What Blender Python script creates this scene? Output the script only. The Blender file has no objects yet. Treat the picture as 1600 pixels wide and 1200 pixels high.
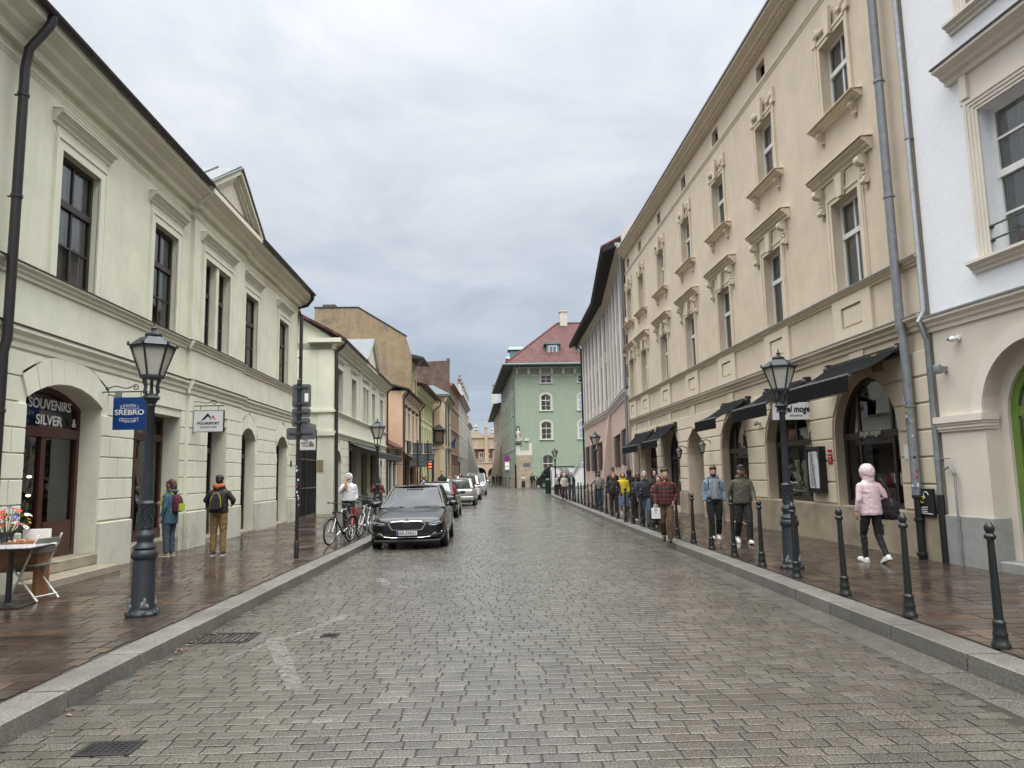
import bpy, bmesh, math, random
from math import sin, cos, pi, sqrt, radians, atan2
from mathutils import Vector, Matrix, noise
random.seed(7)
scn = bpy.context.scene
col = scn.collection
# ------------------------------------------------------------ camera
F_PX = 1130.0; CAM_H = 1.62
UP = Vector((-185., 9100., -1130.)).normalized()
_f0 = Vector((-50., -142., -1130.))
FW = (_f0 - UP * _f0.dot(UP)).normalized()
RT = FW.cross(UP)
cam = bpy.data.objects.new('camera', bpy.data.cameras.new('camera')); col.objects.link(cam)
cam.data.sensor_width = 36.0; cam.data.lens = F_PX / 1600 * 36
cam.data.clip_start = 0.05; cam.data.clip_end = 3000
cam.matrix_world = Matrix(((RT[0], RT[1], RT[2], 0), (FW[0], FW[1], FW[2], 0), (UP[0], UP[1], UP[2], CAM_H), (0, 0, 0, 1)))
scn.camera = cam
def ray(px, py):
 c = Vector((px - 800., 600. - py, -F_PX))
 return Vector((c.dot(RT), c.dot(FW), c.dot(UP)))
def G(px, py, z=0.12):
 """ground point seen at a photo pixel"""
 r = ray(px, py); t = (z - CAM_H) / r.z
 return Vector((r.x * t, r.y * t, z))
def AT(px, py, Y):
 """point seen at a photo pixel at street distance Y"""
 r = ray(px, py); t = Y / r.y
 return Vector((r.x * t, Y, CAM_H + r.z * t))
# ------------------------------------------------------------ sky and sun
EL, AZ = radians(48), radians(172)
w = bpy.data.worlds.new("World"); scn.world = w; w.use_nodes = True
nt = w.node_tree; nt.nodes.clear()
def N(tree, t, **k):
 n = tree.nodes.new(t)
 for a, b in k.items(): setattr(n, a, b)
 return n
def LK(tree, a, b): tree.links.new(a, b)
def build_world():
 out = N(nt, 'ShaderNodeOutputWorld')
 sky = N(nt, 'ShaderNodeTexSky', sky_type='NISHITA', sun_disc=False, sun_elevation=EL, sun_rotation=AZ)
 bg1 = N(nt, 'ShaderNodeBackground'); bg1.inputs[1].default_value = 0.06
 LK(nt, sky.outputs[0], bg1.inputs[0])
 tc = N(nt, 'ShaderNodeTexCoord'); sep = N(nt, 'ShaderNodeSeparateXYZ'); LK(nt, tc.outputs['Generated'], sep.inputs[0])
 z = N(nt, 'ShaderNodeMath', operation='MAXIMUM'); LK(nt, sep.outputs[2], z.inputs[0]); z.inputs[1].default_value = 0.0
 za = N(nt, 'ShaderNodeMath', operation='ADD'); LK(nt, z.outputs[0], za.inputs[0]); za.inputs[1].default_value = 0.16
 dv = []
 for i in (0, 1):
  d = N(nt, 'ShaderNodeMath', operation='DIVIDE'); LK(nt, sep.outputs[i], d.inputs[0]); LK(nt, za.outputs[0], d.inputs[1]); dv.append(d)
 cb = N(nt, 'ShaderNodeCombineXYZ'); LK(nt, dv[0].outputs[0], cb.inputs[0]); LK(nt, dv[1].outputs[0], cb.inputs[1])
 n1 = N(nt, 'ShaderNodeTexNoise'); n1.inputs['Scale'].default_value = 1.7; n1.inputs['Detail'].default_value = 7; n1.inputs['Roughness'].default_value = 0.6; n1.inputs['Distortion'].default_value = 0.35
 LK(nt, cb.outputs[0], n1.inputs[0])
 rmp = N(nt, 'ShaderNodeValToRGB'); LK(nt, n1.outputs[0], rmp.inputs[0])
 e = rmp.color_ramp.elements
 e[0].position = 0.36; e[0].color = (0.74, 0.775, 0.82, 1); e[1].position = 0.66; e[1].color = (1.0, 1.0, 1.0, 1)
 # an overcast sky is brighter overhead than at the horizon
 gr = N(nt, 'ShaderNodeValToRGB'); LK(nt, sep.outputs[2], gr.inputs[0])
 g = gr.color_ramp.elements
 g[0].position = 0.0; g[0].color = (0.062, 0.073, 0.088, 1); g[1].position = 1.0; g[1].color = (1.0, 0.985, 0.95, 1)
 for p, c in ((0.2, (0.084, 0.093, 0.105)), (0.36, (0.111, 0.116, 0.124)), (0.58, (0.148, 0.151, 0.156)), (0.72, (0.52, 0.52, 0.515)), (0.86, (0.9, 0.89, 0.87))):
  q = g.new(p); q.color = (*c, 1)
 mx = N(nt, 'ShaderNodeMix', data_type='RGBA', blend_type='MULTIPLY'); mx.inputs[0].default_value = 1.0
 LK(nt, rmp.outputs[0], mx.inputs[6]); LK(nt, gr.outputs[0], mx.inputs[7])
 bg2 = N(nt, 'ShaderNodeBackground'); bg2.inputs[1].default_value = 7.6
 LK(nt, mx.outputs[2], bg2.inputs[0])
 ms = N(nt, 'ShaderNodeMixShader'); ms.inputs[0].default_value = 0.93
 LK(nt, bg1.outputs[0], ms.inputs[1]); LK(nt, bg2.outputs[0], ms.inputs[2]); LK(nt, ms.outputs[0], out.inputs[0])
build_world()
sun = bpy.data.objects.new('sun', bpy.data.lights.new('sun', 'SUN')); col.objects.link(sun)
sun.data.energy = 1.5; sun.data.angle = radians(40); sun.data.color = (1.0, 0.97, 0.93)
# direction to the sun (sky_rotation measured from +Y, clockwise towards +X)
sd = Vector((sin(AZ) * cos(EL), cos(AZ) * cos(EL), sin(EL)))
sun.rotation_euler = sd.to_track_quat('Z', 'Y').to_euler()
vs = scn.view_settings
vs.view_transform = 'Standard'; vs.look = 'None'; vs.exposure = 0.0; vs.gamma = 1.0
scn.cycles.max_bounces = 8
scn.cycles.transparent_max_bounces = 12
scn.cycles.caustics_reflective = False; scn.cycles.caustics_refractive = False
# ------------------------------------------------------------ materials
MATS = {}
def mat(name, c, rough=0.6, metal=0.0, var=0.12, scale=6.0, bump=0.0, bscale=40.0, spec=0.5, streak=0.0, stain=0.0, stain_col=None, coat=0.0, rvar=0.0, fine=0.0):
 """procedural principled material with colour, roughness and relief variation"""
 if name in MATS: return MATS[name]
 m = bpy.data.materials.new(name); m.use_nodes = True; t = m.node_tree
 b = t.nodes['Principled BSDF']
 b.inputs['Roughness'].default_value = rough; b.inputs['Metallic'].default_value = metal
 b.inputs['Specular IOR Level'].default_value = spec
 if coat: b.inputs['Coat Weight'].default_value = coat; b.inputs['Coat Roughness'].default_value = 0.04
 tc = N(t, 'ShaderNodeTexCoord')
 cur = None
 def mixc(a, fac_out, colr, blend='MIX'):
  mx = N(t, 'ShaderNodeMix', data_type='RGBA', blend_type=blend)
  if hasattr(fac_out, 'links'): LK(t, fac_out, mx.inputs[0])
  else: mx.inputs[0].default_value = fac_out
  if hasattr(a, 'links'): LK(t, a, mx.inputs[6])
  else: mx.inputs[6].default_value = (*a, 1)
  if hasattr(colr, 'links'): LK(t, colr, mx.inputs[7])
  else: mx.inputs[7].default_value = (*colr, 1)
  return mx.outputs[2]
 n = N(t, 'ShaderNodeTexNoise'); n.inputs['Scale'].default_value = scale; n.inputs['Detail'].default_value = 6; n.inputs['Roughness'].default_value = 0.62
 LK(t, tc.outputs['Object'], n.inputs[0])
 lo = tuple(x * (1 - var) for x in c); hi = tuple(min(1, x * (1 + var)) for x in c)
 r = N(t, 'ShaderNodeValToRGB'); r.color_ramp.elements[0].position = 0.3; r.color_ramp.elements[1].position = 0.7
 r.color_ramp.elements[0].color = (*lo, 1); r.color_ramp.elements[1].color = (*hi, 1)
 LK(t, n.outputs[0], r.inputs[0]); cur = r.outputs[0]
 if streak:
  mp = N(t, 'ShaderNodeMapping'); mp.inputs['Scale'].default_value = (2.2, 2.2, 0.16); LK(t, tc.outputs['Object'], mp.inputs[0])
  s = N(t, 'ShaderNodeTexNoise'); s.inputs['Scale'].default_value = 1.6; s.inputs['Detail'].default_value = 7; s.inputs['Roughness'].default_value = 0.7; LK(t, mp.outputs[0], s.inputs[0])
  sr = N(t, 'ShaderNodeMapRange'); sr.inputs['From Min'].default_value = 0.5; sr.inputs['From Max'].default_value = 0.78; sr.inputs['To Max'].default_value = streak; LK(t, s.outputs[0], sr.inputs[0])
  cur = mixc(cur, sr.outputs[0], tuple(x * 0.45 for x in c))
 if stain:
  s = N(t, 'ShaderNodeTexNoise'); s.inputs['Scale'].default_value = 1.1; s.inputs['Detail'].default_value = 9; s.inputs['Roughness'].default_value = 0.72; LK(t, tc.outputs['Object'], s.inputs[0])
  sr = N(t, 'ShaderNodeMapRange'); sr.inputs['From Min'].default_value = 0.52; sr.inputs['From Max'].default_value = 0.66; sr.inputs['To Max'].default_value = stain; LK(t, s.outputs[0], sr.inputs[0])
  cur = mixc(cur, sr.outputs[0], stain_col or tuple(x * 0.5 for x in c))
 if fine:
  s = N(t, 'ShaderNodeTexNoise'); s.inputs['Scale'].default_value = 130; s.inputs['Detail'].default_value = 2; LK(t, tc.outputs['Object'], s.inputs[0])
  fr = N(t, 'ShaderNodeMapRange'); fr.inputs['From Min'].default_value = 0.35; fr.inputs['From Max'].default_value = 0.65; fr.inputs['To Min'].default_value = 1 - fine; fr.inputs['To Max'].default_value = 1 + fine; LK(t, s.outputs[0], fr.inputs[0])
  mx = N(t, 'ShaderNodeVectorMath', operation='SCALE'); LK(t, cur, mx.inputs[0]); LK(t, fr.outputs[0], mx.inputs['Scale']); cur = mx.outputs[0]
 LK(t, cur, b.inputs['Base Color'])
 if rvar:
  s = N(t, 'ShaderNodeTexNoise'); s.inputs['Scale'].default_value = 1.3; s.inputs['Detail'].default_value = 5; LK(t, tc.outputs['Object'], s.inputs[0])
  rr = N(t, 'ShaderNodeMapRange'); rr.inputs['From Min'].default_value = 0.35; rr.inputs['From Max'].default_value = 0.65; rr.inputs['To Min'].default_value = max(0.02, rough - rvar); rr.inputs['To Max'].default_value = min(1, rough + rvar); LK(t, s.outputs[0], rr.inputs[0])
  LK(t, rr.outputs[0], b.inputs['Roughness'])
 if bump:
  bn = N(t, 'ShaderNodeTexNoise'); bn.inputs['Scale'].default_value = bscale; bn.inputs['Detail'].default_value = 4; LK(t, tc.outputs['Object'], bn.inputs[0])
  bp = N(t, 'ShaderNodeBump'); bp.inputs['Strength'].default_value = bump; bp.inputs['Distance'].default_value = 0.02; LK(t, bn.outputs[0], bp.inputs['Height']); LK(t, bp.outputs[0], b.inputs['Normal'])
 MATS[name] = m
 return m
def plaster(name, c, **k):
 d = dict(rough=0.85, var=0.06, scale=1.4, bump=0.12, bscale=55, spec=0.25, streak=0.16, fine=0.03); d.update(k)
 return mat(name, c, **d)
def glass(name='window glass', tint=(0.78, 0.8, 0.8), refl=0.06, gcol=1.0):
 if name in MATS: return MATS[name]
 m = bpy.data.materials.new(name); m.use_nodes = True; t = m.node_tree; t.nodes.clear()
 o = N(t, 'ShaderNodeOutputMaterial'); tr = N(t, 'ShaderNodeBsdfTransparent'); tr.inputs[0].default_value = (*tint, 1)
 gl = N(t, 'ShaderNodeBsdfGlossy'); gl.inputs['Roughness'].default_value = 0.015; gl.inputs[0].default_value = (0.95 * gcol, 0.97 * gcol, gcol, 1)
 fr = N(t, 'ShaderNodeFresnel'); fr.inputs[0].default_value = 1.5
 ad = N(t, 'ShaderNodeMath', operation='ADD'); LK(t, fr.outputs[0], ad.inputs[0]); ad.inputs[1].default_value = refl; ad.use_clamp = True
 tc = N(t, 'ShaderNodeTexCoord'); n = N(t, 'ShaderNodeTexNoise'); n.inputs['Scale'].default_value = 2.2; LK(t, tc.outputs['Object'], n.inputs[0])
 bp = N(t, 'ShaderNodeBump'); bp.inputs['Strength'].default_value = 0.04; bp.inputs['Distance'].default_value = 0.05; LK(t, n.outputs[0], bp.inputs['Height']); LK(t, bp.outputs[0], gl.inputs['Normal'])
 mx = N(t, 'ShaderNodeMixShader'); LK(t, ad.outputs[0], mx.inputs[0]); LK(t, tr.outputs[0], mx.inputs[1]); LK(t, gl.outputs[0], mx.inputs[2]); LK(t, mx.outputs[0], o.inputs[0])
 MATS[name] = m
 return m
def emit(name, c, s):
 if name in MATS: return MATS[name]
 m = bpy.data.materials.new(name); m.use_nodes = True; b = m.node_tree.nodes['Principled BSDF']
 b.inputs['Base Color'].default_value = (*c, 1); b.inputs['Emission Color'].default_value = (*c, 1); b.inputs['Emission Strength'].default_value = s
 MATS[name] = m
 return m
def bricks(name, c1, c2, mortar, sx, sz, mort=0.012, rough=0.85, axis='xz', bump=0.4, stain=0.0):
 if name in MATS: return MATS[name]
 m = bpy.data.materials.new(name); m.use_nodes = True; t = m.node_tree; b = t.nodes['Principled BSDF']; b.inputs['Roughness'].default_value = rough
 tc = N(t, 'ShaderNodeTexCoord'); sp = N(t, 'ShaderNodeSeparateXYZ'); LK(t, tc.outputs['Object'], sp.inputs[0])
 cb = N(t, 'ShaderNodeCombineXYZ'); LK(t, sp.outputs['XYZ'.index(axis[0].upper())], cb.inputs[0]); LK(t, sp.outputs['XYZ'.index(axis[1].upper())], cb.inputs[1])
 br = N(t, 'ShaderNodeTexBrick'); br.inputs['Scale'].default_value = 1.0; br.inputs['Brick Width'].default_value = sx; br.inputs['Row Height'].default_value = sz; br.inputs['Mortar Size'].default_value = mort; br.inputs['Mortar Smooth'].default_value = 0.3
 br.inputs['Color1'].default_value = (*c1, 1); br.inputs['Color2'].default_value = (*c2, 1); br.inputs['Mortar'].default_value = (*mortar, 1)
 LK(t, cb.outputs[0], br.inputs[0])
 n = N(t, 'ShaderNodeTexNoise'); n.inputs['Scale'].default_value = 1.2; n.inputs['Detail'].default_value = 8; LK(t, tc.outputs['Object'], n.inputs[0])
 mr = N(t, 'ShaderNodeMapRange'); mr.inputs['From Min'].default_value = 0.3; mr.inputs['From Max'].default_value = 0.7; mr.inputs['To Min'].default_value = 0.72; mr.inputs['To Max'].default_value = 1.2; LK(t, n.outputs[0], mr.inputs[0])
 sc = N(t, 'ShaderNodeVectorMath', operation='SCALE'); LK(t, br.outputs[0], sc.inputs[0]); LK(t, mr.outputs[0], sc.inputs['Scale']); LK(t, sc.outputs[0], b.inputs['Base Color'])
 bp = N(t, 'ShaderNodeBump'); bp.invert = True; bp.inputs['Strength'].default_value = bump; bp.inputs['Distance'].default_value = 0.01; LK(t, br.outputs['Fac'], bp.inputs['Height']); LK(t, bp.outputs[0], b.inputs['Normal'])
 MATS[name] = m
 return m
# ------------------------------------------------------------ mesh helper
XF = None     # extra transform for a second wing of the same house
class MB:
 def __init__(s): s.v = []; s.f = []; s.m = []
 def add(s, vs, fs, m=0):
  o = len(s.v); s.v += [tuple(p) for p in vs]
  for f in fs: s.f.append([i + o for i in f]); s.m.append(m)
 def poly(s, pts, m=0): s.add(pts, [list(range(len(pts)))], m)
 def box(s, x0, x1, y0, y1, z0, z1, m=0):
  s.add([(x0, y0, z0), (x1, y0, z0), (x1, y1, z0), (x0, y1, z0), (x0, y0, z1), (x1, y0, z1), (x1, y1, z1), (x0, y1, z1)],
    [(0, 3, 2, 1), (4, 5, 6, 7), (0, 1, 5, 4), (1, 2, 6, 5), (2, 3, 7, 6), (3, 0, 4, 7)], m)
 def bbox(s, x0, x1, y0, y1, z0, z1, b=0.01, m=0):
  """box whose front, top and sides are chamfered"""
  def rg(d, z): return [(x0 + d, y0 + d, z), (x1 - d, y0 + d, z), (x1 - d, y1 - d, z), (x0 + d, y1 - d, z)]
  s.loft([rg(b, z0), rg(0, z0 + b), rg(0, z1 - b), rg(b, z1)], m=m)
 def loft(s, rings, cap=True, closed=True, m=0):
  o = len(s.v); n = len(rings[0])
  for r in rings: s.v += [tuple(p) for p in r]
  k = n if closed else n - 1
  for i in range(len(rings) - 1):
   for j in range(k):
    a = o + i * n + j; b = o + i * n + (j + 1) % n
    s.f.append([a, b, b + n, a + n]); s.m.append(m)
  if cap:
   s.f.append([o + j for j in range(n)][::-1]); s.m.append(m)
   e = o + (len(rings) - 1) * n
   s.f.append([e + j for j in range(n)]); s.m.append(m)
 def ext(s, pts, vec, m=0):
  """closed polygon pushed along a vector"""
  v = Vector(vec); s.loft([[Vector(p) for p in pts], [Vector(p) + v for p in pts]], m=m)
 def prof(s, x0, x1, pts, m=0):
  """(y, z) profile run along x"""
  s.loft([[(x0, y, z) for y, z in pts], [(x1, y, z) for y, z in pts]], m=m)
 def tube(s, path, r, n=8, cap=True, m=0, flat=1.0):
  P = [Vector(p) for p in path]; R = r if isinstance(r, (list, tuple)) else [r] * len(P)
  T = []
  for i in range(len(P)):
   d = (P[min(i + 1, len(P) - 1)] - P[max(i - 1, 0)]); T.append(d.normalized() if d.length > 1e-9 else Vector((0, 0, 1)))
  u = T[0].orthogonal().normalized(); rings = []
  for i, p in enumerate(P):
   t = T[i]; u = (u - t * u.dot(t))
   u = u.normalized() if u.length > 1e-6 else t.orthogonal().normalized()
   v = t.cross(u)
   rings.append([p + (u * cos(2 * pi * k / n) + v * sin(2 * pi * k / n) * flat) * R[i] for k in range(n)])
  s.loft(rings, cap=cap, m=m)
 def lathe(s, prof, n=16, c=(0, 0, 0), m=0, cap=True, rot=0.0):
  s.loft([[(c[0] + r * cos(2 * pi * k / n + rot), c[1] + r * sin(2 * pi * k / n + rot), c[2] + z) for k in range(n)] for r, z in prof], cap=cap, m=m)
 def ball(s, c, r, nu=10, nv=7, m=0, M=None):
  c = Vector(c); r = r if isinstance(r, (tuple, list)) else (r, r, r); rings = []
  for i in range(nv + 1):
   a = -pi / 2 + pi * i / nv; q = max(cos(a), 0.02); ring = []
   for k in range(nu):
    p = Vector((r[0] * q * cos(2 * pi * k / nu), r[1] * q * sin(2 * pi * k / nu), r[2] * sin(a)))
    if M is not None: p = M @ p
    ring.append(c + p)
   rings.append(ring)
  s.loft(rings, m=m)
 def bar(s, a, b, w, h, m=0, up=(0, 0, 1)):
  """rectangular bar from a to b"""
  a = Vector(a); b = Vector(b); t = (b - a).normalized(); u = Vector(up); u = (u - t * u.dot(t))
  u = u.normalized() if u.length > 1e-5 else t.orthogonal().normalized()
  q = t.cross(u); rg = lambda p: [p + q * w / 2 * i + u * h / 2 * j for i, j in ((-1, -1), (1, -1), (1, 1), (-1, 1))]
  s.loft([rg(a), rg(b)], m=m)
 def split(s, name, mats, parent=None, **k):
  """every separate piece becomes an object of its own"""
  n = len(s.v); p = list(range(n))
  def fd(i):
   while p[i] != i: p[i] = p[p[i]]; i = p[i]
   return i
  for f in s.f:
   for a in f[1:]: p[fd(f[0])] = fd(a)
  g = {}
  for f, m in zip(s.f, s.m): g.setdefault(fd(f[0]), []).append((f, m))
  out = []
  for fs in g.values():
   b = MB(); ix = {}
   for f, m in fs:
    for i in f:
     if i not in ix: ix[i] = len(b.v); b.v.append(s.v[i])
    b.f.append([ix[i] for i in f]); b.m.append(m)
   out.append(b.build(name, mats, parent, **k))
  return out
 def build(s, name, mats, parent=None, smooth=False, label=None, kind=None, recalc=True, sharp=0.7):
  if XF is not None: s.v = [tuple(XF @ Vector(p)) for p in s.v]
  me = bpy.data.meshes.new(name); me.from_pydata(s.v, [], s.f)
  ml = mats if isinstance(mats, (list, tuple)) else [mats]
  for q in ml: me.materials.append(q)
  if len(ml) > 1: me.polygons.foreach_set('material_index', s.m)
  if recalc:
   bm = bmesh.new(); bm.from_mesh(me); bmesh.ops.recalc_face_normals(bm, faces=bm.faces[:]); bm.to_mesh(me); bm.free()
  if smooth:
   me.shade_smooth(); me.set_sharp_from_angle(angle=sharp)
  o = bpy.data.objects.new(name, me); col.objects.link(o)
  if parent is not None: o.parent = parent
  if label: o['label'] = label
  if kind: o['kind'] = kind
  return o
def tag(o, label, cat, group=None):
 o['label'] = label; o['category'] = cat
 if group: o['group'] = group
 return o
def thing(name, label, cat, loc=(0, 0, 0), rz=0.0, group=None):
 o = bpy.data.objects.new(name, None); col.objects.link(o); o.empty_display_size = 0.2
 o.location = loc; o.rotation_euler = (0, 0, rz)
 return tag(o, label, cat, group)
KIDS = {}
def copy_tree(o, parent=None):
 c = o.copy(); col.objects.link(c)
 if parent is not None: c.parent = parent; c.matrix_parent_inverse = o.matrix_parent_inverse
 for ch in list(o.children): copy_tree(ch, c)
 return c
def text(s, size, mat_, parent, name='lettering', loc=(0, 0, 0), rot=(pi / 2, 0, 0), depth=0.004, align='CENTER', sx=1.0, width=None, shear=0.0, bold=0.0, spacing=1.0):
 cu = bpy.data.curves.new(name, 'FONT'); cu.body = s; cu.size = size; cu.align_x = align; cu.align_y = 'CENTER'; cu.extrude = depth; cu.shear = shear; cu.offset = bold; cu.space_character = spacing
 cu.resolution_u = 3
 t = bpy.data.objects.new(name, cu); me = bpy.data.meshes.new_from_object(t)
 bpy.data.objects.remove(t); bpy.data.curves.remove(cu)
 o = bpy.data.objects.new(name, me); col.objects.link(o); me.materials.append(mat_)
 if width:
  xs = [v.co.x for v in me.vertices]; k = width / max(max(xs) - min(xs), 1e-6)
  for v in me.vertices: v.co.x *= k
 elif sx != 1.0:
  for v in me.vertices: v.co.x *= sx
 o.location = loc; o.rotation_euler = rot
 if parent is not None: o.parent = parent
 return o
# ------------------------------------------------------------ ground
def lerp_tab(tab, y):
 if y <= tab[0][0]: return tab[0][1] + (y - tab[0][0]) * (tab[1][1] - tab[0][1]) / (tab[1][0] - tab[0][0])
 for (a, p), (b, q) in zip(tab, tab[1:]):
  if y <= b: return p + (q - p) * (y - a) / (b - a)
 return tab[-1][1]
LK_TAB = [(2, -3.05), (6.5, -2.99), (9.7, -2.88), (12.9, -2.77), (17.2, -2.6), (24, -2.55), (30, -2.5), (40, -2.05), (52, -1.45), (66, -0.95), (90, -0.6), (130, 0.2)]
RK_TAB = [(2, 3.8), (5.2, 3.84), (8.1, 3.88), (13.1, 3.98), (18.9, 4.07), (24, 4.18), (34, 4.45), (45, 4.75), (52, 5.0), (58, 5.5), (62, 6.6)]
def XL(y): return lerp_tab(LK_TAB, y)
def XR(y): return lerp_tab(RK_TAB, y)
def stone_mat(name, c, rough_lo, rough_hi, speck=0.35, patch=0.25, bump=0.25, warm=(1, 1, 1), wscale=0.55):
 m = bpy.data.materials.new(name); m.use_nodes = True; t = m.node_tree; b = t.nodes['Principled BSDF']
 at = N(t, 'ShaderNodeAttribute'); at.attribute_name = 'tint'
 tc = N(t, 'ShaderNodeTexCoord')
 def noise_(s, d, r=0.55):
  n = N(t, 'ShaderNodeTexNoise'); n.inputs['Scale'].default_value = s; n.inputs['Detail'].default_value = d; n.inputs['Roughness'].default_value = r; LK(t, tc.outputs['Object'], n.inputs[0]); return n
 def rng(n, a, b_, lo, hi):
  q = N(t, 'ShaderNodeMapRange'); q.inputs['From Min'].default_value = a; q.inputs['From Max'].default_value = b_; q.inputs['To Min'].default_value = lo; q.inputs['To Max'].default_value = hi; LK(t, n.outputs[0], q.inputs[0]); return q.outputs[0]
 fine = noise_(75, 3); med = noise_(2.2, 6, 0.65); wet = noise_(wscale, 5, 0.6)
 s1 = rng(fine, 0.35, 0.65, 1 - speck, 1 + speck); s2 = rng(med, 0.3, 0.7, 1 - patch, 1 + patch)
 mu = N(t, 'ShaderNodeMath', operation='MULTIPLY'); LK(t, s1, mu.inputs[0]); LK(t, s2, mu.inputs[1])
 sc = N(t, 'ShaderNodeVectorMath', operation='SCALE'); LK(t, at.outputs['Color'], sc.inputs[0]); LK(t, mu.outputs[0], sc.inputs['Scale'])
 LK(t, sc.outputs[0], b.inputs['Base Color'])
 LK(t, rng(wet, 0.36, 0.64, rough_lo, rough_hi), b.inputs['Roughness'])
 b.inputs['Specular IOR Level'].default_value = 0.5
 bn = noise_(70, 4); bp = N(t, 'ShaderNodeBump'); bp.inputs['Strength'].default_value = bump; bp.inputs['Distance'].default_value = 0.006; LK(t, bn.outputs[0], bp.inputs['Height']); LK(t, bp.outputs[0], b.inputs['Normal'])
 return m
M_SETT = stone_mat('wet granite setts', None, 0.07, 0.28, speck=0.55, patch=0.22, bump=0.4)
M_SLAB = stone_mat('wet brown paving slabs', None, 0.06, 0.36, speck=0.25, patch=0.4, bump=0.12, wscale=0.8)
M_KERB = stone_mat('granite kerbstone', None, 0.35, 0.6, speck=0.4, patch=0.22, bump=0.3)
def tiles_object(name, rects, mat_, z, kind, inset=0.004, round_=0.012, drop=0.03, dome=0.0, tilt=0.0):
 """rects: list of (corner quad, colour); every stone is a low block with rounded edges"""
 V, F, C = [], [], []
 for q, c in rects:
  cx = sum(p[0] for p in q) / 4; cy = sum(p[1] for p in q) / 4
  o = len(V); dz = [random.uniform(-tilt, tilt) for _ in range(4)]
  L = min(math.dist(q[0], q[1]), math.dist(q[1], q[2]))
  for d, zz in ((0.0, -drop), (inset, -round_ * 0.35), (inset + round_, 0.0)):
   k = 1 - 2 * d / max(L, 0.03); k = max(k, 0.4)
   ka = 1 - 2 * d / max(math.dist(q[0], q[1]), 0.03); kb = 1 - 2 * d / max(math.dist(q[1], q[2]), 0.03)
   # shrink separately along the two edges
   e1 = ((q[1][0] - q[0][0]) / 2, (q[1][1] - q[0][1]) / 2); e2 = ((q[3][0] - q[0][0]) / 2, (q[3][1] - q[0][1]) / 2)
   for i, (sa, sb) in enumerate(((-1, -1), (1, -1), (1, 1), (-1, 1))):
    bx = q[i][0] - cx - (e1[0] * sa + e2[0] * sb); by = q[i][1] - cy - (e1[1] * sa + e2[1] * sb)
    V.append((cx + bx + e1[0] * sa * ka + e2[0] * sb * kb, cy + by + e1[1] * sa * ka + e2[1] * sb * kb, z + zz + (dz[i] if zz > -drop else 0)))
    C.append(c)
  for r in (0, 4):
   for i in range(4):
    j = (i + 1) % 4; F.append((o + r + i, o + r + j, o + r + 4 + j, o + r + 4 + i))
  F.append((o + 8, o + 9, o + 10, o + 11))
 me = bpy.data.meshes.new(name); me.from_pydata(V, [], F); me.materials.append(mat_)
 a = me.color_attributes.new('tint', 'FLOAT_COLOR', 'POINT')
 a.data.foreach_set('color', [x for c in C for x in (*c, 1.0)])
 ob = bpy.data.objects.new(name, me); col.objects.link(ob); ob['kind'] = kind
 return ob
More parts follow.
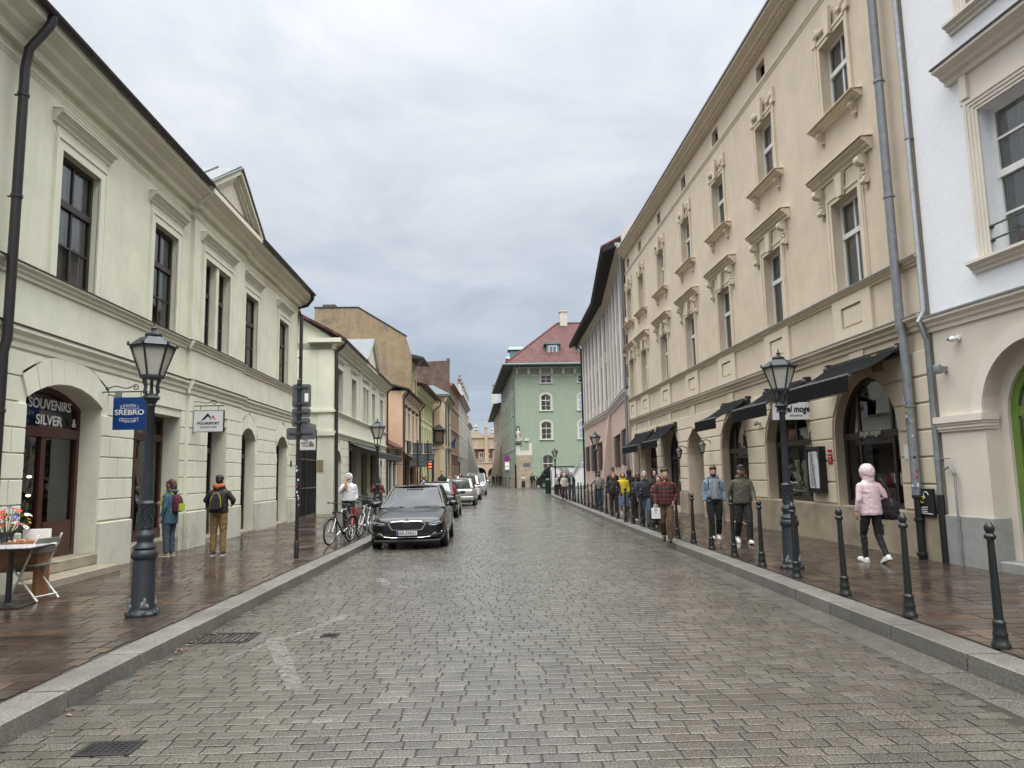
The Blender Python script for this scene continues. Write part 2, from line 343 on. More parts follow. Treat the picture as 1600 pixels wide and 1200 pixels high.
def build_ground():
 g = MB(); g.poly([(-400, -60, -0.06), (400, -60, -0.06), (400, 900, -0.06), (-400, 900, -0.06)])
 g.build('ground', mat('wet joint dirt', (0.035, 0.033, 0.03), rough=0.45, var=0.3, scale=3, rvar=0.2), kind='structure', recalc=False)
 # setts, rows laid almost square to the street
 rnd = random.Random(3); R = []; a = -0.03; ca, sa = cos(a), sin(a)
 y = 1.2; row = 0
 while y < 66:
  k = 1.0 if y < 32 else 1.6
  ph = 0.13 * k * rnd.uniform(0.96, 1.04); x = -4.6 + rnd.uniform(-0.12, 0.12)
  drift = rnd.uniform(-0.002, 0.002)
  while x < 8.5:
   wd = 0.202 * k * rnd.uniform(0.82, 1.2); gp = 0.0042 * k
   c = [(x + gp, y + gp), (x + wd - gp, y + gp), (x + wd - gp, y + ph - gp), (x + gp, y + ph - gp)]
   cr = [(px * ca - (py - 1) * sa, px * sa + (py - 1) * ca + 1) for px, py in c]
   mx = sum(p[0] for p in cr) / 4; my = sum(p[1] for p in cr) / 4
   if XL(my) + 0.02 < mx - wd / 2 + 0.1 and mx + wd / 2 - 0.1 < XR(my) - 0.42 and my > 1.0:
    v = rnd.choice((0.066, 0.071, 0.074, 0.077, 0.081, 0.09)) * rnd.uniform(0.95, 1.05); wm = rnd.uniform(0.0, 1.0)
    jit = lambda p: (p[0] + rnd.uniform(-0.004, 0.004), p[1] + rnd.uniform(-0.004, 0.004))
    R.append(([jit(p) for p in cr], (v * (1.07 + 0.05 * wm), v, v * (0.86 - 0.05 * wm))))
   x += wd
  y += ph; row += 1
 tiles_object('road', R, M_SETT, 0.0, 'structure', inset=0.0015, round_=0.007, drop=0.03, tilt=0.0012)
 rb = MB(); ys = [0.5 + 4 * i for i in range(17)]
 for a_, b_ in zip(ys, ys[1:]): rb.poly([(XL(a_) - 0.05, a_, -0.011), (XR(a_) + 0.05, a_, -0.011), (XR(b_) + 0.05, b_, -0.011), (XL(b_) - 0.05, b_, -0.011)])
 rb.build('road_bed', mat('sandy joint dirt', (0.036, 0.033, 0.028), rough=0.6, var=0.3, scale=4, rvar=0.2), kind='structure', recalc=False)
 far = MB(); far.poly([(-8, 65.2, -0.012), (60, 62.5, -0.012), (60, 230, -0.012), (-60, 230, -0.012), (-60, 150, -0.012), (-8, 150, -0.012)])
 far.poly([(6.0, 55.0, -0.02), (60, 55.0, -0.02), (60, 62.4, -0.02), (6.0, 62.4, -0.02)])
 far.build('far_road', bricks('wet far setts', (0.08, 0.074, 0.064), (0.07, 0.066, 0.058), (0.035, 0.032, 0.027), 0.3, 0.2, mort=0.02, rough=0.3, axis='xy', bump=0.3), kind='structure', recalc=False)
 # gutter slabs along the right kerb
 R = []; y = 1.0
 while y < 60:
  L = rnd.uniform(0.45, 0.75); x0, x1 = XR(y), XR(y + L); v = rnd.uniform(0.08, 0.1)
  R.append(([(x0 - 0.36, y + 0.005), (x0 - 0.02, y + 0.005), (x1 - 0.02, y + L - 0.005), (x1 - 0.36, y + L - 0.005)], (v * 1.06, v, v * 0.88))); y += L
 tiles_object('gutter', R, M_SETT, -0.004, 'structure', inset=0.003, round_=0.006, drop=0.05, tilt=0.001)
 for nm, fn, sg in (('kerb', XL, -1), ('kerb', XR, 1)):
  R = []; y = 0.5
  while y < 64:
   L = rnd.uniform(0.85, 1.25); a_, b_ = fn(y), fn(y + L); v = rnd.uniform(0.1, 0.13)
   q = [(a_, y + 0.004), (a_ + sg * 0.33, y + 0.004), (b_ + sg * 0.33, y + L - 0.004), (b_, y + L - 0.004)]
   if sg < 0: q = [q[1], q[0], q[3], q[2]]
   R.append((q, (v * 1.05, v, v * 0.88))); y += L
  tiles_object(nm, R, M_KERB, 0.125, 'structure', inset=0.012, round_=0.02, drop=0.19, tilt=0.002)
 cols = [(0.10, 0.075, 0.06), (0.11, 0.088, 0.072), (0.085, 0.066, 0.055), (0.125, 0.095, 0.075), (0.10, 0.087, 0.075), (0.14, 0.098, 0.072), (0.078, 0.064, 0.056)]
 for nm, sg, fn in (('pavement', -1, XL), ('pavement', 1, XR)):
  R = []; y = 1.0
  while y < 64:
   k = 1.0 if y < 30 else 1.8
   ph = rnd.uniform(0.19, 0.25) * k; s = 0.335 + rnd.uniform(0, 0.05)
   x0 = fn(y); first = True
   ww = 4.6 if sg < 0 else 7.2
   while s < ww:
    wd = rnd.uniform(0.28, 0.56) * k * (0.5 if first else 1); first = False
    if sg < 0: q = [(x0 - s - wd + 0.004, y + 0.004), (x0 - s - 0.004, y + 0.004), (x0 - s - 0.004, y + ph - 0.004), (x0 - s - wd + 0.004, y + ph - 0.004)]
    else: q = [(x0 + s + 0.004, y + 0.004), (x0 + s + wd - 0.004, y + 0.004), (x0 + s + wd - 0.004, y + ph - 0.004), (x0 + s + 0.004, y + ph - 0.004)]
    c = rnd.choice(cols); v = rnd.uniform(0.38, 0.5)
    R.append((q, (v * c[0] * 1.12, v * c[1], v * c[2] * 0.96))); s += wd
   y += ph
  tiles_object(nm, R, M_SLAB, 0.12, 'structure', inset=0.002, round_=0.006, drop=0.05, tilt=0.0015)
 p = MB()
 for sg, fn in ((-1, XL), (1, XR)):
  ys = list(range(0, 64, 3)) + [64]
  for a_, b_ in zip(ys, ys[1:]):
   q = [(fn(a_) + sg * 0.3, a_, 0.108), (fn(a_) + sg * 9, a_, 0.108), (fn(b_) + sg * 9, b_, 0.108), (fn(b_) + sg * 0.3, b_, 0.108)]
   p.poly(q)
 # pavement going on along the far left row of houses
 p.poly([(-8, 64, 0.108), (XL(64) - 0.0, 64, 0.108), (XL(90), 90, 0.108), (XL(130), 130, 0.108), (-8, 130, 0.108)])
 p.build('pavement_bed', MATS['wet joint dirt'], kind='structure', recalc=False)
 # worn white paint left of the middle
 m = bpy.data.materials.new('worn road paint'); m.use_nodes = True; t = m.node_tree; b = t.nodes['Principled BSDF']
 b.inputs['Base Color'].default_value = (0.42, 0.41, 0.38, 1); b.inputs['Roughness'].default_value = 0.75
 tc = N(t, 'ShaderNodeTexCoord'); n = N(t, 'ShaderNodeTexNoise'); n.inputs['Scale'].default_value = 16; n.inputs['Detail'].default_value = 10; n.inputs['Roughness'].default_value = 0.75; LK(t, tc.outputs['Object'], n.inputs[0])
 mr = N(t, 'ShaderNodeMapRange'); mr.inputs['From Min'].default_value = 0.42; mr.inputs['From Max'].default_value = 0.75; mr.inputs['To Max'].default_value = 0.5; LK(t, n.outputs[0], mr.inputs[0]); LK(t, mr.outputs[0], b.inputs['Alpha'])
 pm = MB()
 for q in ([(414, 1000), (440, 993), (474, 1075), (448, 1078)], [(350, 1032), (352, 1028), (538, 962), (536, 967)], [(455, 1130), (456, 1126), (520, 1123), (520, 1128)], [(585, 905), (600, 903), (612, 912), (600, 915)]):
  pm.poly([G(x, y_, 0.0035) for x, y_ in q])
 pm.build('road_marking', m, kind='structure', recalc=False)
 iron = mat('cast iron cover', (0.018, 0.017, 0.016), rough=0.6, var=0.3, bump=0.2, metal=0.4)
 def cover(name, label, px, py, wx, wy, slots):
  c = G(px, py, 0.0); e = thing(name, label, 'drain cover', (c.x, c.y, 0.0), -0.02)
  f = MB(); t_ = 0.03
  f.box(-wx, wx, -wy, -wy + t_, -0.03, 0.006); f.box(-wx, wx, wy - t_, wy, -0.03, 0.006); f.box(-wx, -wx + t_, -wy + t_, wy - t_, -0.03, 0.006); f.box(wx - t_, wx, -wy + t_, wy - t_, -0.03, 0.006)
  f.build('rim', iron, e)
  g_ = MB()
  if slots:
   g_.box(-wx + t_, wx - t_, -wy + t_, wy - t_, -0.03, -0.015)
   k = 9
   for i in range(k):
    x = -wx + t_ + (2 * wx - 2 * t_) * (i + 0.5) / k; g_.box(x - 0.012, x + 0.012, -wy + t_, wy - t_, -0.015, 0.004)
  else:
   g_.box(-wx + t_, wx - t_, -wy + t_, wy - t_, -0.03, 0.002)
   for i in range(7):
    for j in range(5):
     x = -wx + t_ + (2 * wx - 2 * t_) * (i + 0.5) / 7; y_ = -wy + t_ + (2 * wy - 2 * t_) * (j + 0.5) / 5; g_.box(x - 0.012, x + 0.012, y_ - 0.012, y_ + 0.012, 0.002, 0.006)
  g_.build('grate' if slots else 'plate', iron, e)
 cover('drain_grate', 'slotted iron street drain against the left kerb', 352, 997, 0.3, 0.22, True)
 cover('manhole_cover', 'small iron cover in the setts at the bottom left corner', 172, 1170, 0.17, 0.12, False)
 cover('manhole_cover', 'tiny dark iron cover in the setts right of the worn white marking', 516, 993, 0.09, 0.075, False)
build_ground()
def leaf_litter():
 rnd = random.Random(12); l = MB(); g = MB()
 for i in range(130):
  y = rnd.choice((rnd.uniform(7.2, 9.4), rnd.uniform(5, 16))); x = XL(y) + abs(rnd.gauss(0.02, 0.09)) + 0.02; r = rnd.uniform(0.012, 0.03); a = rnd.uniform(0, 6.3); z = 0.006 + rnd.uniform(0, 0.006)
  l.poly([(x + r * cos(a), y + r * sin(a), z), (x + r * 0.5 * cos(a + 1.6), y + r * 0.5 * sin(a + 1.6), z + 0.006), (x - r * cos(a), y - r * sin(a), z + 0.002), (x + r * 0.5 * cos(a - 1.6), y + r * 0.5 * sin(a - 1.6), z + 0.004)], rnd.randrange(3))
 o = l.build('leaf_litter', [mat('leaf brown', (0.06, 0.03, 0.018), rough=0.6), mat('leaf rust', (0.12, 0.045, 0.02), rough=0.6), mat('leaf pale', (0.2, 0.15, 0.09), rough=0.6)], kind='stuff', recalc=False)
 for i in range(240):
  x = XR(5.3) + 0.36 + rnd.uniform(-0.01, 0.05); y = 5.2 + rnd.uniform(-0.2, 0.25); h = rnd.uniform(0.01, 0.035); a = rnd.uniform(0, 6.3); g.poly([(x, y, 0.12), (x + 0.006 * cos(a), y + 0.006 * sin(a), 0.12), (x + 0.02 * cos(a + 1), y + 0.02 * sin(a + 1), 0.12 + h)])
 g.build('moss', mat('moss green', (0.06, 0.085, 0.02), rough=0.9, var=0.3), kind='stuff', recalc=False)
leaf_litter()
# ------------------------------------------------------------ facade kit
class Facade:
 """house front from A (left end as seen from the street) to B; local x runs along it, y into the house, z up"""
 def __init__(s, name, label, A, B, cat='house', z=0.0):
  s.A = Vector((A[0], A[1], 0)); d = Vector((B[0] - A[0], B[1] - A[1], 0)); s.L = d.length; s.d = d.normalized()
  s.n = Vector((-s.d.y, s.d.x, 0))       # into the house
  s.e = thing(name, label, cat, (A[0], A[1], z), atan2(s.d.y, s.d.x))
 def uv(s, px, py, off=0.0):
  """(x, z) on the front (moved out by off) at a photo pixel"""
  r = ray(px, py); o = s.A - s.n * off
  t = o.dot(s.n) / r.dot(s.n); p = r * t
  return (p - s.A).dot(s.d), CAM_H + r.z * t
 def w(s, x, y, z): return s.A + s.d * x + s.n * y + Vector((0, 0, z))
 def xY(s, Y): return (Y - s.A.y) / s.d.y
def arc_pts(xa, xb, zt, rise, n=12):
 """left to right points of the arch whose crown is at zt"""
 w_ = xb - xa; xm = (xa + xb) / 2
 if rise <= 1e-4: return [(xa, zt), (xb, zt)]
 Rr = (w_ * w_ / 4 + rise * rise) / (2 * rise); cz = zt - Rr; a0 = math.asin(min(1, (w_ / 2) / Rr))
 if rise > w_ / 2: # stilted: semicircle on top
  Rr = w_ / 2; cz = zt - Rr; a0 = pi / 2
 return [(xm + Rr * sin(-a0 + 2 * a0 * i / n), cz + Rr * cos(-a0 + 2 * a0 * i / n)) for i in range(n + 1)]
def outline(xa, xb, za, zt, rise, n=12):
 ar = arc_pts(xa, xb, zt, rise, n)
 return [(xa, za), (xb, za)] + ar[::-1]
def wall_mb(mb, x0, x1, z0, z1, ops, y=0.0, m=0):
 """flat wall with openings (xa, xb, za, zt, rise, depth) and their reveals"""
 xs = sorted({x0, x1} | {o[0] for o in ops} | {o[1] for o in ops}); zs = sorted({z0, z1} | {max(z0, o[2]) for o in ops} | {o[3] for o in ops})
 xs = [x for x in xs if x0 <= x <= x1]; zs = [z for z in zs if z0 <= z <= z1]
 for a, b in zip(xs, xs[1:]):
  run = None
  for c, d in zip(zs, zs[1:]):
   mx, mz = (a + b) / 2, (c + d) / 2
   if any(o[0] < mx < o[1] and o[2] < mz < o[3] for o in ops): continue
   mb.poly([(a, y, c), (b, y, c), (b, y, d), (a, y, d)], m)
 for o in ops:
  xa, xb, za, zt, rise, dep = o[:6]; za = max(za, z0)
  ar = arc_pts(xa, xb, zt, rise)
  if rise > 0:
   for (p, q), (r, s_) in zip(ar, ar[1:]): mb.poly([(p, y, q), (r, y, s_), (r, y, zt), (p, y, zt)], m)
  ol = [(xa, za)] + ar + [(xb, za)]
  for (p, q), (r, s_) in zip(ol, ol[1:]): mb.poly([(p, y, q), (r, y, s_), (r, y + dep, s_), (p, y + dep, q)], m)
  mb.poly([(xa, y, za), (xb, y, za), (xb, y + dep, za), (xa, y + dep, za)], m)
def house_body(f, x0, x1, ztop, depth, ops, mt, name='wall', y=0.0, back=True, z0=0.0):
 mb = MB(); wall_mb(mb, x0, x1, z0, ztop, ops, y)
 mb.poly([(x0, y, z0), (x0, depth, z0), (x0, depth, ztop), (x0, y, ztop)]); mb.poly([(x1, y, z0), (x1, depth, z0), (x1, depth, ztop), (x1, y, ztop)])
 mb.poly([(x0, depth, z0), (x1, depth, z0), (x1, depth, ztop), (x0, depth, ztop)])
 mb.poly([(x0, y, ztop), (x1, y, ztop), (x1, depth, ztop), (x0, depth, ztop)])
 return mb.build(name, mt, f.e, recalc=False)
def ring(mb, o1, o2, y0, y1, m=0):
 """flat ring between two outlines, from y0 to y1"""
 n = len(o1); A = [(x, y0, z) for x, z in o1]; B = [(x, y0, z) for x, z in o2]; C = [(x, y1, z) for x, z in o1]; D = [(x, y1, z) for x, z in o2]
 mb.loft([A, B, D, C, A], cap=False, m=m)
def inset_outline(xa, xb, za, zt, rise, t, n=12, bottom=None):
 r2 = 0 if rise <= 0 else max(0.01, rise * (xb - xa - 2 * t) / (xb - xa))
 return outline(xa + t, xb - t, za + (t if bottom is None else bottom), zt - t, r2, n)
M_GLASS = glass()
M_SHOPGLASS = glass('shop glass', tint=(0.72, 0.74, 0.74), refl=0.05)
M_CURT = mat('net curtain', (0.6, 0.6, 0.57), rough=0.9, var=0.1, scale=9)
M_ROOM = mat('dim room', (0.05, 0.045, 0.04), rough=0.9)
def zt_at(xa, xb, zt, rise, x):
 if rise <= 0: return zt
 a = arc_pts(xa, xb, zt, rise, 40)
 for (p, q), (r, s_) in zip(a, a[1:]):
  if p <= x <= r: return q + (s_ - q) * (x - p) / max(r - p, 1e-6)
 return zt - rise
def window(f, xa, xb, za, zt, fm, rise=0.0, dep=0.2, t=0.07, v=(), h=(), thick=0.06, y=0.0, curtain=0.0, gm=None, name='window', bt=0.045, panel=None, label=None, open_=None):
 """framed window or door in an opening. v: (fraction, z fraction from, to); h: (fraction, x fraction from, to) or fractions"""
 mb = MB(); y0, y1 = y + dep - thick / 2, y + dep + thick / 2
 ring(mb, outline(xa, xb, za, zt, rise), inset_outline(xa, xb, za, zt, rise, t), y0, y1)
 zs = zt - rise if rise else zt
 W, Hh = xb - xa, zt - za
 for q in v:
  x = xa + W * q[0]; top = min(za + Hh * q[2], zt_at(xa, xb, zt, rise, x) - t * 0.6); mb.box(x - bt / 2, x + bt / 2, y0 + 0.008, y1 - 0.008, za + Hh * q[1] + 0.001, top)
 for q in h:
  q = q if isinstance(q, tuple) else (q, 0, 1)
  k = q[3] if len(q) > 3 else bt
  z = za + Hh * q[0]; mb.box(xa + W * q[1] + t * 0.5 * (q[1] == 0), xa + W * q[2] - t * 0.5 * (q[2] == 1), y0 - (0.02 if k > bt else -0.005), y1 - 0.005, z - k / 2, z + k / 2)
 o = mb.build(name, fm, f.e, label=label)
 if panel:
  pb = MB(); xA, xB, zA, zB = panel; pb.box(xa + W * xA, xa + W * xB, y0 + 0.012, y1 - 0.012, za + Hh * zA, za + Hh * zB)
  k = 0.1 * W * (xB - xA)
  pb.bbox(xa + W * xA + k, xa + W * xB - k, y0 - 0.006, y0 + 0.013, za + Hh * zA + k, za + Hh * zB - k, 0.01)
  pb.build('door_panel', fm, o)
 g = MB(); g.poly([(x, (y0 + y1) / 2 + 0.001, z) for x, z in inset_outline(xa, xb, za, zt, rise, t * 0.8)]); g.build('pane', gm or M_GLASS, o, recalc=False)
 if curtain:
  c = MB(); n = 26; zc = za + Hh * (1 - curtain)
  cy = lambda i: y1 + 0.045 + 0.018 * sin(i * 2.1)
  side = [(0.04, 0.30), (0.70, 0.96)] if curtain < 1 and curtain > 0.0 else [(0.03, 0.97)]
  if curtain >= 1: side = [(0.03, 0.97)]
  for a_, b_ in side:
   pts = [(xa + W * (a_ + (b_ - a_) * i / n), cy(i)) for i in range(n + 1)]
   c.loft([[(p, q, za + 0.04) for p, q in pts], [(p, q, zs - 0.04) for p, q in pts]], cap=False, closed=False)
  c.build('curtain', M_CURT, o, recalc=False, smooth=True)
 return o
def cornice(f, x0, x1, pts, mt, name='cornice', parent=None, ret=True):
 mb = MB(); mb.prof(x0, x1, pts); return mb.build(name, mt, parent or f.e)
# moulding profiles (y out is negative, z)
def mould(z0, z1, out, base=0.0):
 h = z1 - z0
 return [(base + 0.02, z0), (base - out * 0.25, z0), (base - out * 0.3, z0 + h * 0.25), (base - out * 0.55, z0 + h * 0.38), (base - out * 0.6, z0 + h * 0.55), (base - out, z0 + h * 0.75), (base - out, z0 + h), (base + 0.02, z0 + h)]
def blocks(mb, x0, x1, z0, z1, ops, course, width, out=0.03, gap=0.02, base=0.0, seed=0, offs=True, bev=0.008):
 """raised stone courses with joints; ops: (xa, xb, z bottom, z top, rise) keep-outs"""
 rnd = random.Random(seed); nrow = max(1, round((z1 - z0) / course)); ch = (z1 - z0) / nrow
 def left_edge(o, z, side):
  xa, xb, za, zt, rise = o
  if z <= zt - rise or rise <= 0: return (xa, xb)
  if z >= zt: return None
  a = arc_pts(xa, xb, zt, rise, 40); half = a[len(a) // 2:]
  xm = (xa + xb) / 2
  for (p, q), (r, s_) in zip(half, half[1:]):
   if s_ <= z <= q: xr = p + (r - p) * (q - z) / max(q - s_, 1e-6); return (2 * xm - xr, xr)
  return (xa, xb)
 for i in range(nrow):
  za, zb = z0 + i * ch + gap / 2, z0 + (i + 1) * ch - gap / 2
  segs = [(x0, x0, x1, x1)]     # (left at za, left at zb, right at za, right at zb)
  for o in ops:
   if o[2] >= zb or o[3] <= za: continue
   lo = left_edge(o, max(za, o[2]), 0); hi = left_edge(o, zb, 0)
   if lo is None: continue
   if hi is None: hi = ((lo[0] + lo[1]) / 2,) * 2
   new = []
   for s_ in segs:
    if lo[1] <= s_[0] or lo[0] >= s_[2]: new.append(s_); continue
    if lo[0] - gap > s_[0] + 0.05: new.append((s_[0], s_[1], lo[0], max(hi[0], lo[0])))
    if s_[2] > lo[1] + gap + 0.05: new.append((lo[1], min(hi[1], lo[1]), s_[2], s_[3]))
   segs = new
  for s_ in segs:
   L = s_[2] - s_[0]; n = max(1, round(L / width)) if width else 1
   cuts = [k / n for k in range(n + 1)]
   if n > 1 and offs and i % 2: cuts = [0] + [(k + 0.5) / n for k in range(n)] + [1]
   for a, b in zip(cuts, cuts[1:]):
    la = s_[0] if a == 0 else s_[0] + L * a; lb = s_[1] if a == 0 else s_[0] + L * a
    ra = s_[2] if b == 1 else s_[0] + L * b; rb = s_[3] if b == 1 else s_[0] + L * b
    la += gap / 2; lb += gap / 2; ra -= gap / 2; rb -= gap / 2
    P = [(la, za), (ra, za), (rb, zb), (lb, zb)]
    cx = sum(p[0] for p in P) / 4; cz = (za + zb) / 2
    sh = lambda d: [(x - (d if x > cx else -d), z - (d if z > cz else -d)) for x, z in P]
    mb.loft([[(x, base + 0.005, z) for x, z in P], [(x, base - out + bev, z) for x, z in P], [(x, base - out, z) for x, z in sh(bev)]])
def voussoirs(mb, xa, xb, zt, rise, thick, n, out=0.03, gap=0.018, base=0.0, straight=False, bev=0.008, rise2=None):
 inn = arc_pts(xa, xb, zt, rise, n * 4)
 r2 = rise2 if rise2 is not None else rise * 1.25
 outr = arc_pts(xa - thick * 0.42, xb + thick * 0.42, zt + thick, r2, n * 4)
 for k in range(n):
  a = inn[k * 4:k * 4 + 5]; b = outr[k * 4:k * 4 + 5]
  P = a + b[::-1]; cx = sum(p[0] for p in P) / len(P); cz = sum(p[1] for p in P) / len(P)
  def sh(d, P=P):
   q = []
   for x, z in P:
    l = math.hypot(x - cx, z - cz); q.append((x - (x - cx) / l * d, z - (z - cz) / l * d))
   return q
  mb.loft([[(x, base + 0.005, z) for x, z in sh(gap / 2)], [(x, base - out + bev, z) for x, z in sh(gap / 2)], [(x, base - out, z) for x, z in sh(gap / 2 + bev)]])
def downpipe(f, pts, r, mt, name='downpipe', clips=()):
 mb = MB(); mb.tube(pts, r, n=10)
 for (x, y, z) in clips: mb.lathe([(r * 1.22, -0.02), (r * 1.22, 0.02)], 10, (x, y, z)); mb.box(x - 0.012, x + 0.012, y, y + 0.12, z - 0.01, z + 0.01)
 return mb.build(name, mt, f.e, smooth=True)
def gutter(f, x0, x1, y, z, mt, r=0.075, name='gutter'):
 mb = MB(); n = 8
 pr = [(y + r * cos(pi + pi * i / n), z + r * sin(pi + pi * i / n)) for i in range(n + 1)]; inn = [(y + (r - 0.012) * cos(pi + pi * i / n), z + (r - 0.012) * sin(pi + pi * i / n)) for i in range(n + 1)]
 mb.prof(x0, x1, pr + inn[::-1]); return mb.build(name, mt, f.e, smooth=True)
# ------------------------------------------------------------ left row
M_GREENP = plaster('pale green plaster', (0.695, 0.695, 0.56), stain=0.2, streak=0.2, var=0.08)
M_GREENT = plaster('pale green mouldings', (0.70, 0.70, 0.575), streak=0.16)
M_PLINTH = plaster('damp plinth plaster', (0.55, 0.55, 0.46), stain=0.5, stain_col=(0.26, 0.25, 0.2), bump=0.3)
M_BROWN = mat('dark brown window wood', (0.032, 0.020, 0.018), rough=0.35, var=0.2)
M_DOORW = mat('mahogany shop door', (0.055, 0.018, 0.013), rough=0.35, var=0.25)
M_ZINC_DK = mat('dark painted gutter', (0.022, 0.019, 0.02), rough=0.4, var=0.2)
M_ZINC = mat('weathered zinc', (0.27, 0.285, 0.30), rough=0.45, metal=0.5, var=0.18, scale=9, streak=0.4)
M_SHEET = mat('tin roofing', (0.15, 0.16, 0.17), rough=0.6, metal=0.0, var=0.2, spec=0.3)
M_TILE = bricks('red roof tiles', (0.15, 0.04, 0.03), (0.105, 0.03, 0.025), (0.045, 0.017, 0.015), 0.24, 0.3, mort=0.03, rough=0.8, axis='xy', bump=1.0)
M_STEP = mat('worn sandstone', (0.30, 0.255, 0.19), rough=0.7, var=0.25, scale=3, stain=0.4, bump=0.15)
M_BLACK = mat('black painted iron', (0.014, 0.014, 0.016), rough=0.35, var=0.2)
M_DARKIN = mat('dark doorway', (0.02, 0.018, 0.016), rough=0.9)
M_WHITE = mat('white paint', (0.78, 0.78, 0.76), rough=0.5, var=0.04)
def roof_slab(f, x0, x1, y0, z0, y1, z1, mt, name='roof', th=0.12):
 mb = MB(); mb.prof(x0, x1, [(y0, z0), (y1, z1), (y1, z1 + th), (y0, z0 + th)])
 return mb.build(name, mt, f.e)
def build_L1():
 f = Facade('corner_house', 'pale green two-storey house with brown windows and a rusticated ground floor, nearest on the left', (-6.6, 5.0), (-6.6, 26.35))
 Y = lambda y: y - 5.0
 W = [(11.3, 12.47), (14.62, 15.77), (20.42, 21.58), (23.9, 25.05)]; PR = [(17.15, 17.93), (18.1, 18.87)]
 zs, zt = 4.78, 6.9
 D1 = (Y(10.8), Y(12.92), 0.0, 3.16, 0.29, 0.42); D2 = (Y(14.1), Y(16.25), 0.0, 3.0, 0, 0.42); D3 = (Y(17.6), Y(18.93), 0.0, 2.95, 0, 0.36)
 D4 = (Y(20.3), Y(21.62), 0.0, 3.05, 0.34, 0.34); D5 = (Y(23.88), Y(25.2), 0.0, 3.0, 0.34, 0.34)
 ops = [(Y(a), Y(b), zs, zt, 0, 0.26) for a, b in W + PR] + [D1, D2, D3, D4, D5]
 house_body(f, 0, 21.35, 8.2, 9.0, ops, M_GREENP)
 rx0, rx1 = Y(16.5), Y(20.1); ro = -0.09
 mb = MB(); pops = [(Y(a), Y(b), zs, zt, 0, 0.09) for a, b in PR] + [(D3[0], D3[1], 0, D3[3], 0, 0.09)]
 wall_mb(mb, rx0, rx1, 0.0, 8.2, pops, ro)
 for x in (rx0, rx1): mb.poly([(x, ro, 0), (x, 0, 0), (x, 0, 8.2), (x, ro, 8.2)])
 mb.build('risalit', M_GREENP, f.e, recalc=False)
 # rustication
 keep = [(D1[0], D1[1], 0, 3.62, 0.42), D2[:5], D4[:4] + (0.34,), D5[:4] + (0.34,)]
 kv = [(D1[0] - 0.19, D1[1] + 0.19, 2.87, 3.62, 0.42), (D4[0] - 0.17, D4[1] + 0.17, 2.7, 3.46, 0.45), (D5[0] - 0.17, D5[1] + 0.17, 2.7, 3.41, 0.45)]
 k2 = [(D1[0], D1[1], 0, 3.16, 0.29), D2[:5], D4[:5], D5[:5]] + kv
 bl = MB(); blocks(bl, 0.0, rx0, 0.95, 3.52, k2, 0.367, 0.62, seed=1); blocks(bl, rx1, 21.33, 0.95, 3.52, k2, 0.367, 0.62, seed=2)
 blocks(bl, rx0, rx1, 0.95, 3.52, [(D3[0], D3[1], 0, D3[3], 0)], 0.367, 0.6, base=ro, seed=3)
 voussoirs(bl, D1[0], D1[1], 3.16, 0.29, 0.44, 7, rise2=0.36); voussoirs(bl, D4[0], D4[1], 3.05, 0.34, 0.40, 5, rise2=0.42); voussoirs(bl, D5[0], D5[1], 3.0, 0.34, 0.40, 5, rise2=0.42)
 bl.build('stone_cladding', M_GREENT, f.e)
 pb = MB()
 for a, b in ((0, D1[0]), (D1[1], D2[0]), (D2[1], rx0), (rx1, D4[0]), (D4[1], D5[0]), (D5[1], 21.34)): pb.bbox(a + 0.001, b - 0.001, -0.055, 0.02, 0.0, 0.93, 0.02)
 for a, b in ((rx0, D3[0]), (D3[1], rx1)): pb.bbox(a - 0.02, b + 0.0, ro - 0.05, ro + 0.02, 0.0, 0.93, 0.02)
 pb.split('plinth', M_PLINTH, f.e)
 # horizontal mouldings, stepping forward over the risalit
 for nm, z0, z1, out in (('string_course', 3.56, 3.86, 0.13), ('sill_course', 4.58, 4.77, 0.12), ('frieze_band', 7.66, 7.74, 0.045), ('cornice', 7.9, 8.36, 0.44)):
  mb = MB()
  mb.prof(0, rx0 - 0.001, mould(z0, z1, out)); mb.prof(rx1 + 0.001, 21.36 + (0.35 if nm == 'cornice' else 0), mould(z0, z1, out)); mb.prof(rx0 - 0.06, rx1 + 0.06, mould(z0 + 0.003, z1 + 0.003, out, ro)); mb.build(nm, M_GREENT, f.e)
 tin = MB()
 for a, b, base in ((0, rx0 - 0.07, 0), (rx1 + 0.07, 21.36, 0), (rx0 - 0.065, rx1 + 0.065, ro)):
  tin.prof(a, b, [(base + 0.01, 4.80), (base - 0.135, 4.773), (base - 0.135, 4.755), (base - 0.128, 4.755), (base - 0.128, 4.765), (base + 0.01, 4.785)])
  tin.prof(a, b, [(base + 0.01, 3.9), (base - 0.145, 3.868), (base - 0.145, 3.845), (base - 0.138, 3.845), (base - 0.138, 3.86), (base + 0.01, 3.885)])
 tin.build('tin_flashing', M_ZINC_DK, f.e)
 gutter(f, -0.3, rx0 - 0.1, -0.5, 8.42, M_ZINC_DK); gutter(f, rx1 + 0.12, 21.75, -0.5, 8.42, M_ZINC_DK)
 rf = roof_slab(f, -0.3, 21.7, -0.46, 8.38, 4.6, 11.3, M_TILE)
 ch = MB(); ch.box(20.3, 21.0, 2.2, 2.9, 9.3, 11.2); ch.box(20.2, 21.1, 2.1, 3.0, 11.2, 11.35); ch.build('chimney', M_GREENT, rf)
 # gable over the risalit
 xm = (rx0 + rx1) / 2; a0, a1 = rx0 - 0.25, rx1 + 0.25; apex = 9.62; zb = 8.4
 pd = MB(); pd.ext([(rx0, -0.3, zb), (rx1, -0.3, zb), (xm, -0.3, apex - 0.2)], (0, 0.3, 0)); pd.build('gable_field', M_GREENP, f.e)
 pr = MB()
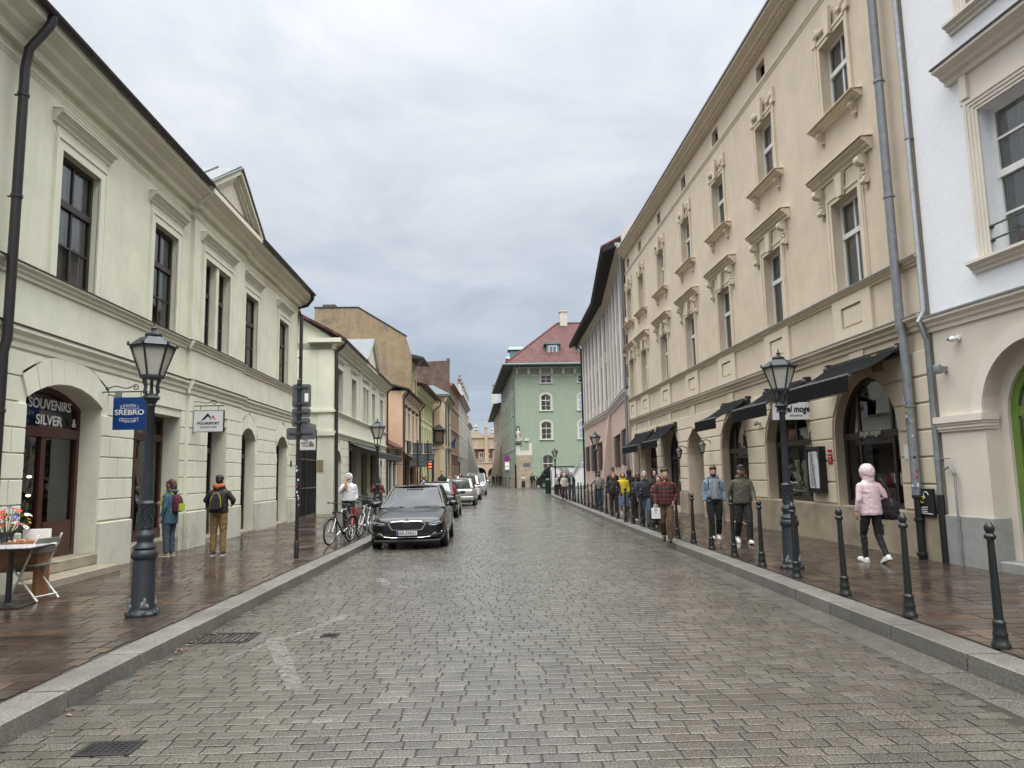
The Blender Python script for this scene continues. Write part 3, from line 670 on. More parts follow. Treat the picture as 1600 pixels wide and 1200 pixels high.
 for s_ in (-1, 1):
  e0 = Vector((xm + s_ * (xm - a0), -0.42, zb)); e1 = Vector((xm, -0.42, apex));
  t = (e1 - e0).normalized(); nrm_ = Vector((-t.z, 0, t.x)) * (1 if s_ < 0 else -1)
  if nrm_.z > 0: nrm_ = -nrm_
  for k, (d0, d1, yo) in enumerate(((0, 0.1, -0.52), (0.1, 0.2, -0.42), (0.2, 0.27, -0.36))):
   pr.ext([(e0 + nrm_ * d0) * 1, (e1 + nrm_ * d0), (e1 + nrm_ * d1), (e0 + nrm_ * d1)], (0, 0, 0)) if False else pr.loft([[Vector((p.x, yo, p.z)) for p in (e0 + nrm_ * d0, e1 + nrm_ * d0, e1 + nrm_ * d1, e0 + nrm_ * d1)], [Vector((p.x, 0.05, p.z)) for p in (e0 + nrm_ * d0, e1 + nrm_ * d0, e1 + nrm_ * d1, e0 + nrm_ * d1)]])
 pr.split('gable_moulding', M_GREENT, f.e)
 gr = MB()
 for s_ in (-1, 1): gr.prof(0, 1, [(0, 0)] * 3) if False else gr.loft([[(a0 - 0.02 if s_ < 0 else a1 + 0.02, -0.56, zb), (xm, -0.56, apex + 0.02), (xm, -0.56, apex + 0.06), (a0 - 0.06 if s_ < 0 else a1 + 0.06, -0.56, zb + 0.03)], [(a0 - 0.02 if s_ < 0 else a1 + 0.02, 3.0, zb), (xm, 3.0, apex + 0.02), (xm, 3.0, apex + 0.06), (a0 - 0.06 if s_ < 0 else a1 + 0.06, 3.0, zb + 0.03)]])
 for i in range(6):
  for s_ in (-1, 1):
   y = -0.5 + i * 0.6; e = a0 if s_ < 0 else a1; gr.bar((e, y, zb + 0.06), (xm, y, apex + 0.09), 0.025, 0.05)
 gr.build('gable_roof', M_SHEET, f.e)
 # windows
 def dress(xa, xb, y=0.0, ear=0.0):
  s_ = MB(); ring(s_, outline(xa - 0.15, xb + 0.15, zs + 0.0, zt + 0.15, 0), outline(xa, xb, zs - 0.001, zt, 0), y - 0.035, y + 0.01)
  ring(s_, outline(xa - 0.19, xb + 0.19, zs + 0.0, zt + 0.19, 0), outline(xa - 0.15, xb + 0.15, zs - 0.001, zt + 0.15, 0), y - 0.055, y + 0.01)
  return s_
 def hood(xa, xb, y):
  h = MB(); h.prof(xa - 0.28, xb + 0.28, mould(zt + 0.36, zt + 0.56, 0.17, y)); h.box(xa - 0.17, xb + 0.17, y - 0.02, y + 0.01, zt + 0.192, zt + 0.36)
  h.prof(xa - 0.29, xb + 0.29, [(y + 0.01, zt + 0.585), (y - 0.18, zt + 0.562), (y - 0.18, zt + 0.55), (y + 0.01, zt + 0.57)]); return h
 for k, (a, b) in enumerate(W):
  xa, xb = Y(a), Y(b); o = window(f, xa, xb, zs, zt, M_BROWN, dep=0.13, v=((0.5, 0, 1),), h=((0.63, 0, 1, 0.11), (0.31, 0, 1, 0.035)), curtain=1.0 if k != 1 else 0.5)
  dress(xa, xb).build('surround', M_GREENT, o); hood(xa, xb, 0).build('hood', M_GREENT, o)
 xa, xb = Y(PR[0][0]), Y(PR[1][1]); first = None
 for a, b in PR:
  o = window(f, Y(a), Y(b), zs, zt, M_BROWN, dep=0.1, h=((0.63, 0, 1, 0.11), (0.31, 0, 1, 0.035)), curtain=1.0); first = first or o
 dress(xa, xb, ro).build('surround', M_GREENT, first); hood(xa, xb, ro).build('hood', M_GREENT, first)
 # souvenir shop entrance
 o = window(f, D1[0], D1[1], 0.42, 3.16, M_DOORW, rise=0.29, dep=0.4, t=0.09, v=((0.52, 0, 0.72),), h=((0.735, 0, 1, 0.16),), thick=0.1, bt=0.12, gm=M_SHOPGLASS, name='shop_front')
 dl = MB(); dl.box(D1[0] + 1.2, D1[1] - 0.1, 0.36, 0.42, 0.5, 1.0); dl.build('door_panel', M_DOORW, o)
 st = MB(); st.bbox(D1[0] - 0.1, D1[1] + 0.05, -0.42, 0.3, 0.0, 0.24, 0.02); st.bbox(D1[0] + 0.002, D1[1] - 0.002, -0.05, 0.5, 0.24, 0.42, 0.015); st.build('door_step', M_STEP, f.e)
 M_LET = mat('white window lettering', (0.75, 0.74, 0.7), rough=0.6)
 ta, tz1 = f.uv(44.5, 634, -0.345); tb, tz2 = f.uv(110, 652, -0.345); cx = (ta + tb) / 2; print('SOUV', ta, tb, tz1, tz2, D1)
 bp = MB(); bp.box(cx - 0.42, cx + 0.5, 0.43, 0.45, 2.5, 2.98); bp.build('blue_panel', mat('blue panel', (0.02, 0.045, 0.16), rough=0.5), o)
 text('SOUVENIRS', 0.22, M_LET, o, loc=(cx, 0.345, 2.87), width=tb - ta, bold=0.003); text('SILVER', 0.22, M_LET, o, loc=(cx - 0.02, 0.345, 2.62), width=(tb - ta) * 0.62, bold=0.003); text('&', 0.2, M_LET, o, loc=(tb + 0.12, 0.345, 2.62))
 # second shop window and doors
 o = window(f, D2[0], D2[1], 0.42, 3.0, M_DOORW, dep=0.4, t=0.1, v=((0.42, 0, 1),), h=((0.82, 0, 1, 0.14),), thick=0.09, bt=0.1, gm=M_SHOPGLASS, name='shop_front')
 bs = MB(); bs.box(D2[0] + 0.02, D2[1] - 0.02, 0.33, 0.42, 0.42, 0.62); bs.build('base_panel', M_DOORW, o)
 s2 = MB(); s2.bbox(D2[0] + 0.002, D2[1] - 0.002, -0.04, 0.5, 0.0, 0.42, 0.02); s2.build('stone_sill', M_STEP, f.e)
 text('900', 0.14, M_LET, o, loc=(D2[0] + 0.45, 0.345, 1.72))
 o = window(f, D3[0], D3[1], 0.28, 2.95, M_BROWN, dep=0.3, t=0.09, v=((0.5, 0, 0.78),), h=((0.78, 0, 1, 0.13),), name='door', panel=(0.07, 0.93, 0.03, 0.25), gm=M_SHOPGLASS)
 for D in (D4, D5):
  o = window(f, D[0], D[1], 0.2, D[3], M_BROWN, rise=0.34, dep=0.3, t=0.08, v=((0.5, 0, 0.73),), h=((0.73, 0, 1, 0.12),), name='door', panel=(0.07, 0.93, 0.02, 0.2))
  kn = MB(); kn.ball((D[0] + 0.74, 0.24, 1.2), 0.035); kn.build('door_knob', M_BLACK, o)
 s3 = MB()
 for D, zz in ((D3, 0.28), (D4, 0.2), (D5, 0.2)): s3.bbox(D[0] + 0.002, D[1] - 0.002, -0.06, 0.45, 0.0, zz, 0.015)
 s3.split('threshold', M_STEP, f.e)
 # rooms behind the ground floor glass
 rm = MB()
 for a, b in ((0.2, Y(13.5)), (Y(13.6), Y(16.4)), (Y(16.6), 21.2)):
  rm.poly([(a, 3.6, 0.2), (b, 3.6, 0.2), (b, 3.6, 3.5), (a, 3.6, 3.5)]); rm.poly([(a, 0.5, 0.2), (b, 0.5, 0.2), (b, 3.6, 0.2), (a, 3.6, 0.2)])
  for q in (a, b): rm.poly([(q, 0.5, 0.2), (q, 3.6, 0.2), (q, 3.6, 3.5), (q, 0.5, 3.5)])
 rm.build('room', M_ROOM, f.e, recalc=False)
 # downpipes
 r_ = 0.065; xa = Y(9.98)
 downpipe(f, [(xa + 0.1, -0.5, 8.45), (xa + 0.08, -0.46, 8.2), (xa, -0.24, 7.8), (xa, -0.2, 7.5), (xa, -0.2, 3.6), (xa, -0.16, 3.4), (xa, -0.16, 0.2)], r_, M_ZINC_DK, clips=[(xa, -0.2, 7.1), (xa, -0.2, 5.6), (xa, -0.16, 2.6), (xa, -0.16, 1.1)])
 xb = Y(26.5)
 downpipe(f, [(xb, -0.5, 8.42), (xb, -0.5, 8.2), (xb, -0.3, 7.95), (xb + 0.02, 0.03, 7.85), (xb + 0.02, -0.1, 7.5), (xb + 0.02, -0.1, 0.2)], r_, M_ZINC_DK, clips=[(xb, -0.1, 6.0)])
 # small fittings
 lm = MB(); lm.box(Y(13.3), Y(13.38), -0.1, 0, 3.1, 3.22); lm.tube([(Y(13.34), -0.06, 3.12), (Y(13.34), -0.1, 2.95)], 0.03); lm.build('security_lamp', M_ZINC, f.e)
 nb = MB(); nb.box(Y(25.55), Y(25.75), -0.03, 0, 2.0, 2.22); nb.build('house_number', mat('enamel blue', (0.03, 0.05, 0.15), rough=0.3), f.e)
 return f
L1 = build_L1()
def build_souvenirs():
 """shelves behind the souvenir shop glass"""
 x = -7.08
 e = thing('display_cabinet', 'lit souvenir shelves full of trinkets behind the arched shop window', 'display case', (-7.4, 11.95, 0.45))
 s = MB()
 for z in (0.0, 0.42, 0.72, 1.02, 1.32, 1.62): s.box(-0.22, 0.2, -0.5, 0.5, z, z + 0.025)
 s.box(-0.26, -0.22, -0.55, 0.5, 0, 1.8); s.box(-0.22, 0.2, -0.53, -0.5, 0, 1.8); s.build('shelves', mat('dark shelf wood', (0.05, 0.035, 0.028), rough=0.6), e)
 rnd = random.Random(5); cols = [(0.4, 0.05, 0.04), (0.5, 0.4, 0.1), (0.1, 0.2, 0.1), (0.4, 0.35, 0.3), (0.1, 0.1, 0.25), (0.5, 0.25, 0.1), (0.55, 0.5, 0.42)]
 ms = [mat('trinket %s' % n, c, rough=0.4) for n, c in zip(('red', 'yellow', 'green', 'cream', 'blue', 'orange', 'ivory'), cols)]
 g = MB()
 for z in (0.025, 0.445, 0.745, 1.045, 1.345, 1.645):
  y = -0.46
  while y < 0.44:
   w_ = rnd.uniform(0.03, 0.07); h = rnd.uniform(0.06, 0.18); k = rnd.randrange(len(ms)); xx = rnd.uniform(0.0, 0.12)
   if rnd.random() < 0.5: g.lathe([(w_ * 0.6, 0), (w_ * 0.7, h * 0.4), (w_ * 0.3, h * 0.75), (w_ * 0.4, h)], 8, (xx, y, z), m=k)
   else: g.box(xx - w_ / 2, xx + w_ / 2, y - w_ / 2, y + w_ / 2, z, z + h, m=k)
   y += w_ * 1.4
 g.build('trinkets', ms, e, kind='stuff')
 for z in (0.68, 0.98, 1.28, 0.38):
  b = MB(); b.ball((0.15, 0.12, z), (0.03, 0.05, 0.022)); b.build('lamp', emit('warm shelf lamp', (1.0, 0.78, 0.45), 6.0), e)
build_souvenirs()
# ------------------------------------------------------------ gate and second house on the left
def build_gate():
 f = Facade('wrought_iron_gate', 'tall dark iron double gate between the two pale green houses', (-6.75, 26.62), (-6.75, 30.3), cat='gate')
 fr = MB()
 for x in (0.0, 1.84, 3.62): fr.box(x, x + 0.06, -0.03, 0.03, 0.12, 3.6)
 for z in (0.15, 1.2, 2.3, 3.54): fr.box(0.06, 1.84, -0.02, 0.02, z, z + 0.06); fr.box(1.9, 3.62, -0.02, 0.02, z, z + 0.06)
 fr.build('gate_frame', M_BLACK, f.e)
 b = MB()
 for i in range(24):
  x = 0.13 + i * 0.15
  if abs(x - 1.87) > 0.08: b.box(x - 0.011, x + 0.011, -0.011, 0.011, 0.21, 3.8)
 b.build('gate_bars', M_BLACK, f.e)
 p = MB(); p.box(0.06, 1.84, 0.012, 0.018, 0.2, 3.5); p.box(1.9, 3.62, 0.012, 0.018, 0.2, 3.5); p.build('sheet_backing', mat('dark green gate sheet', (0.02, 0.024, 0.024), rough=0.5), f.e)
build_gate()
M_CREAMG = plaster('cream green plaster', (0.63, 0.635, 0.52), stain=0.1)
M_CREAMT = plaster('cream green mouldings', (0.645, 0.65, 0.54))
def build_L2():
 f = Facade('terraced_house', 'cream green two-storey house with a small gable and a long dark awning, behind the bicycles', (-6.15, 30.6), (-6.1, 47.6))
 Y = lambda y: y - 30.6
 W = [(31.5, 32.7), (34.9, 36.15), (41.35, 42.5), (44.7, 45.9)]; PR = [(38.3, 39.1), (39.3, 40.1)]
 zs, zt = 4.45, 6.35; rx0, rx1 = Y(37.3), Y(41.0)
 gops = [(Y(31.1), Y(32.5), 0, 2.75, 0.5, 0.35), (Y(34.5), Y(36.5), 0, 2.9, 0, 0.4), (Y(38.0), Y(39.9), 0, 2.9, 0, 0.4), (Y(41.0), Y(43.3), 0.7, 2.9, 0, 0.3), (Y(44.6), Y(45.7), 0.3, 2.7, 0.4, 0.3)]
 ops = [(Y(a), Y(b), zs, zt, 0, 0.24) for a, b in W + PR] + gops
 house_body(f, 0, 17.0, 7.3, 9.0, ops, M_CREAMG)
 for nm, z0, z1, out in (('string_course', 3.3, 3.55, 0.13), ('sill_course', 4.28, 4.44, 0.12), ('frieze_band', 6.82, 6.9, 0.045), ('cornice', 7.02, 7.45, 0.4)):
  mb = MB(); mb.prof(-0.12 if nm == 'cornice' else -0.002, 17.0, mould(z0, z1, out))
  if nm == 'cornice': mb.box(-0.35, 0, -0.4, 1.0, 7.28, 7.46)
  if nm in ('string_course', 'sill_course'): mb.box(-0.13, 0, -0.1, 0.9, z0 + 0.06, z1)
  mb.build(nm, M_CREAMT, f.e)
 ps = MB(); ps.box(rx0, rx0 + 0.35, -0.05, 0.01, 4.45, 7.0); ps.box(rx1 - 0.35, rx1, -0.05, 0.01, 4.45, 7.0); ps.box(0, 0.4, -0.05, 0.01, 0.0, 7.0); ps.box(-0.05, 0, 0, 0.6, 0, 7.0); ps.split('pilaster', M_CREAMT, f.e)
 for a, b in W + PR:
  xa, xb = Y(a), Y(b)
  o = window(f, xa, xb, zs, zt, M_BROWN, dep=0.2, v=((0.5, 0, 1),) if xb - xa > 1 else (), h=((0.63, 0, 1, 0.1),), curtain=0.4)
  s_ = MB(); ring(s_, outline(xa - 0.14, xb + 0.14, zs, zt + 0.14, 0), outline(xa, xb, zs - 0.001, zt, 0), -0.04, 0.01); s_.prof(xa - 0.2, xb + 0.2, mould(zt + 0.28, zt + 0.42, 0.13)); s_.build('surround', M_CREAMT, o)
 for q in gops:
  o = window(f, q[0], q[1], max(q[2], 0.15), q[3], M_BROWN, rise=q[4], dep=0.28, t=0.08, v=((0.5, 0, 1),), h=((0.8, 0, 1, 0.1),), gm=M_SHOPGLASS, name='shop_front' if q[4] == 0 else 'door')
 pb = MB(); x = 0
 for q in gops + [(17, 17)]: pb.bbox(x + 0.001, q[0] - 0.001, -0.06, 0.02, 0, 0.7, 0.02); x = q[1]
 pb.split('plinth', M_PLINTH, f.e)
 bl = MB(); kv = [(gops[0][0] - 0.17, gops[0][1] + 0.17, 2.2, 3.15, 0.6)]
 blocks(bl, 0.42, 3.7, 0.72, 3.25, [g[:5] for g in gops] + kv, 0.36, 0.6, seed=4); blocks(bl, 13.0, 16.95, 0.72, 3.25, [g[:5] for g in gops], 0.36, 0.6, seed=6)
 voussoirs(bl, gops[0][0], gops[0][1], 2.75, 0.5, 0.38, 5, rise2=0.6)
 bl.build('stone_cladding', M_CREAMT, f.e)
 rf = roof_slab(f, -0.35, 17.1, -0.42, 7.45, 4.6, 10.2, M_TILE)
 gutter(f, -0.35, rx0 - 0.1, -0.45, 7.5, M_ZINC_DK); gutter(f, rx1 + 0.1, 17.2, -0.45, 7.5, M_ZINC_DK)
 xm = (rx0 + rx1) / 2; apex = 8.9
 g = MB(); g.ext([(rx0 - 0.2, -0.35, 7.46), (rx1 + 0.2, -0.35, 7.46), (xm, -0.35, apex)], (0, 0.3, 0)); g.build('gable_field', M_CREAMG, f.e)
 r = MB()
 for e in (rx0 - 0.3, rx1 + 0.3):
  r.bar((e, -0.38, 7.5), (xm, -0.38, apex + 0.06), 0.2, 0.14)
 r.split('gable_moulding', M_CREAMT, f.e)
 r = MB()
 for e, s_ in ((rx0 - 0.34, -1), (rx1 + 0.34, 1)): r.loft([[(e, -0.5, 7.56), (xm, -0.5, apex + 0.14), (xm, -0.5, apex + 0.18), (e - 0.03 * -s_, -0.5, 7.6)], [(e, 3, 7.56), (xm, 3, apex + 0.14), (xm, 3, apex + 0.18), (e - 0.03 * -s_, 3, 7.6)]])
 r.build('gable_roof', M_SHEET, f.e)
 downpipe(f, [(0.55, -0.45, 7.5), (0.5, -0.3, 7.2), (0.15, -0.1, 6.9), (0.15, -0.12, 6.5), (0.15, -0.16, 0.2)], 0.07, M_ZINC_DK, clips=[(0.15, -0.13, 5.5)])
 downpipe(f, [(17.0, -0.45, 7.5), (16.95, -0.3, 7.3), (16.8, -0.12, 7.0), (16.8, -0.12, 0.2)], 0.06, M_ZINC_DK)
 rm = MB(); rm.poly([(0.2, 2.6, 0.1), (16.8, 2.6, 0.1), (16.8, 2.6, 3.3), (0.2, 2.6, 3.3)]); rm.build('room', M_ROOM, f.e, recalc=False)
 gw = MB(); gw.ext([(0, 0.0, 7.0), (0, 0.0, 7.5), (0, 4.6, 10.45), (0, 9.0, 7.5), (0, 9.0, 7.0)], (0.3, 0, 0)); gw.build('gable_wall', M_CREAMG, f.e); gc = MB(); gc.bar((0.15, -0.05, 7.52), (0.15, 4.6, 10.5), 0.42, 0.08); gc.build('coping', M_ZINC_DK, f.e)
 # chimney on the side facing the gate, electricity box on the flank wall
 ch = MB(); ch.box(-0.1, 0.7, 1.5, 2.4, 7.3, 9.9); ch.box(-0.2, 0.8, 1.4, 2.5, 9.9, 10.1); ch.build('chimney', M_CREAMT, rf)
 bx = MB(); bx.box(-0.09, 0, 0.35, 0.6, 1.9, 2.35); bx.build('meter_box', mat('ochre meter box', (0.25, 0.2, 0.1), rough=0.5), f.e)
 return f
L2 = build_L2()
def awning(f, x0, x1, zw, out, drop, name_label, val=0.28, mt=None, group=None, y0=0.0, seed=0, cat='awning'):
 """folding-arm awning fixed at zw on the front of f"""
 e = thing('awning', name_label, cat, f.w((x0 + x1) / 2, y0, zw), f.e.rotation_euler.z, group)
 mt = mt or mat('black awning canvas', (0.008, 0.0085, 0.01), rough=0.9, spec=0.12, var=0.25, scale=5, bump=0.15, bscale=14)
 h = (x1 - x0) / 2; c = MB(); n = 14
 rings = []
 for j in range(7):
  t = j / 6; rings.append([(-h + 2 * h * i / n, -0.1 - out * t, -drop * t - 0.05 * sin(pi * t) - 0.008 * sin(i * 2.3 + seed) * sin(pi * t)) for i in range(n + 1)])
 top = [[(x, y, z + 0.012) for x, y, z in r] for r in rings]
 c.loft(rings, cap=False, closed=False); c.loft(top, cap=False, closed=False)
 for i in (0, n):
  c.loft([[r[i] for r in rings], [r[i] for r in top]], cap=False, closed=False)
 c.build('canopy', mt, e, recalc=False, smooth=True)
 v = MB(); m = 40; yy = -0.1 - out - 0.03
 f_ = lambda i, z: (-h + 2 * h * i / m, yy + 0.007 * sin(i * 1.7 + seed) * (1 if z < -drop - 0.1 else 0.3), z)
 v.loft([[f_(i, -drop) for i in range(m + 1)], [f_(i, -drop - val * 0.5) for i in range(m + 1)], [f_(i, -drop - val) for i in range(m + 1)]], cap=False, closed=False)
 v.build('valance', mt, e, recalc=False, smooth=True)
 b = MB(); b.tube([(-h, -0.1 - out, -drop), (h, -0.1 - out, -drop)], 0.032, n=10); b.build('front_bar', mat('grey awning rail', (0.12, 0.125, 0.13), rough=0.4, metal=0.5), e, smooth=True)
 k = MB(); k.box(-h, h, -0.12, -0.01, -0.06, 0.06)
 for s_ in (-1, 1): k.box(s_ * h - 0.06, s_ * h + 0.06, -0.14, 0.0, -0.12, 0.09); k.ball((s_ * h, -0.12, -0.02), 0.08, 8, 6)
 k.build('cassette', M_BLACK, e)
 for s_ in (-1, 1):
  a = MB(); x = s_ * (h - 0.12); a.tube([(x, -0.08, -0.08), (x - s_ * 0.35, -0.1 - out * 0.55, -0.08 - drop * 0.5), (x, -0.1 - out, -drop)], 0.022, n=6); a.build('folding_arm', M_BLACK, e)
 return e
awning(L2, 3.6, 13.4, 3.2, 1.3, 0.45, 'long dark grey awning over the shop windows behind the bicycles', mt=mat('charcoal awning canvas', (0.03, 0.031, 0.035), rough=0.7, var=0.2))
# ------------------------------------------------------------ right row
M_TAN = plaster('tan plaster', (0.63, 0.53, 0.41), stain=0.14, streak=0.18, var=0.08)
M_TANT = plaster('tan mouldings', (0.655, 0.57, 0.44), streak=0.14)
M_SAND = mat('stained sandstone plinth', (0.33, 0.27, 0.19), rough=0.75, var=0.25, scale=2.0, stain=0.65, stain_col=(0.15, 0.12, 0.085), bump=0.25, bscale=30, fine=0.06)
M_WINW = mat('white window frame', (0.70, 0.70, 0.68), rough=0.4, var=0.05)
def scroll_bracket(mb, x, y, z0, z1, out, w_):
 """console: volute at the top, smaller one below, leaf between"""
 h = z1 - z0
 mb.prof(x - w_ / 2, x + w_ / 2, [(y + 0.01, z0 + h * 0.1), (y - out * 0.35, z0 + h * 0.05), (y - out * 0.5, z0 + h * 0.18), (y - out * 0.35, z0 + h * 0.42), (y - out * 0.55, z0 + h * 0.62), (y - out, z0 + h * 0.78), (y - out, z1), (y + 0.01, z1)])
 for zz, r, yo in ((z1 - h * 0.17, h * 0.17, out * 0.78), (z0 + h * 0.14, h * 0.1, out * 0.42)):
  mb.loft([[(x + s_ * (w_ / 2 + 0.012), y - yo + r * cos(k * pi / 5), zz + r * sin(k * pi / 5)) for k in range(10)] for s_ in (-1, 1)])
 for k in range(3): mb.ball((x, y - out * (0.42 + 0.05 * k), z0 + h * (0.25 + 0.14 * k)), (w_ * 0.42, 0.035, h * 0.07), 7, 5)
 mb.lathe([(0.01, z0 - h * 0.14), (0.035, z0 - h * 0.06), (0.02, z0 + 0.02)], 7, (x, y - 0.03, 0))
def build_R1():
 f = Facade('tenement_house', 'tan three-storey tenement with ornate window hoods and black awnings on the right', (7.31, 34.5), (7.23, 11.1))
 X = lambda y: 34.5 - y
 cols = [13.35, 16.93, 20.55, 24.05, 27.62, 31.15, 33.75]; hw = 0.52
 gnd = [  # Y far, Y near, bottom, crown, rise, depth
  (14.47, 12.2, 0.86, 3.32, 1.0, 0.26), (18.05, 15.6, 0.86, 3.25, 0.95, 0.32), (21.5, 19.35, 0.12, 3.2, 0.95, 0.3), (25.1, 23.3, 0.0, 3.0, 0.85, 1.3),
  (28.4, 26.15, 0.3, 3.15, 0.95, 0.32), (31.7, 29.6, 0.3, 3.15, 0.95, 0.32), (34.2, 32.85, 0.12, 3.05, 0.65, 0.32)]
 gops = [(X(a), X(b), z, zt, r, d) for a, b, z, zt, r, d in gnd]
 ops = list(gops)
 for c in cols:
  ops += [(X(c) - hw, X(c) + hw, 5.06, 6.9, 0, 0.24), (X(c) - hw, X(c) + hw, 8.68, 10.3, 0, 0.24), (X(c) - 0.27, X(c) + 0.27, 11.42, 11.86, 0, 0.2)]
 house_body(f, 0, 23.4, 12.3, 11, ops, M_TAN)
 for nm, z0, z1, out in (('string_course', 3.82, 4.06, 0.17), ('sill_course', 4.9, 5.04, 0.13), ('frieze_band', 11.2, 11.32, 0.05), ('cornice', 12.05, 12.42, 0.38)):
  mb = MB(); mb.prof(0, 23.38, mould(z0, z1, out))
  if nm == 'cornice':
   mb.prof(0, 23.38, [(0.01, 12.07), (-0.11, 12.07), (-0.11, 12.13), (0.01, 12.13)])
   for i in range(209): mb.box(0.05 + i * 0.1115, 0.105 + i * 0.1115, -0.17, -0.09, 12.075, 12.125)
  mb.build(nm, M_TANT, f.e)
 tin = MB()
 for z, o in ((4.06, 0.17), (5.04, 0.13)): tin.prof(0, 23.38, [(0.01, z + 0.035), (-o - 0.015, z + 0.006), (-o - 0.015, z - 0.015), (-o - 0.006, z - 0.015), (-o - 0.006, z), (0.01, z + 0.02)])
 tin.prof(-0.02, 23.4, [(0.01, 12.49), (-0.42, 12.44), (-0.42, 12.40), (-0.395, 12.40), (-0.395, 12.43), (0.01, 12.47)])
 tin.build('tin_flashing', M_ZINC, f.e)
 # pedestals with sunk panels between the two courses
 pd = MB()
 for c in cols:
  x = X(c); ring(pd, outline(x - 0.72, x + 0.72, 4.1, 4.9, 0), outline(x - 0.38, x + 0.38, 4.3, 4.72, 0), -0.06, 0.01); pd.box(x - 0.33, x + 0.33, -0.035, 0.01, 4.345, 4.675)
 pd.split('pedestal_panel', M_TANT, f.e)
 # ground floor bands
 bl = MB(); blocks(bl, 0.02, 23.38, 0.88, 3.5, [(g[0] - 0.03, g[1] + 0.03, 0, g[3] + 0.05, g[4]) for g in gops], 0.435, None, out=0.03, gap=0.03, bev=0.012)
 for g in gops: voussoirs(bl, g[0], g[1], g[3] + 0.03, g[4], 0.0001, 1) if False else None
 bl.build('stone_cladding', M_TANT, f.e)
 up = MB()
 for g in gops:
  xm = (g[0] + g[1]) / 2
  up.ext([(xm - 0.2, -0.004, g[3] + 0.03), (xm + 0.2, -0.004, g[3] + 0.03), (xm + 0.26, -0.004, 3.8), (xm - 0.26, -0.004, 3.8)], (0, -0.03, 0))
 up.split('keystone', M_TANT, f.e)
 pb = MB(); x = 0.0
 lows = sorted([g for g in gops if g[2] < 0.5], key=lambda g: g[0])
 for g in lows + [(23.4, 23.4)]:
  a = x;
  while a < g[0] - 0.01:
   b = min(g[0], a + random.uniform(0.9, 1.5)); b = g[0] if g[0] - b < 0.3 else b; pb.bbox(a + 0.002, b - 0.002, -0.075, 0.03, 0.0, 0.86, 0.015); a = b
  x = g[1]
 pb.split('plinth_block', M_SAND, f.e)
 dr = MB(); dr.box(X(13.0), X(12.78), -0.08, -0.07, 0.4, 0.6); dr.build('vent_grille', M_DARKIN, f.e)
 # upper windows
 for i, c in enumerate(cols):
  x = X(c); xa, xb = x - hw, x + hw
  tilt = i in (1, 4)
  o = window(f, xa, xb, 5.06, 6.9, M_WINW, dep=0.2, t=0.06, v=((0.5, 0, 1),), h=((0.62, 0, 1, 0.1),), curtain=(1.0, 0.35, 0.6, 1.0, 0.4, 0.5, 1.0)[i])
  s_ = MB()
  for k, (w0, w1, d) in enumerate(((0.0, 0.09, 0.03), (0.09, 0.16, 0.05), (0.16, 0.2, 0.03))): ring(s_, outline(xa - w1, xb + w1, 5.06, 6.9 + w1, 0), outline(xa - w0, xb + w0, 5.059, 6.9 + w0, 0), -d, 0.01)
  s_.ext([(x - 0.09, -0.05, 6.9), (x + 0.09, -0.05, 6.9), (x + 0.15, -0.05, 7.36), (x - 0.15, -0.05, 7.36)], (0, -0.07, 0)); s_.box(x - 0.68, x + 0.68, -0.03, 0.01, 7.101, 7.36)
  s_.build('surround', M_TANT, o)
  h = MB(); h.prof(x - 1.12, x + 1.12, mould(7.38, 7.6, 0.21)); h.prof(x - 1.14, x + 1.14, [(0.01, 7.64), (-0.255, 7.608), (-0.255, 7.59), (-0.245, 7.59), (-0.245, 7.602), (0.01, 7.625)]); h.build('hood', M_TANT, o)
  for s in (-1, 1):
   b = MB(); scroll_bracket(b, x + s * 0.86, 0, 6.78, 7.355, 0.15, 0.13); b.build('bracket', M_TANT, o, smooth=True)
  o = window(f, xa, xb, 8.68, 10.3, M_WINW, dep=0.2, t=0.06, v=((0.5, 0, 1),), h=((0.6, 0, 1, 0.1),), curtain=(0.4, 1.0, 0.55, 0.3, 1.0, 0.6, 0.4)[i])
  s_ = MB()
  for k, (w0, w1, d) in enumerate(((0.0, 0.09, 0.03), (0.09, 0.15, 0.05))): ring(s_, outline(xa - w1, xb + w1, 8.68, 10.3 + w1, 0), outline(xa - w0, xb + w0, 8.679, 10.3 + w0, 0), -d, 0.01)
  s_.ext([(x - 0.08, -0.05, 10.3), (x + 0.08, -0.05, 10.3), (x + 0.14, -0.05, 10.85), (x - 0.14, -0.05, 10.85)], (0, -0.07, 0))
  for s in (-1, 1):
   s_.box(x + s * 0.66 - 0.09, x + s * 0.66 + 0.09, -0.07, 0.0, 10.42, 10.56); s_.ball((x + s * 0.55, -0.05, 10.66), (0.12, 0.04, 0.09), 8, 5); s_.ball((x + s * 0.36, -0.05, 10.6), (0.12, 0.04, 0.06), 8, 5); s_.box(x + s * 0.71 - 0.035, x + s * 0.71 + 0.035, -0.06, 0.0, 10.57, 10.8)
  s_.build('surround', M_TANT, o)
  h = MB(); h.prof(x - 0.92, x + 0.92, mould(8.52, 8.64, 0.18)); h.prof(x - 0.94, x + 0.94, [(0.01, 8.675), (-0.235, 8.65), (-0.235, 8.63), (-0.225, 8.63), (-0.225, 8.642), (0.01, 8.66)]); h.build('sill', M_TANT, o)
  for s in (-1, 1):
   b = MB(); scroll_bracket(b, x + s * 0.66, 0, 8.25, 8.52, 0.11, 0.11); b.build('bracket', M_TANT, o, smooth=True)
  window(f, x - 0.27, x + 0.27, 11.42, 11.86, M_BROWN, dep=0.16, t=0.04, name='attic_window')
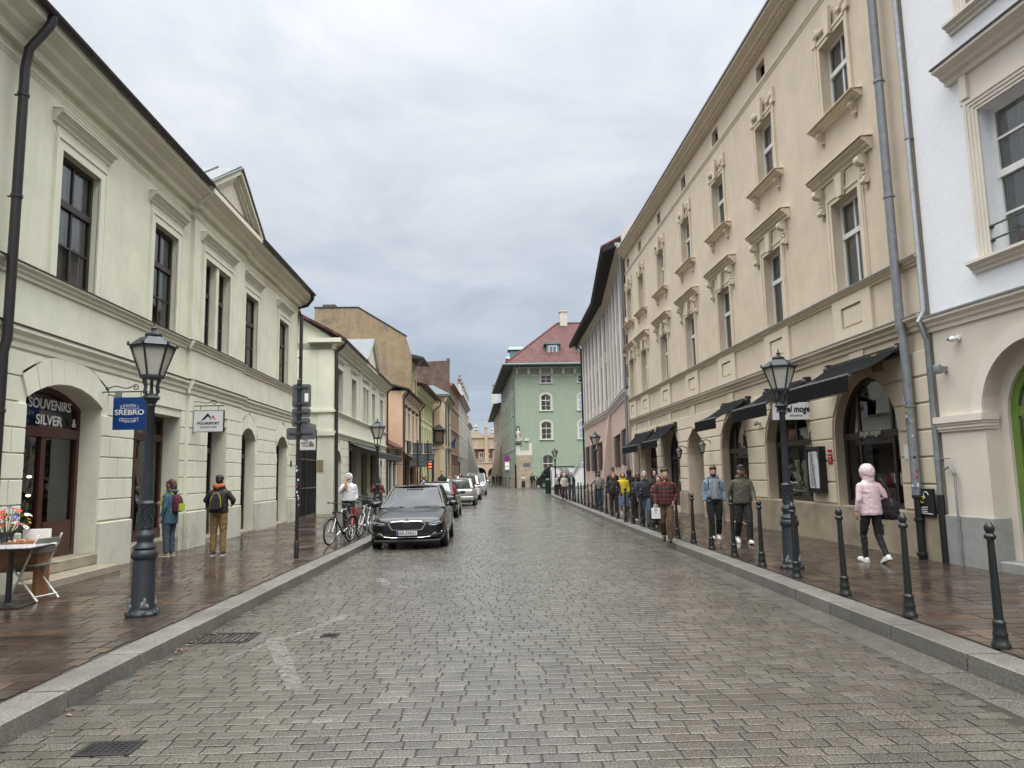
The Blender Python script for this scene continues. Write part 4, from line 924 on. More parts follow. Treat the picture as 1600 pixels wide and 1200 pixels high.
 # ground floor frames
 for i, (g, nm) in enumerate(zip(gops, ('shop_front', 'shop_window', 'door', None, 'shop_front', 'shop_front', 'door'))):
  xa, xb, zb, zt, r, d = g; zs = zt - r; zb = max(zb, 0.14)
  if nm is None:
   dd = MB(); dd.poly([(x, 1.28, z) for x, z in outline(xa, xb, 0.1, zt, r)]); o = dd.build('gateway_door', M_BROWN, f.e, recalc=False)
   b = MB()
   for k in range(9): b.box(xa + 0.1 + k * 0.2, xa + 0.13 + k * 0.2, 1.2, 1.23, 0.14, 2.3)
   b.build('grille', M_BLACK, o)
   continue
  fr = (zs - zb - 0.1) / (zt - zb)
  if nm == 'shop_window': o = window(f, xa, xb, zb, zt, M_BROWN, rise=r, dep=d - 0.05, t=0.1, v=((0.5, fr, 1),), h=((fr, 0, 1, 0.12),), gm=M_SHOPGLASS, name=nm, bt=0.08)
  else: o = window(f, xa, xb, zb, zt, M_BROWN, rise=r, dep=d - 0.05, t=0.1, v=((0.27, 0, 1), (0.78, 0, 1)), h=((fr, 0, 1, 0.12), (fr - 0.06, 0.27, 0.78, 0.06)), gm=M_SHOPGLASS, name=nm, bt=0.08, panel=(0.3, 0.75, 0.0, 0.15))
  if i == 0:
   cu = MB(); cu.poly([(xa + 0.1, d + 0.2, zb), (xa + 0.55, d + 0.2, zb), (xa + 0.55, d + 0.2, zs), (xa + 0.1, d + 0.2, zs)]); cu.build('blind', mat('grey blind', (0.2, 0.21, 0.21), rough=0.8), o, recalc=False)
   wp = MB(); wp.box(xb - 0.42, xb - 0.14, d - 0.03, d - 0.02, 1.75, 2.3); wp.build('poster', M_WHITE, o)
   rd = MB(); [rd.lathe([(0.055, 0), (0.055, 0.006)], 12, (0, 0, 0)) for _ in ()]
   for zz in (2.02, 2.14): rd.loft([[(xb - 0.3 + 0.055 * cos(k * pi / 8), yy, zz + 0.055 * sin(k * pi / 8)) for k in range(16)] for yy in (d - 0.031, d - 0.036)])
   rd.build('poster_mark', mat('red print', (0.45, 0.02, 0.02), rough=0.5), o)
   text('kogel mogel', 0.15, M_LETT, o, loc=((xa + xb) / 2 - 0.05, d - 0.12, 2.25), shear=0.25, bold=0.004)
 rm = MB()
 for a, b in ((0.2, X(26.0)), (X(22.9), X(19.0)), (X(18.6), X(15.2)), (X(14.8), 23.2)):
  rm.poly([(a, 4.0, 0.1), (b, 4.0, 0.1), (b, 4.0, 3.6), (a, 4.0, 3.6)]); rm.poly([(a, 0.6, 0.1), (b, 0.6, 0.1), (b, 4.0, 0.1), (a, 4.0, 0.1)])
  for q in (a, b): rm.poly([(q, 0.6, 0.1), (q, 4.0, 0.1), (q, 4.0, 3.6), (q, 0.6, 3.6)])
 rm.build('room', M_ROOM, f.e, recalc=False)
 gc = MB(); gc.box(X(18.05) + 0.2, X(18.05) + 0.75, 0.5, 0.55, 0.9, 2.9); gc.build('green_curtain', mat('green curtain', (0.12, 0.13, 0.05), rough=0.9), f.e)
 # roof, parapet at the far end
 roof_slab(f, -0.05, 23.4, -0.34, 12.45, 8.5, 17.8, M_TILE)
 fw = MB(); fw.ext([(0, -0.1, 12.3), (0, -0.1, 13.42), (0, 1.6, 15.28), (0, 9.5, 21.0), (0, 9.5, 12.3)], (-0.35, 0, 0)); fw.build('gable_wall', plaster('pale gable plaster', (0.6, 0.59, 0.54)), f.e)
 # pipes
 xp = X(11.6)
 downpipe(f, [(xp, -0.42, 12.35), (xp, -0.3, 12.1), (xp, -0.17, 11.8), (xp, -0.17, 3.98), (xp, -0.16, 3.88), (xp, -0.14, 3.78), (xp, -0.13, 3.68), (xp, -0.13, 1.15)], 0.075, M_ZINC, clips=[(xp, -0.17, z) for z in (10.6, 8.3, 6.2)] + [(xp, -0.13, 2.6)])
 dp = MB(); dp.tube([(xp, -0.13, 1.16), (xp, -0.13, 0.12)], 0.06, n=12);
 for z in (1.12, 0.75, 0.2): dp.lathe([(0.075, -0.03), (0.085, 0), (0.075, 0.03)], 12, (xp, -0.13, z))
 dp.build('cast_iron_pipe', M_BLACK, f.e, smooth=True)
 stk = MB(); rnd = random.Random(9); sm = [M_WHITE, M_BLACK, mat('sticker red', (0.4, 0.05, 0.04), rough=0.4), mat('sticker blue', (0.05, 0.15, 0.4), rough=0.4), mat('sticker yellow', (0.6, 0.45, 0.05), rough=0.4)]
 for k in range(30):
  z = rnd.uniform(1.2, 2.75); a = rnd.uniform(pi * 1.0, pi * 1.9); da = rnd.uniform(0.3, 0.65); hh = rnd.uniform(0.02, 0.06); q = [(xp + 0.0775 * cos(a + da * t / 3), -0.13 + 0.0775 * sin(a + da * t / 3)) for t in range(4)]
  m_ = rnd.choice((0, 0, 0, 1, 2, 3, 4))
  o_ = len(stk.v); stk.loft([[(x, y, z) for x, y in q], [(x, y, z + hh) for x, y in q]], cap=False, closed=False, m=m_)
 stk.build('sticker_pattern', sm, f.e, recalc=False)
 for (px, py, w_, h_, m_, nm) in ((1297, 714, 0.17, 0.3, mat('red plate', (0.42, 0.015, 0.02), rough=0.4), 'red_plate'), (1417, 706, 0.16, 0.24, M_WHITE, 'notice_plate')):
  u, z = f.uv(px, py, 0.04); b = MB(); b.box(u - w_ / 2, u + w_ / 2, -0.045, -0.028, z - h_ / 2, z + h_ / 2); b.build(nm, m_, f.e)
  for k in range(3):
   if nm == 'red_plate': text(('OTWARTE', 'DO', '22')[k], 0.045, M_WHITE, f.e, loc=(u, -0.049, z + 0.07 - 0.07 * k))
 cam_ = MB(); u, z = f.uv(1184, 661, 0.1); cam_.tube([(u, 0, z), (u, -0.1, z - 0.02)], 0.03); cam_.tube([(u - 0.09, -0.12, z - 0.03), (u + 0.1, -0.16, z + 0.0)], 0.045); cam_.build('security_camera', M_ZINC, f.e, smooth=True)
 ob = MB(); u = X(12.55); ob.box(u - 0.09, u + 0.09, -0.13, 0, 3.3, 3.62); ob.build('alarm_box', mat('ochre alarm box', (0.3, 0.21, 0.07), rough=0.5), f.e)
 return f
M_LETT = mat('pale lettering', (0.6, 0.6, 0.57), rough=0.6)
R1 = build_R1()
AWG = 'black awnings of the tan tenement'
_X = lambda y: 34.5 - y
awning(R1, _X(14.35), _X(11.8), 3.6, 0.9, 0.44, 'widest black awning, over the arched restaurant door nearest the camera', group=AWG, seed=1)
awning(R1, _X(17.6), _X(15.4), 3.5, 0.88, 0.46, 'black awning behind the right-hand lamp post, over the menu window', group=AWG, seed=2)
awning(R1, _X(20.85), _X(18.95), 3.46, 0.85, 0.47, 'black awning over the door beside the open gateway', group=AWG, seed=3)
awning(R1, _X(28.9), _X(26.3), 3.3, 0.65, 0.55, 'black awning just beyond the open gateway, above the plaid shirt man', group=AWG, seed=4)
awning(R1, _X(33.0), _X(29.8), 3.25, 0.65, 0.55, 'farthest black awning on the tan tenement, next to its grey corner pipe', group=AWG, seed=5)
# ------------------------------------------------------------ white house, near right
def build_R0():
 A = (7.22, 11.02); d = Vector((0.0877, -0.99615))
 f = Facade('white_house', 'white house with a cream arcaded ground floor and a green arched door', A, (A[0] + d.x * 9, A[1] + d.y * 9))
 MW = plaster('white plaster', (0.80, 0.81, 0.83), streak=0.03, bump=0.3, bscale=9, var=0.02); MC = plaster('cream plaster', (0.66, 0.60, 0.51), streak=0.06); MCT = plaster('cream mouldings', (0.70, 0.645, 0.56), streak=0.05)
 MGRN = mat('green painted joinery', (0.13, 0.21, 0.035), rough=0.4, var=0.12)
 arches = [(0.89, 2.83), (4.3, 6.24)]
 gops = [(a, b, 0, 3.31, 0.97, 0.24) for a, b in arches]
 wins = [(1.35, 2.62), (4.75, 6.02)]
 up = MB(); ops = [(a, b, z, z + 2.2, 0, 0.3) for a, b in wins for z in (4.56, 8.3)]
 wall_mb(up, 0, 9, 3.95, 12.4, ops); up.poly([(0, 0, 3.95), (0, 9, 3.95), (0, 9, 12.4), (0, 0, 12.4)]); up.poly([(9, 0, 3.95), (9, 9, 3.95), (9, 9, 12.4), (9, 0, 12.4)]); up.poly([(0, 0, 12.4), (9, 0, 12.4), (9, 9, 12.4), (0, 9, 12.4)])
 up.build('upper_wall', MW, f.e, recalc=False)
 lo = MB(); wall_mb(lo, 0, 9, 0, 3.95, gops); lo.poly([(0, 0, 0), (0, 9, 0), (0, 9, 3.95), (0, 0, 3.95)]); lo.poly([(9, 0, 0), (9, 9, 0), (9, 9, 3.95), (9, 0, 3.95)])
 for a, b in arches: wall_mb(lo, a, b, 0, 3.31, [(a + 0.16, b - 0.16, 0.25, 3.13, 0.81, 0.22)], 0.24)
 lo.build('arcade_wall', MC, f.e, recalc=False)
 # arch bands and imposts
 for a, b in arches:
  ab = MB(); i_ = arc_pts(a, b, 3.31, 0.97, 24); o_ = arc_pts(a - 0.2, b + 0.2, 3.51, 1.17, 24)
  ab.loft([[(x, -0.03, z) for x, z in i_], [(x, -0.03, z) for x, z in o_], [(x, 0.01, z) for x, z in o_], [(x, 0.01, z) for x, z in i_], [(x, -0.03, z) for x, z in i_]], cap=False, closed=False); ab.build('arch_band', MCT, f.e, recalc=False)
 pr = MB()
 for a, b in ((0.0, 0.89), (2.83, 4.3), (6.24, 9.0)):
  for z0, z1, o in ((2.13, 2.17, 0.03), (2.17, 2.22, 0.05), (2.22, 2.26, 0.065), (2.26, 2.36, 0.09)):
   pr.box(a - (0.02 if a > 0 else 0.06), b + o * 0.6, -o, 0.2, z0 + 0.0005, z1)
 pr.split('impost_moulding', MCT, f.e)
 pl = MB()
 for a, b in ((-0.03, 0.93), (2.79, 4.34), (6.2, 9.0)): pl.bbox(a, b, -0.045, 0.255, 0, 0.86, 0.015)
 pl.split('plinth', mat('grey plinth paint', (0.30, 0.30, 0.285), rough=0.7, var=0.12, stain=0.3), f.e)
 for a, b in arches:
  st = MB(); st.bbox(a + 0.04, b - 0.04, -0.02, 0.6, 0, 0.26, 0.015); st.build('door_step', mat('grey stone step', (0.26, 0.26, 0.25), rough=0.7), f.e)
  xa, xb = a + 0.16, b - 0.16
  o = window(f, xa, xb, 0.26, 3.13, MGRN, rise=0.81, dep=0.32, t=0.12, v=((0.5, 0, 0.73),), h=((0.73, 0, 1, 0.14),), bt=0.16, name='arched_door', panel=(0.06, 0.94, 0.02, 0.22))
 lg = MB(); lg.prof(-0.13, 9.0, mould(3.72, 3.95, 0.14)); lg.build('string_course', MCT, f.e)
 tn = MB(); tn.prof(-0.14, 9.0, [(0.01, 4.0), (-0.16, 3.965), (-0.16, 3.94), (-0.15, 3.94), (-0.15, 3.957), (0.01, 3.985)]); tn.build('tin_flashing', M_ZINC, f.e)
 for a, b in wins:
  for z in (4.56, 8.3):
   zt = z + 2.2
   o = window(f, a, b, z, zt, M_WINW, dep=0.22, t=0.075, v=((0.5, 0, 1),), h=((0.54, 0, 1, 0.1), (0.27, 0, 1, 0.035), (0.78, 0, 1, 0.035)), curtain=0.5)
   s_ = MB()
   for w0, w1, dd in ((0, 0.05, 0.02), (0.05, 0.1, 0.035), (0.1, 0.15, 0.05), (0.15, 0.2, 0.065)): ring(s_, outline(a - w1, b + w1, z, zt + w1, 0), outline(a - w0, b + w0, z - 0.001, zt + w0, 0), -dd, 0.01)
   s_.box(a - 0.3, b + 0.3, -0.02, 0.01, zt + 0.201, zt + 0.62)
   for x in (a - 0.16, b + 0.16): s_.box(x - 0.07, x + 0.07, -0.08, 0.0, zt + 0.24, zt + 0.6)
   s_.build('surround', MCT, o)
   h = MB(); h.prof(a - 0.5, b + 0.5, mould(zt + 0.62, zt + 0.88, 0.28)); h.build('hood', MCT, o)
   t_ = MB(); t_.prof(a - 0.52, b + 0.52, [(0.01, zt + 0.93), (-0.3, zt + 0.89), (-0.3, zt + 0.865), (0.01, zt + 0.905)]); t_.build('hood_flashing', M_ZINC_DK, o)
   sl = MB(); sl.prof(a - 0.36, b + 0.36, mould(z - 0.17, z - 0.0, 0.15)); sl.build('sill', MCT, o)
   rl = MB()
   for zz in (z + 0.22, z + 0.42):
    rl.tube([(a + 0.0, 0.02, zz), (a + 0.1, -0.03, zz), (b - 0.1, -0.03, zz), (b, 0.02, zz)], 0.014, n=6); rl.ball((a + 0.03, 0.0, zz), 0.035, 8, 6); rl.ball((b - 0.03, 0.0, zz), 0.035, 8, 6)
   rl.build('window_rail', mat('green rail', (0.03, 0.07, 0.04), rough=0.4), o, smooth=True)
 cr = MB(); cr.prof(-0.05, 9, mould(11.9, 12.4, 0.5)); cr.build('cornice', MCT, f.e)
 roof_slab(f, -0.02, 9, -0.5, 12.42, 5, 16, M_TILE)
 downpipe(f, [(-0.07, -0.05, 12.3), (-0.07, -0.05, 4.1), (-0.06, -0.17, 3.9), (-0.06, -0.05, 3.6), (-0.08, -0.05, 1.15)], 0.045, M_ZINC, clips=[(-0.07, -0.05, 7.0), (-0.08, -0.05, 1.7)])
 dp = MB(); dp.tube([(-0.08, -0.05, 1.16), (-0.08, -0.05, 0.12)], 0.055, n=10); dp.build('cast_iron_pipe', M_BLACK, f.e, smooth=True)
 u, z = f.uv(1489, 528, 0.1); c = MB(); c.lathe([(0.05, 0), (0.05, 0.03)], 12, (0, 0, 0)); c.v = [(u + x, -zz, z + y) for x, y, zz in c.v]; c.ball((u - 0.03, -0.09, z - 0.01), (0.06, 0.045, 0.045)); c.tube([(u, -0.03, z), (u - 0.03, -0.09, z)], 0.025); c.build('security_camera', M_WHITE, f.e, smooth=True)
 ln = MB(); ln.ball((u - 0.07, -0.12, z - 0.012), 0.022); ln.build('camera_lens', M_BLACK, f.e, smooth=True)
 u, z = f.uv(1470, 577, 0.1); l = MB(); l.lathe([(0.055, -0.07), (0.06, -0.06), (0.06, 0.06), (0.055, 0.07)], 14, (u - 0.01, -0.15, z)); l.bar((u - 0.01, -0.1, z), (u - 0.01, 0, z), 0.06, 0.09); l.build('wall_lamp', M_ZINC, f.e, smooth=True)
 # lightning conductor pipe
 k = MB(); x = 0.27; k.tube([(0.0, -0.05, 1.72), (0.22, -0.06, 1.72)], 0.008, n=6); k.tube([(0.05, -0.05, 1.55), (0.2, -0.06, 1.6), (x, -0.06, 1.5), (x, -0.06, 0.12)], 0.018, n=8); k.lathe([(0.03, -0.02), (0.03, 0.02)], 8, (x, -0.06, 1.48)); k.lathe([(0.026, -0.015), (0.026, 0.015)], 8, (x, -0.06, 0.8)); k.build('conductor_pipe', M_ZINC, f.e, smooth=True)
 return f
R0 = build_R0()
def bx_wins(f, lst, fm, trim, dep=0.18, t=0.06, v=((0.5, 0, 1),), h=((0.6, 0, 1, 0.07),), sill=True, sur=0.1, curtain=0.0, out=0.03, gm=None):
 for q in lst:
  xa, xb, za, zt, rise = q
  o = window(f, xa, xb, za, zt, fm, rise=rise, dep=dep, t=t, v=v, h=h, curtain=curtain, gm=gm)
  if sur:
   s_ = MB(); ring(s_, outline(xa - sur, xb + sur, za, zt + sur, rise * (1 + 2 * sur / (xb - xa)) if rise else 0), outline(xa, xb, za - 0.001, zt, rise), -out, 0.01); s_.build('surround', trim, o)
  if sill:
   b = MB(); b.box(xa - sur - 0.08, xb + sur + 0.08, -0.12, 0.01, za - 0.1, za - 0.001); b.build('sill', trim, o)
# ------------------------------------------------------------ pink house whose front bends
def build_R2():
 global XF
 f = Facade('pink_house', 'pink and white house with slim vertical windows and very wide dark eaves', (8.6, 47.0), (7.27, 34.75))
 MP = plaster('pink plaster', (0.54, 0.405, 0.345), streak=0.2, stain=0.12); MWH = plaster('off white plaster', (0.70, 0.68, 0.63), streak=0.12); MPL = plaster('pale panel plaster', (0.42, 0.345, 0.30))
 MEAVE = mat('dark timber soffit', (0.012, 0.012, 0.013), rough=0.8); MSL = mat('grey window boards', (0.15, 0.16, 0.15), rough=0.5)
 f2 = Facade('wing', 'x', (9.07, 62.0), (8.6, 47.0)); rot = f2.e.rotation_euler.z
 bpy.data.objects.remove(f2.e); f2.e = f.e
 Minv = (Matrix.Translation(f.A) @ Matrix.Rotation(f.e.rotation_euler.z, 4, 'Z')).inverted(); M2 = Minv @ Matrix.Translation(f2.A) @ Matrix.Rotation(rot, 4, 'Z')
 for g, xf, gpx, npan in ((f, None, [(961, 969, 677, 730), (973.5, 979, 668, 727)], 5), (f2, M2, [(916, 921, 697, 736), (924, 929.5, 694, 736), (934.5, 941, 690, 735)], 7)):
  XF = xf; L = g.L; gw = []
  for a, b, t_, bt in gpx:
   ua, _ = g.uv(a, 700); ub, zt = g.uv(b, t_); _, zb = g.uv(b, bt); gw.append((ua, ub, zb, zt, 0))
  pw = L / npan; ups = []
  for i in range(npan):
   xm = (i + 0.5) * pw; ups += [(xm - 0.36, xm + 0.36, 6.4, 8.9, 0), (xm - 0.36, xm + 0.36, 9.7, 12.0, 0)]
  house_body(g, 0, L, 5.3, 9, [w_ + (0.25,) for w_ in gw], MP, 'lower_wall')
  mb = MB(); wall_mb(mb, 0, L, 5.3, 13.0, [w_ + (0.25,) for w_ in ups]); mb.build('upper_wall', MPL, f.e, recalc=False)
  ls = MB()
  for i in range(npan + 1):
   x = min(max(i * pw, 0.2), L - 0.2); ls.box(x - 0.3 * (x > 0.3) - 0.001, x + 0.3 * (x < L - 0.3), -0.05, 0.02, 5.6, 12.45);
  for i in range(npan):
   for s_ in (-1, 1):
    x = (i + 0.5) * pw + s_ * 0.44; ls.box(x - 0.07, x + 0.07, -0.03, 0.02, 5.61, 12.44)
  ls.split('lesene', MWH, f.e)
  cv = MB(); cv.prof(0, L, [(0.05, 12.4), (-0.06, 12.4), (-0.1, 12.5), (-0.35, 12.85), (-0.4, 13.0), (0.05, 13.0)]); cv.prof(0, L, mould(5.28, 5.6, 0.22)); cv.split('moulding', MWH, f.e)
  tl = MB(); tl.prof(0, L, [(0.02, 5.8), (-0.24, 5.63), (-0.24, 5.605), (0.02, 5.7)]); tl.build('tile_course', M_TILE, f.e)
  for q in ups: window(g, *q[:4], MSL, dep=0.15, t=0.05, v=((0.5, 0, 1),), h=((0.3, 0, 1), (0.65, 0, 1)))
  for q in gw:
   o = window(g, *q[:4], MSL, dep=0.2, t=0.05, v=((0.5, 0, 1),))
   b = MB(); n = 9
   for k in range(6): x = q[0] + (q[1] - q[0]) * (k + 0.5) / 6; b.tube([(x, 0.0, q[2]), (x, -0.1, q[2] + 0.08), (x, -0.1, q[3] - 0.05), (x, 0.0, q[3])], 0.012, n=5)
   for k in range(14): z = q[2] + 0.08 + (q[3] - q[2] - 0.15) * k / 13; b.box(q[0], q[1], -0.115, -0.1, z - 0.012, z + 0.012)
   b.build('window_grille', M_BLACK, o)
  so = MB(); so.prof(-0.5 if xf is None else -1.0, L + (0.0 if xf is None else 0.05), [(0.3, 13.02), (-0.97, 12.56), (-1.02, 12.6), (-1.02, 12.72), (0.3, 13.4)]); so.build('eaves', MEAVE, f.e)
  roof_slab(g, -1.0 if xf is not None else 0, L, -1.07, 12.74, 5.0, 15.7, M_TILE)
 XF = None
 gu = MB(); gu.box(0, 1, 0, 1, 0, 1);
 bt = MB(); rg = lambda z, o, w_: [(-w_, 0.1, z), (-w_, -o, z), (w_ * 0.4, -o * 1.02, z), (w_ * 0.4, 0.1, z)]
 bt.loft([rg(0, 0.75, 1.15), rg(2.5, 0.5, 1.12), rg(5.25, 0.12, 1.1)]); bt.build('buttress', MP, f.e)
 downpipe(f, [(f.L - 0.05, -0.3, 12.95), (f.L - 0.05, -0.12, 12.4), (f.L - 0.05, -0.12, 0.2)], 0.07, M_ZINC, clips=[(f.L - 0.05, -0.12, 6.1), (f.L - 0.05, -0.12, 9.3)])
 XF = M2; downpipe(f2, [(0.1, -0.9, 13.0), (-0.08, -0.1, 12.3), (-0.08, -0.12, 0.2)], 0.08, M_ZINC_DK); XF = None
 return f
build_R2()
# ------------------------------------------------------------ farther houses on the left
M_PEACH = plaster('peach plaster', (0.56, 0.39, 0.275)); M_PEACH2 = plaster('cream peach plaster', (0.62, 0.49, 0.36))
M_LIME = plaster('lime yellow plaster', (0.54, 0.53, 0.30)); M_LIMET = plaster('lime yellow mouldings', (0.60, 0.59, 0.37))
M_OCHRE = plaster('weathered ochre firewall', (0.30, 0.23, 0.145), streak=0.6, stain=0.8, stain_col=(0.17, 0.15, 0.125), var=0.14)
M_CREAM = plaster('cream ochre plaster', (0.62, 0.49, 0.33)); M_CREAMTT = plaster('cream ochre mouldings', (0.64, 0.52, 0.36))
M_SLATE = mat('dark roof sheet', (0.025, 0.025, 0.028), rough=0.55, var=0.2); M_BLUEZ = mat('blue grey roof sheet', (0.10, 0.125, 0.135), rough=0.8, var=0.15)
def build_far_left():
 # annex with the lean-to roof
 f = Facade('shop_annex', 'low shop with a small tiled lean-to roof and a dark fascia, beside the peach house', (-6.0, 47.75), (-5.75, 50.9))
 house_body(f, 0, 3.15, 3.4, 4.0, [(0.3, 1.5, 0.0, 2.6, 0, 0.2), (1.7, 2.9, 0.5, 2.6, 0, 0.2)], M_CREAMG)
 for a, b, z, n in ((0.3, 1.5, 0.14, 'door'), (1.7, 2.9, 0.5, 'shop_window')): window(f, a, b, z, 2.6, mat('grey shutter', (0.07, 0.075, 0.075), rough=0.5), dep=0.15, v=((0.5, 0, 1),), name=n)
 fa = MB(); fa.box(0.0, 3.15, -0.12, 0, 2.7, 3.35); fa.build('fascia', M_BLACK, f.e)
 roof_slab(f, -0.05, 3.2, -0.5, 3.42, 1.2, 4.4, M_TILE)
 # peach house
 f = Facade('peach_house', 'small peach house with a blank side wall and black gutters', (-5.4, 51.0), (-5.15, 62.3))
 L = f.L; W = [(1.0, 2.0), (3.3, 4.3), (6.0, 7.0), (8.6, 9.6)]
 ops = [(a, b, 4.3, 6.3, 0, 0.2) for a, b in W] + [(0.6, 3.8, 0.0, 2.9, 0, 0.3), (4.6, 7.4, 0.0, 2.9, 0, 0.3), (8.2, 10.6, 0, 2.9, 0, 0.3)]
 house_body(f, 0, L, 7.6, 8, ops, M_PEACH2)
 sd = MB(); sd.box(-0.03, 0, -0.02, 8, 0, 7.6); sd.build('side_wall', M_PEACH, f.e)
 bx_wins(f, [(a, b, 4.3, 6.3, 0) for a, b in W], M_BROWN, M_PEACH2, curtain=0.4)
 for a, b in W:
  h = MB(); h.prof(a - 0.2, b + 0.2, mould(6.5, 6.7, 0.15)); h.build('hood', M_ZINC_DK, f.e)
 for q in ops[4:]: window(f, q[0], q[1], 0.14, 2.9, M_BROWN, dep=0.25, v=((0.5, 0, 1),), h=((0.8, 0, 1),), name='shop_front')
 c = MB(); c.prof(-0.1, L, mould(7.3, 7.62, 0.3)); c.build('cornice', M_PEACH2, f.e)
 r = MB(); r.prof(-0.35, L, [(-0.5, 7.63), (4, 8.8), (4, 8.95), (-0.5, 7.75)]); r.build('roof', M_SLATE, f.e)
 gutter(f, -0.3, L, -0.5, 7.66, M_ZINC_DK); downpipe(f, [(0.4, -0.5, 7.6), (0.3, -0.3, 7.3), (0.12, -0.1, 7.0), (0.12, -0.1, 0.2)], 0.07, M_ZINC_DK); downpipe(f, [(L - 0.2, -0.5, 7.6), (L - 0.2, -0.1, 7.1), (L - 0.2, -0.1, 0.2)], 0.07, M_ZINC_DK)
 sg = MB(); sg.box(2.6, 4.6, -0.1, 0, 3.4, 4.2); sg.build('fascia', M_BLACK, f.e)
 awning(f, 0.3, 9.5, 3.2, 1.2, 0.55, 'dark awning along the peach house front, beyond the black shop fascia', mt=MATS['charcoal awning canvas'])
 # ochre firewall house and lime house
 f = Facade('ochre_gable_house', 'tall house showing a huge weathered ochre blank gable above the smaller roofs', (-5.95, 62.4), (-5.75, 67.2))
 house_body(f, 0, 4.8, 11.8, 9, [(a, a + 0.9, z, z + 2.1, 0, 0.2) for a in (0.8, 3.0) for z in (4.4, 8.2)], M_LIME)
 bx_wins(f, [(a, a + 0.9, z, z + 2.1, 0) for a in (0.8, 3.0) for z in (4.4, 8.2)], M_BROWN, M_LIMET)
 fw = MB(); fw.ext([(0, -0.2, 0), (0, -0.2, 11.9), (0, 0.3, 13.6), (0, 4.4, 16.2), (0, 8.2, 16.25), (0, 8.2, 0)], (-0.4, 0, 0)); fw.build('firewall', M_OCHRE, f.e)
 cp = MB()
 for a, b in (((0.25, 13.68), (4.4, 16.28)), ((4.4, 16.28), (8.25, 16.33))): cp.bar((-0.2, a[0], a[1]), (-0.2, b[0], b[1]), 0.5, 0.1)
 cp.build('coping', M_SLATE, f.e)
 r = MB(); r.prof(0.0, 4.9, [(-1.2, 11.7), (0, 11.8), (4.4, 15.6), (8.2, 15.6), (8.2, 15.8), (4.4, 15.8), (0.1, 12.2), (-1.2, 11.85)]); r.build('roof', M_SLATE, f.e)
 br = MB(); br.bar((-0.1, -0.1, 10.6), (0.1, -1.2, 11.65), 0.08, 0.1); br.build('eave_bracket', M_SLATE, f.e)
 ch = MB(); ch.box(-0.1, 0.7, 6.5, 7.6, 16.2, 16.65); ch.build('chimney', mat('sooty brick', (0.12, 0.08, 0.06), rough=0.9, var=0.3), f.e)
 f = Facade('lime_house', 'lime yellow three-storey house with deep dark eaves on the left', (-5.75, 67.25), (-5.25, 81.0))
 L = f.L; n = 6; W = []
 for i in range(n):
  x = 1.0 + i * 2.25
  for za, zt in ((4.3, 6.4), (7.1, 9.0)): W.append((x, x + 1.05, za, zt, 0))
 G_ = [(0.6 + i * 2.2, 2.0 + i * 2.2, 0.1, 2.8, 0) for i in range(6)]
 house_body(f, 0, L, 10.0, 9, [w_ + (0.2,) for w_ in W + G_], M_LIME)
 bx_wins(f, W, M_BROWN, M_LIMET, sur=0.14, out=0.07); bx_wins(f, G_, M_BROWN, M_LIMET, sill=False, gm=M_SHOPGLASS)
 c = MB(); c.prof(0, L, mould(3.3, 3.6, 0.2)); c.prof(0, L, mould(9.4, 9.95, 0.35)); c.split('moulding', M_LIMET, f.e)
 r = MB(); r.prof(-0.1, L + 0.5, [(-1.0, 9.9), (0, 9.98), (4.5, 13.6), (4.5, 13.8), (0, 10.3), (-1.0, 10.05)]); r.build('roof', M_TILE, f.e)
 so = MB(); so.prof(-0.09, L + 0.49, [(-0.99, 9.88), (0, 9.955), (0, 9.97), (-0.99, 9.895)]); so.build('soffit', M_SLATE, f.e)
 downpipe(f, [(L + 0.2, -0.95, 9.9), (L + 0.2, -0.9, 9.4), (L - 0.2, -0.15, 8.7), (L - 0.2, -0.12, 0.2)], 0.08, M_ZINC_DK)
 # cream corner house with a shrine
 f = Facade('cream_corner_house', 'cream corner house with a blue-grey roof edge and a boxed wall shrine', (-3.85, 82.2), (-3.6, 92.0))
 L = f.L; W = [(a, a + 1.0, z, z + 2.0, 0) for a in (1.2, 4.2, 7.2) for z in (5.2, 8.0)] + [(a, a + 1.4, 0.4, 3.0, 0) for a in (1.0, 4.0, 7.0)]
 house_body(f, 0, L, 10.5, 7, [w_ + (0.2,) for w_ in W], M_CREAM)
 bx_wins(f, W, M_BROWN, M_CREAMTT)
 c = MB()
 for z0, z1, o in ((4.5, 4.85, 0.2), (9.9, 10.5, 0.4)):
  c.prof(-o, L, mould(z0, z1, o)); c.loft([[(-o * 0.3, -0.01, z0), (-o * 0.3, 7, z0), (0.05, 7, z0), (0.05, -0.01, z0)], [(-o, -o, z1), (-o, 7, z1), (0.05, 7, z1), (0.05, -o, z1)]])
 c.split('moulding', M_CREAMTT, f.e)
 pl = MB()
 for y in (0.0, 2.0, 4.0): pl.box(-0.08, 0, y, y + 0.7, 0.0, 9.9)
 pl.split('pilaster', M_CREAMTT, f.e)
 r = MB(); r.loft([[(-0.6, -0.6, 10.5), (L, -0.6, 10.5), (L, 7, 10.5), (-0.6, 7, 10.5)], [(-0.6, -0.6, 10.75), (L, -0.6, 10.75), (L, 7, 10.75), (-0.6, 7, 10.75)], [(1.5, 1.5, 12.0), (L, 1.5, 12.0), (L, 7, 12.0), (1.5, 7, 12.0)]]); r.build('roof', M_BLUEZ, f.e)
 downpipe(f, [(-0.2, -0.3, 10.4), (-0.1, -0.1, 9.8), (-0.1, -0.1, 0.2)], 0.09, M_BLUEZ); downpipe(f, [(4.0, -0.3, 10.4), (4.0, -0.1, 9.8), (4.0, -0.1, 0.2)], 0.09, M_BLUEZ)
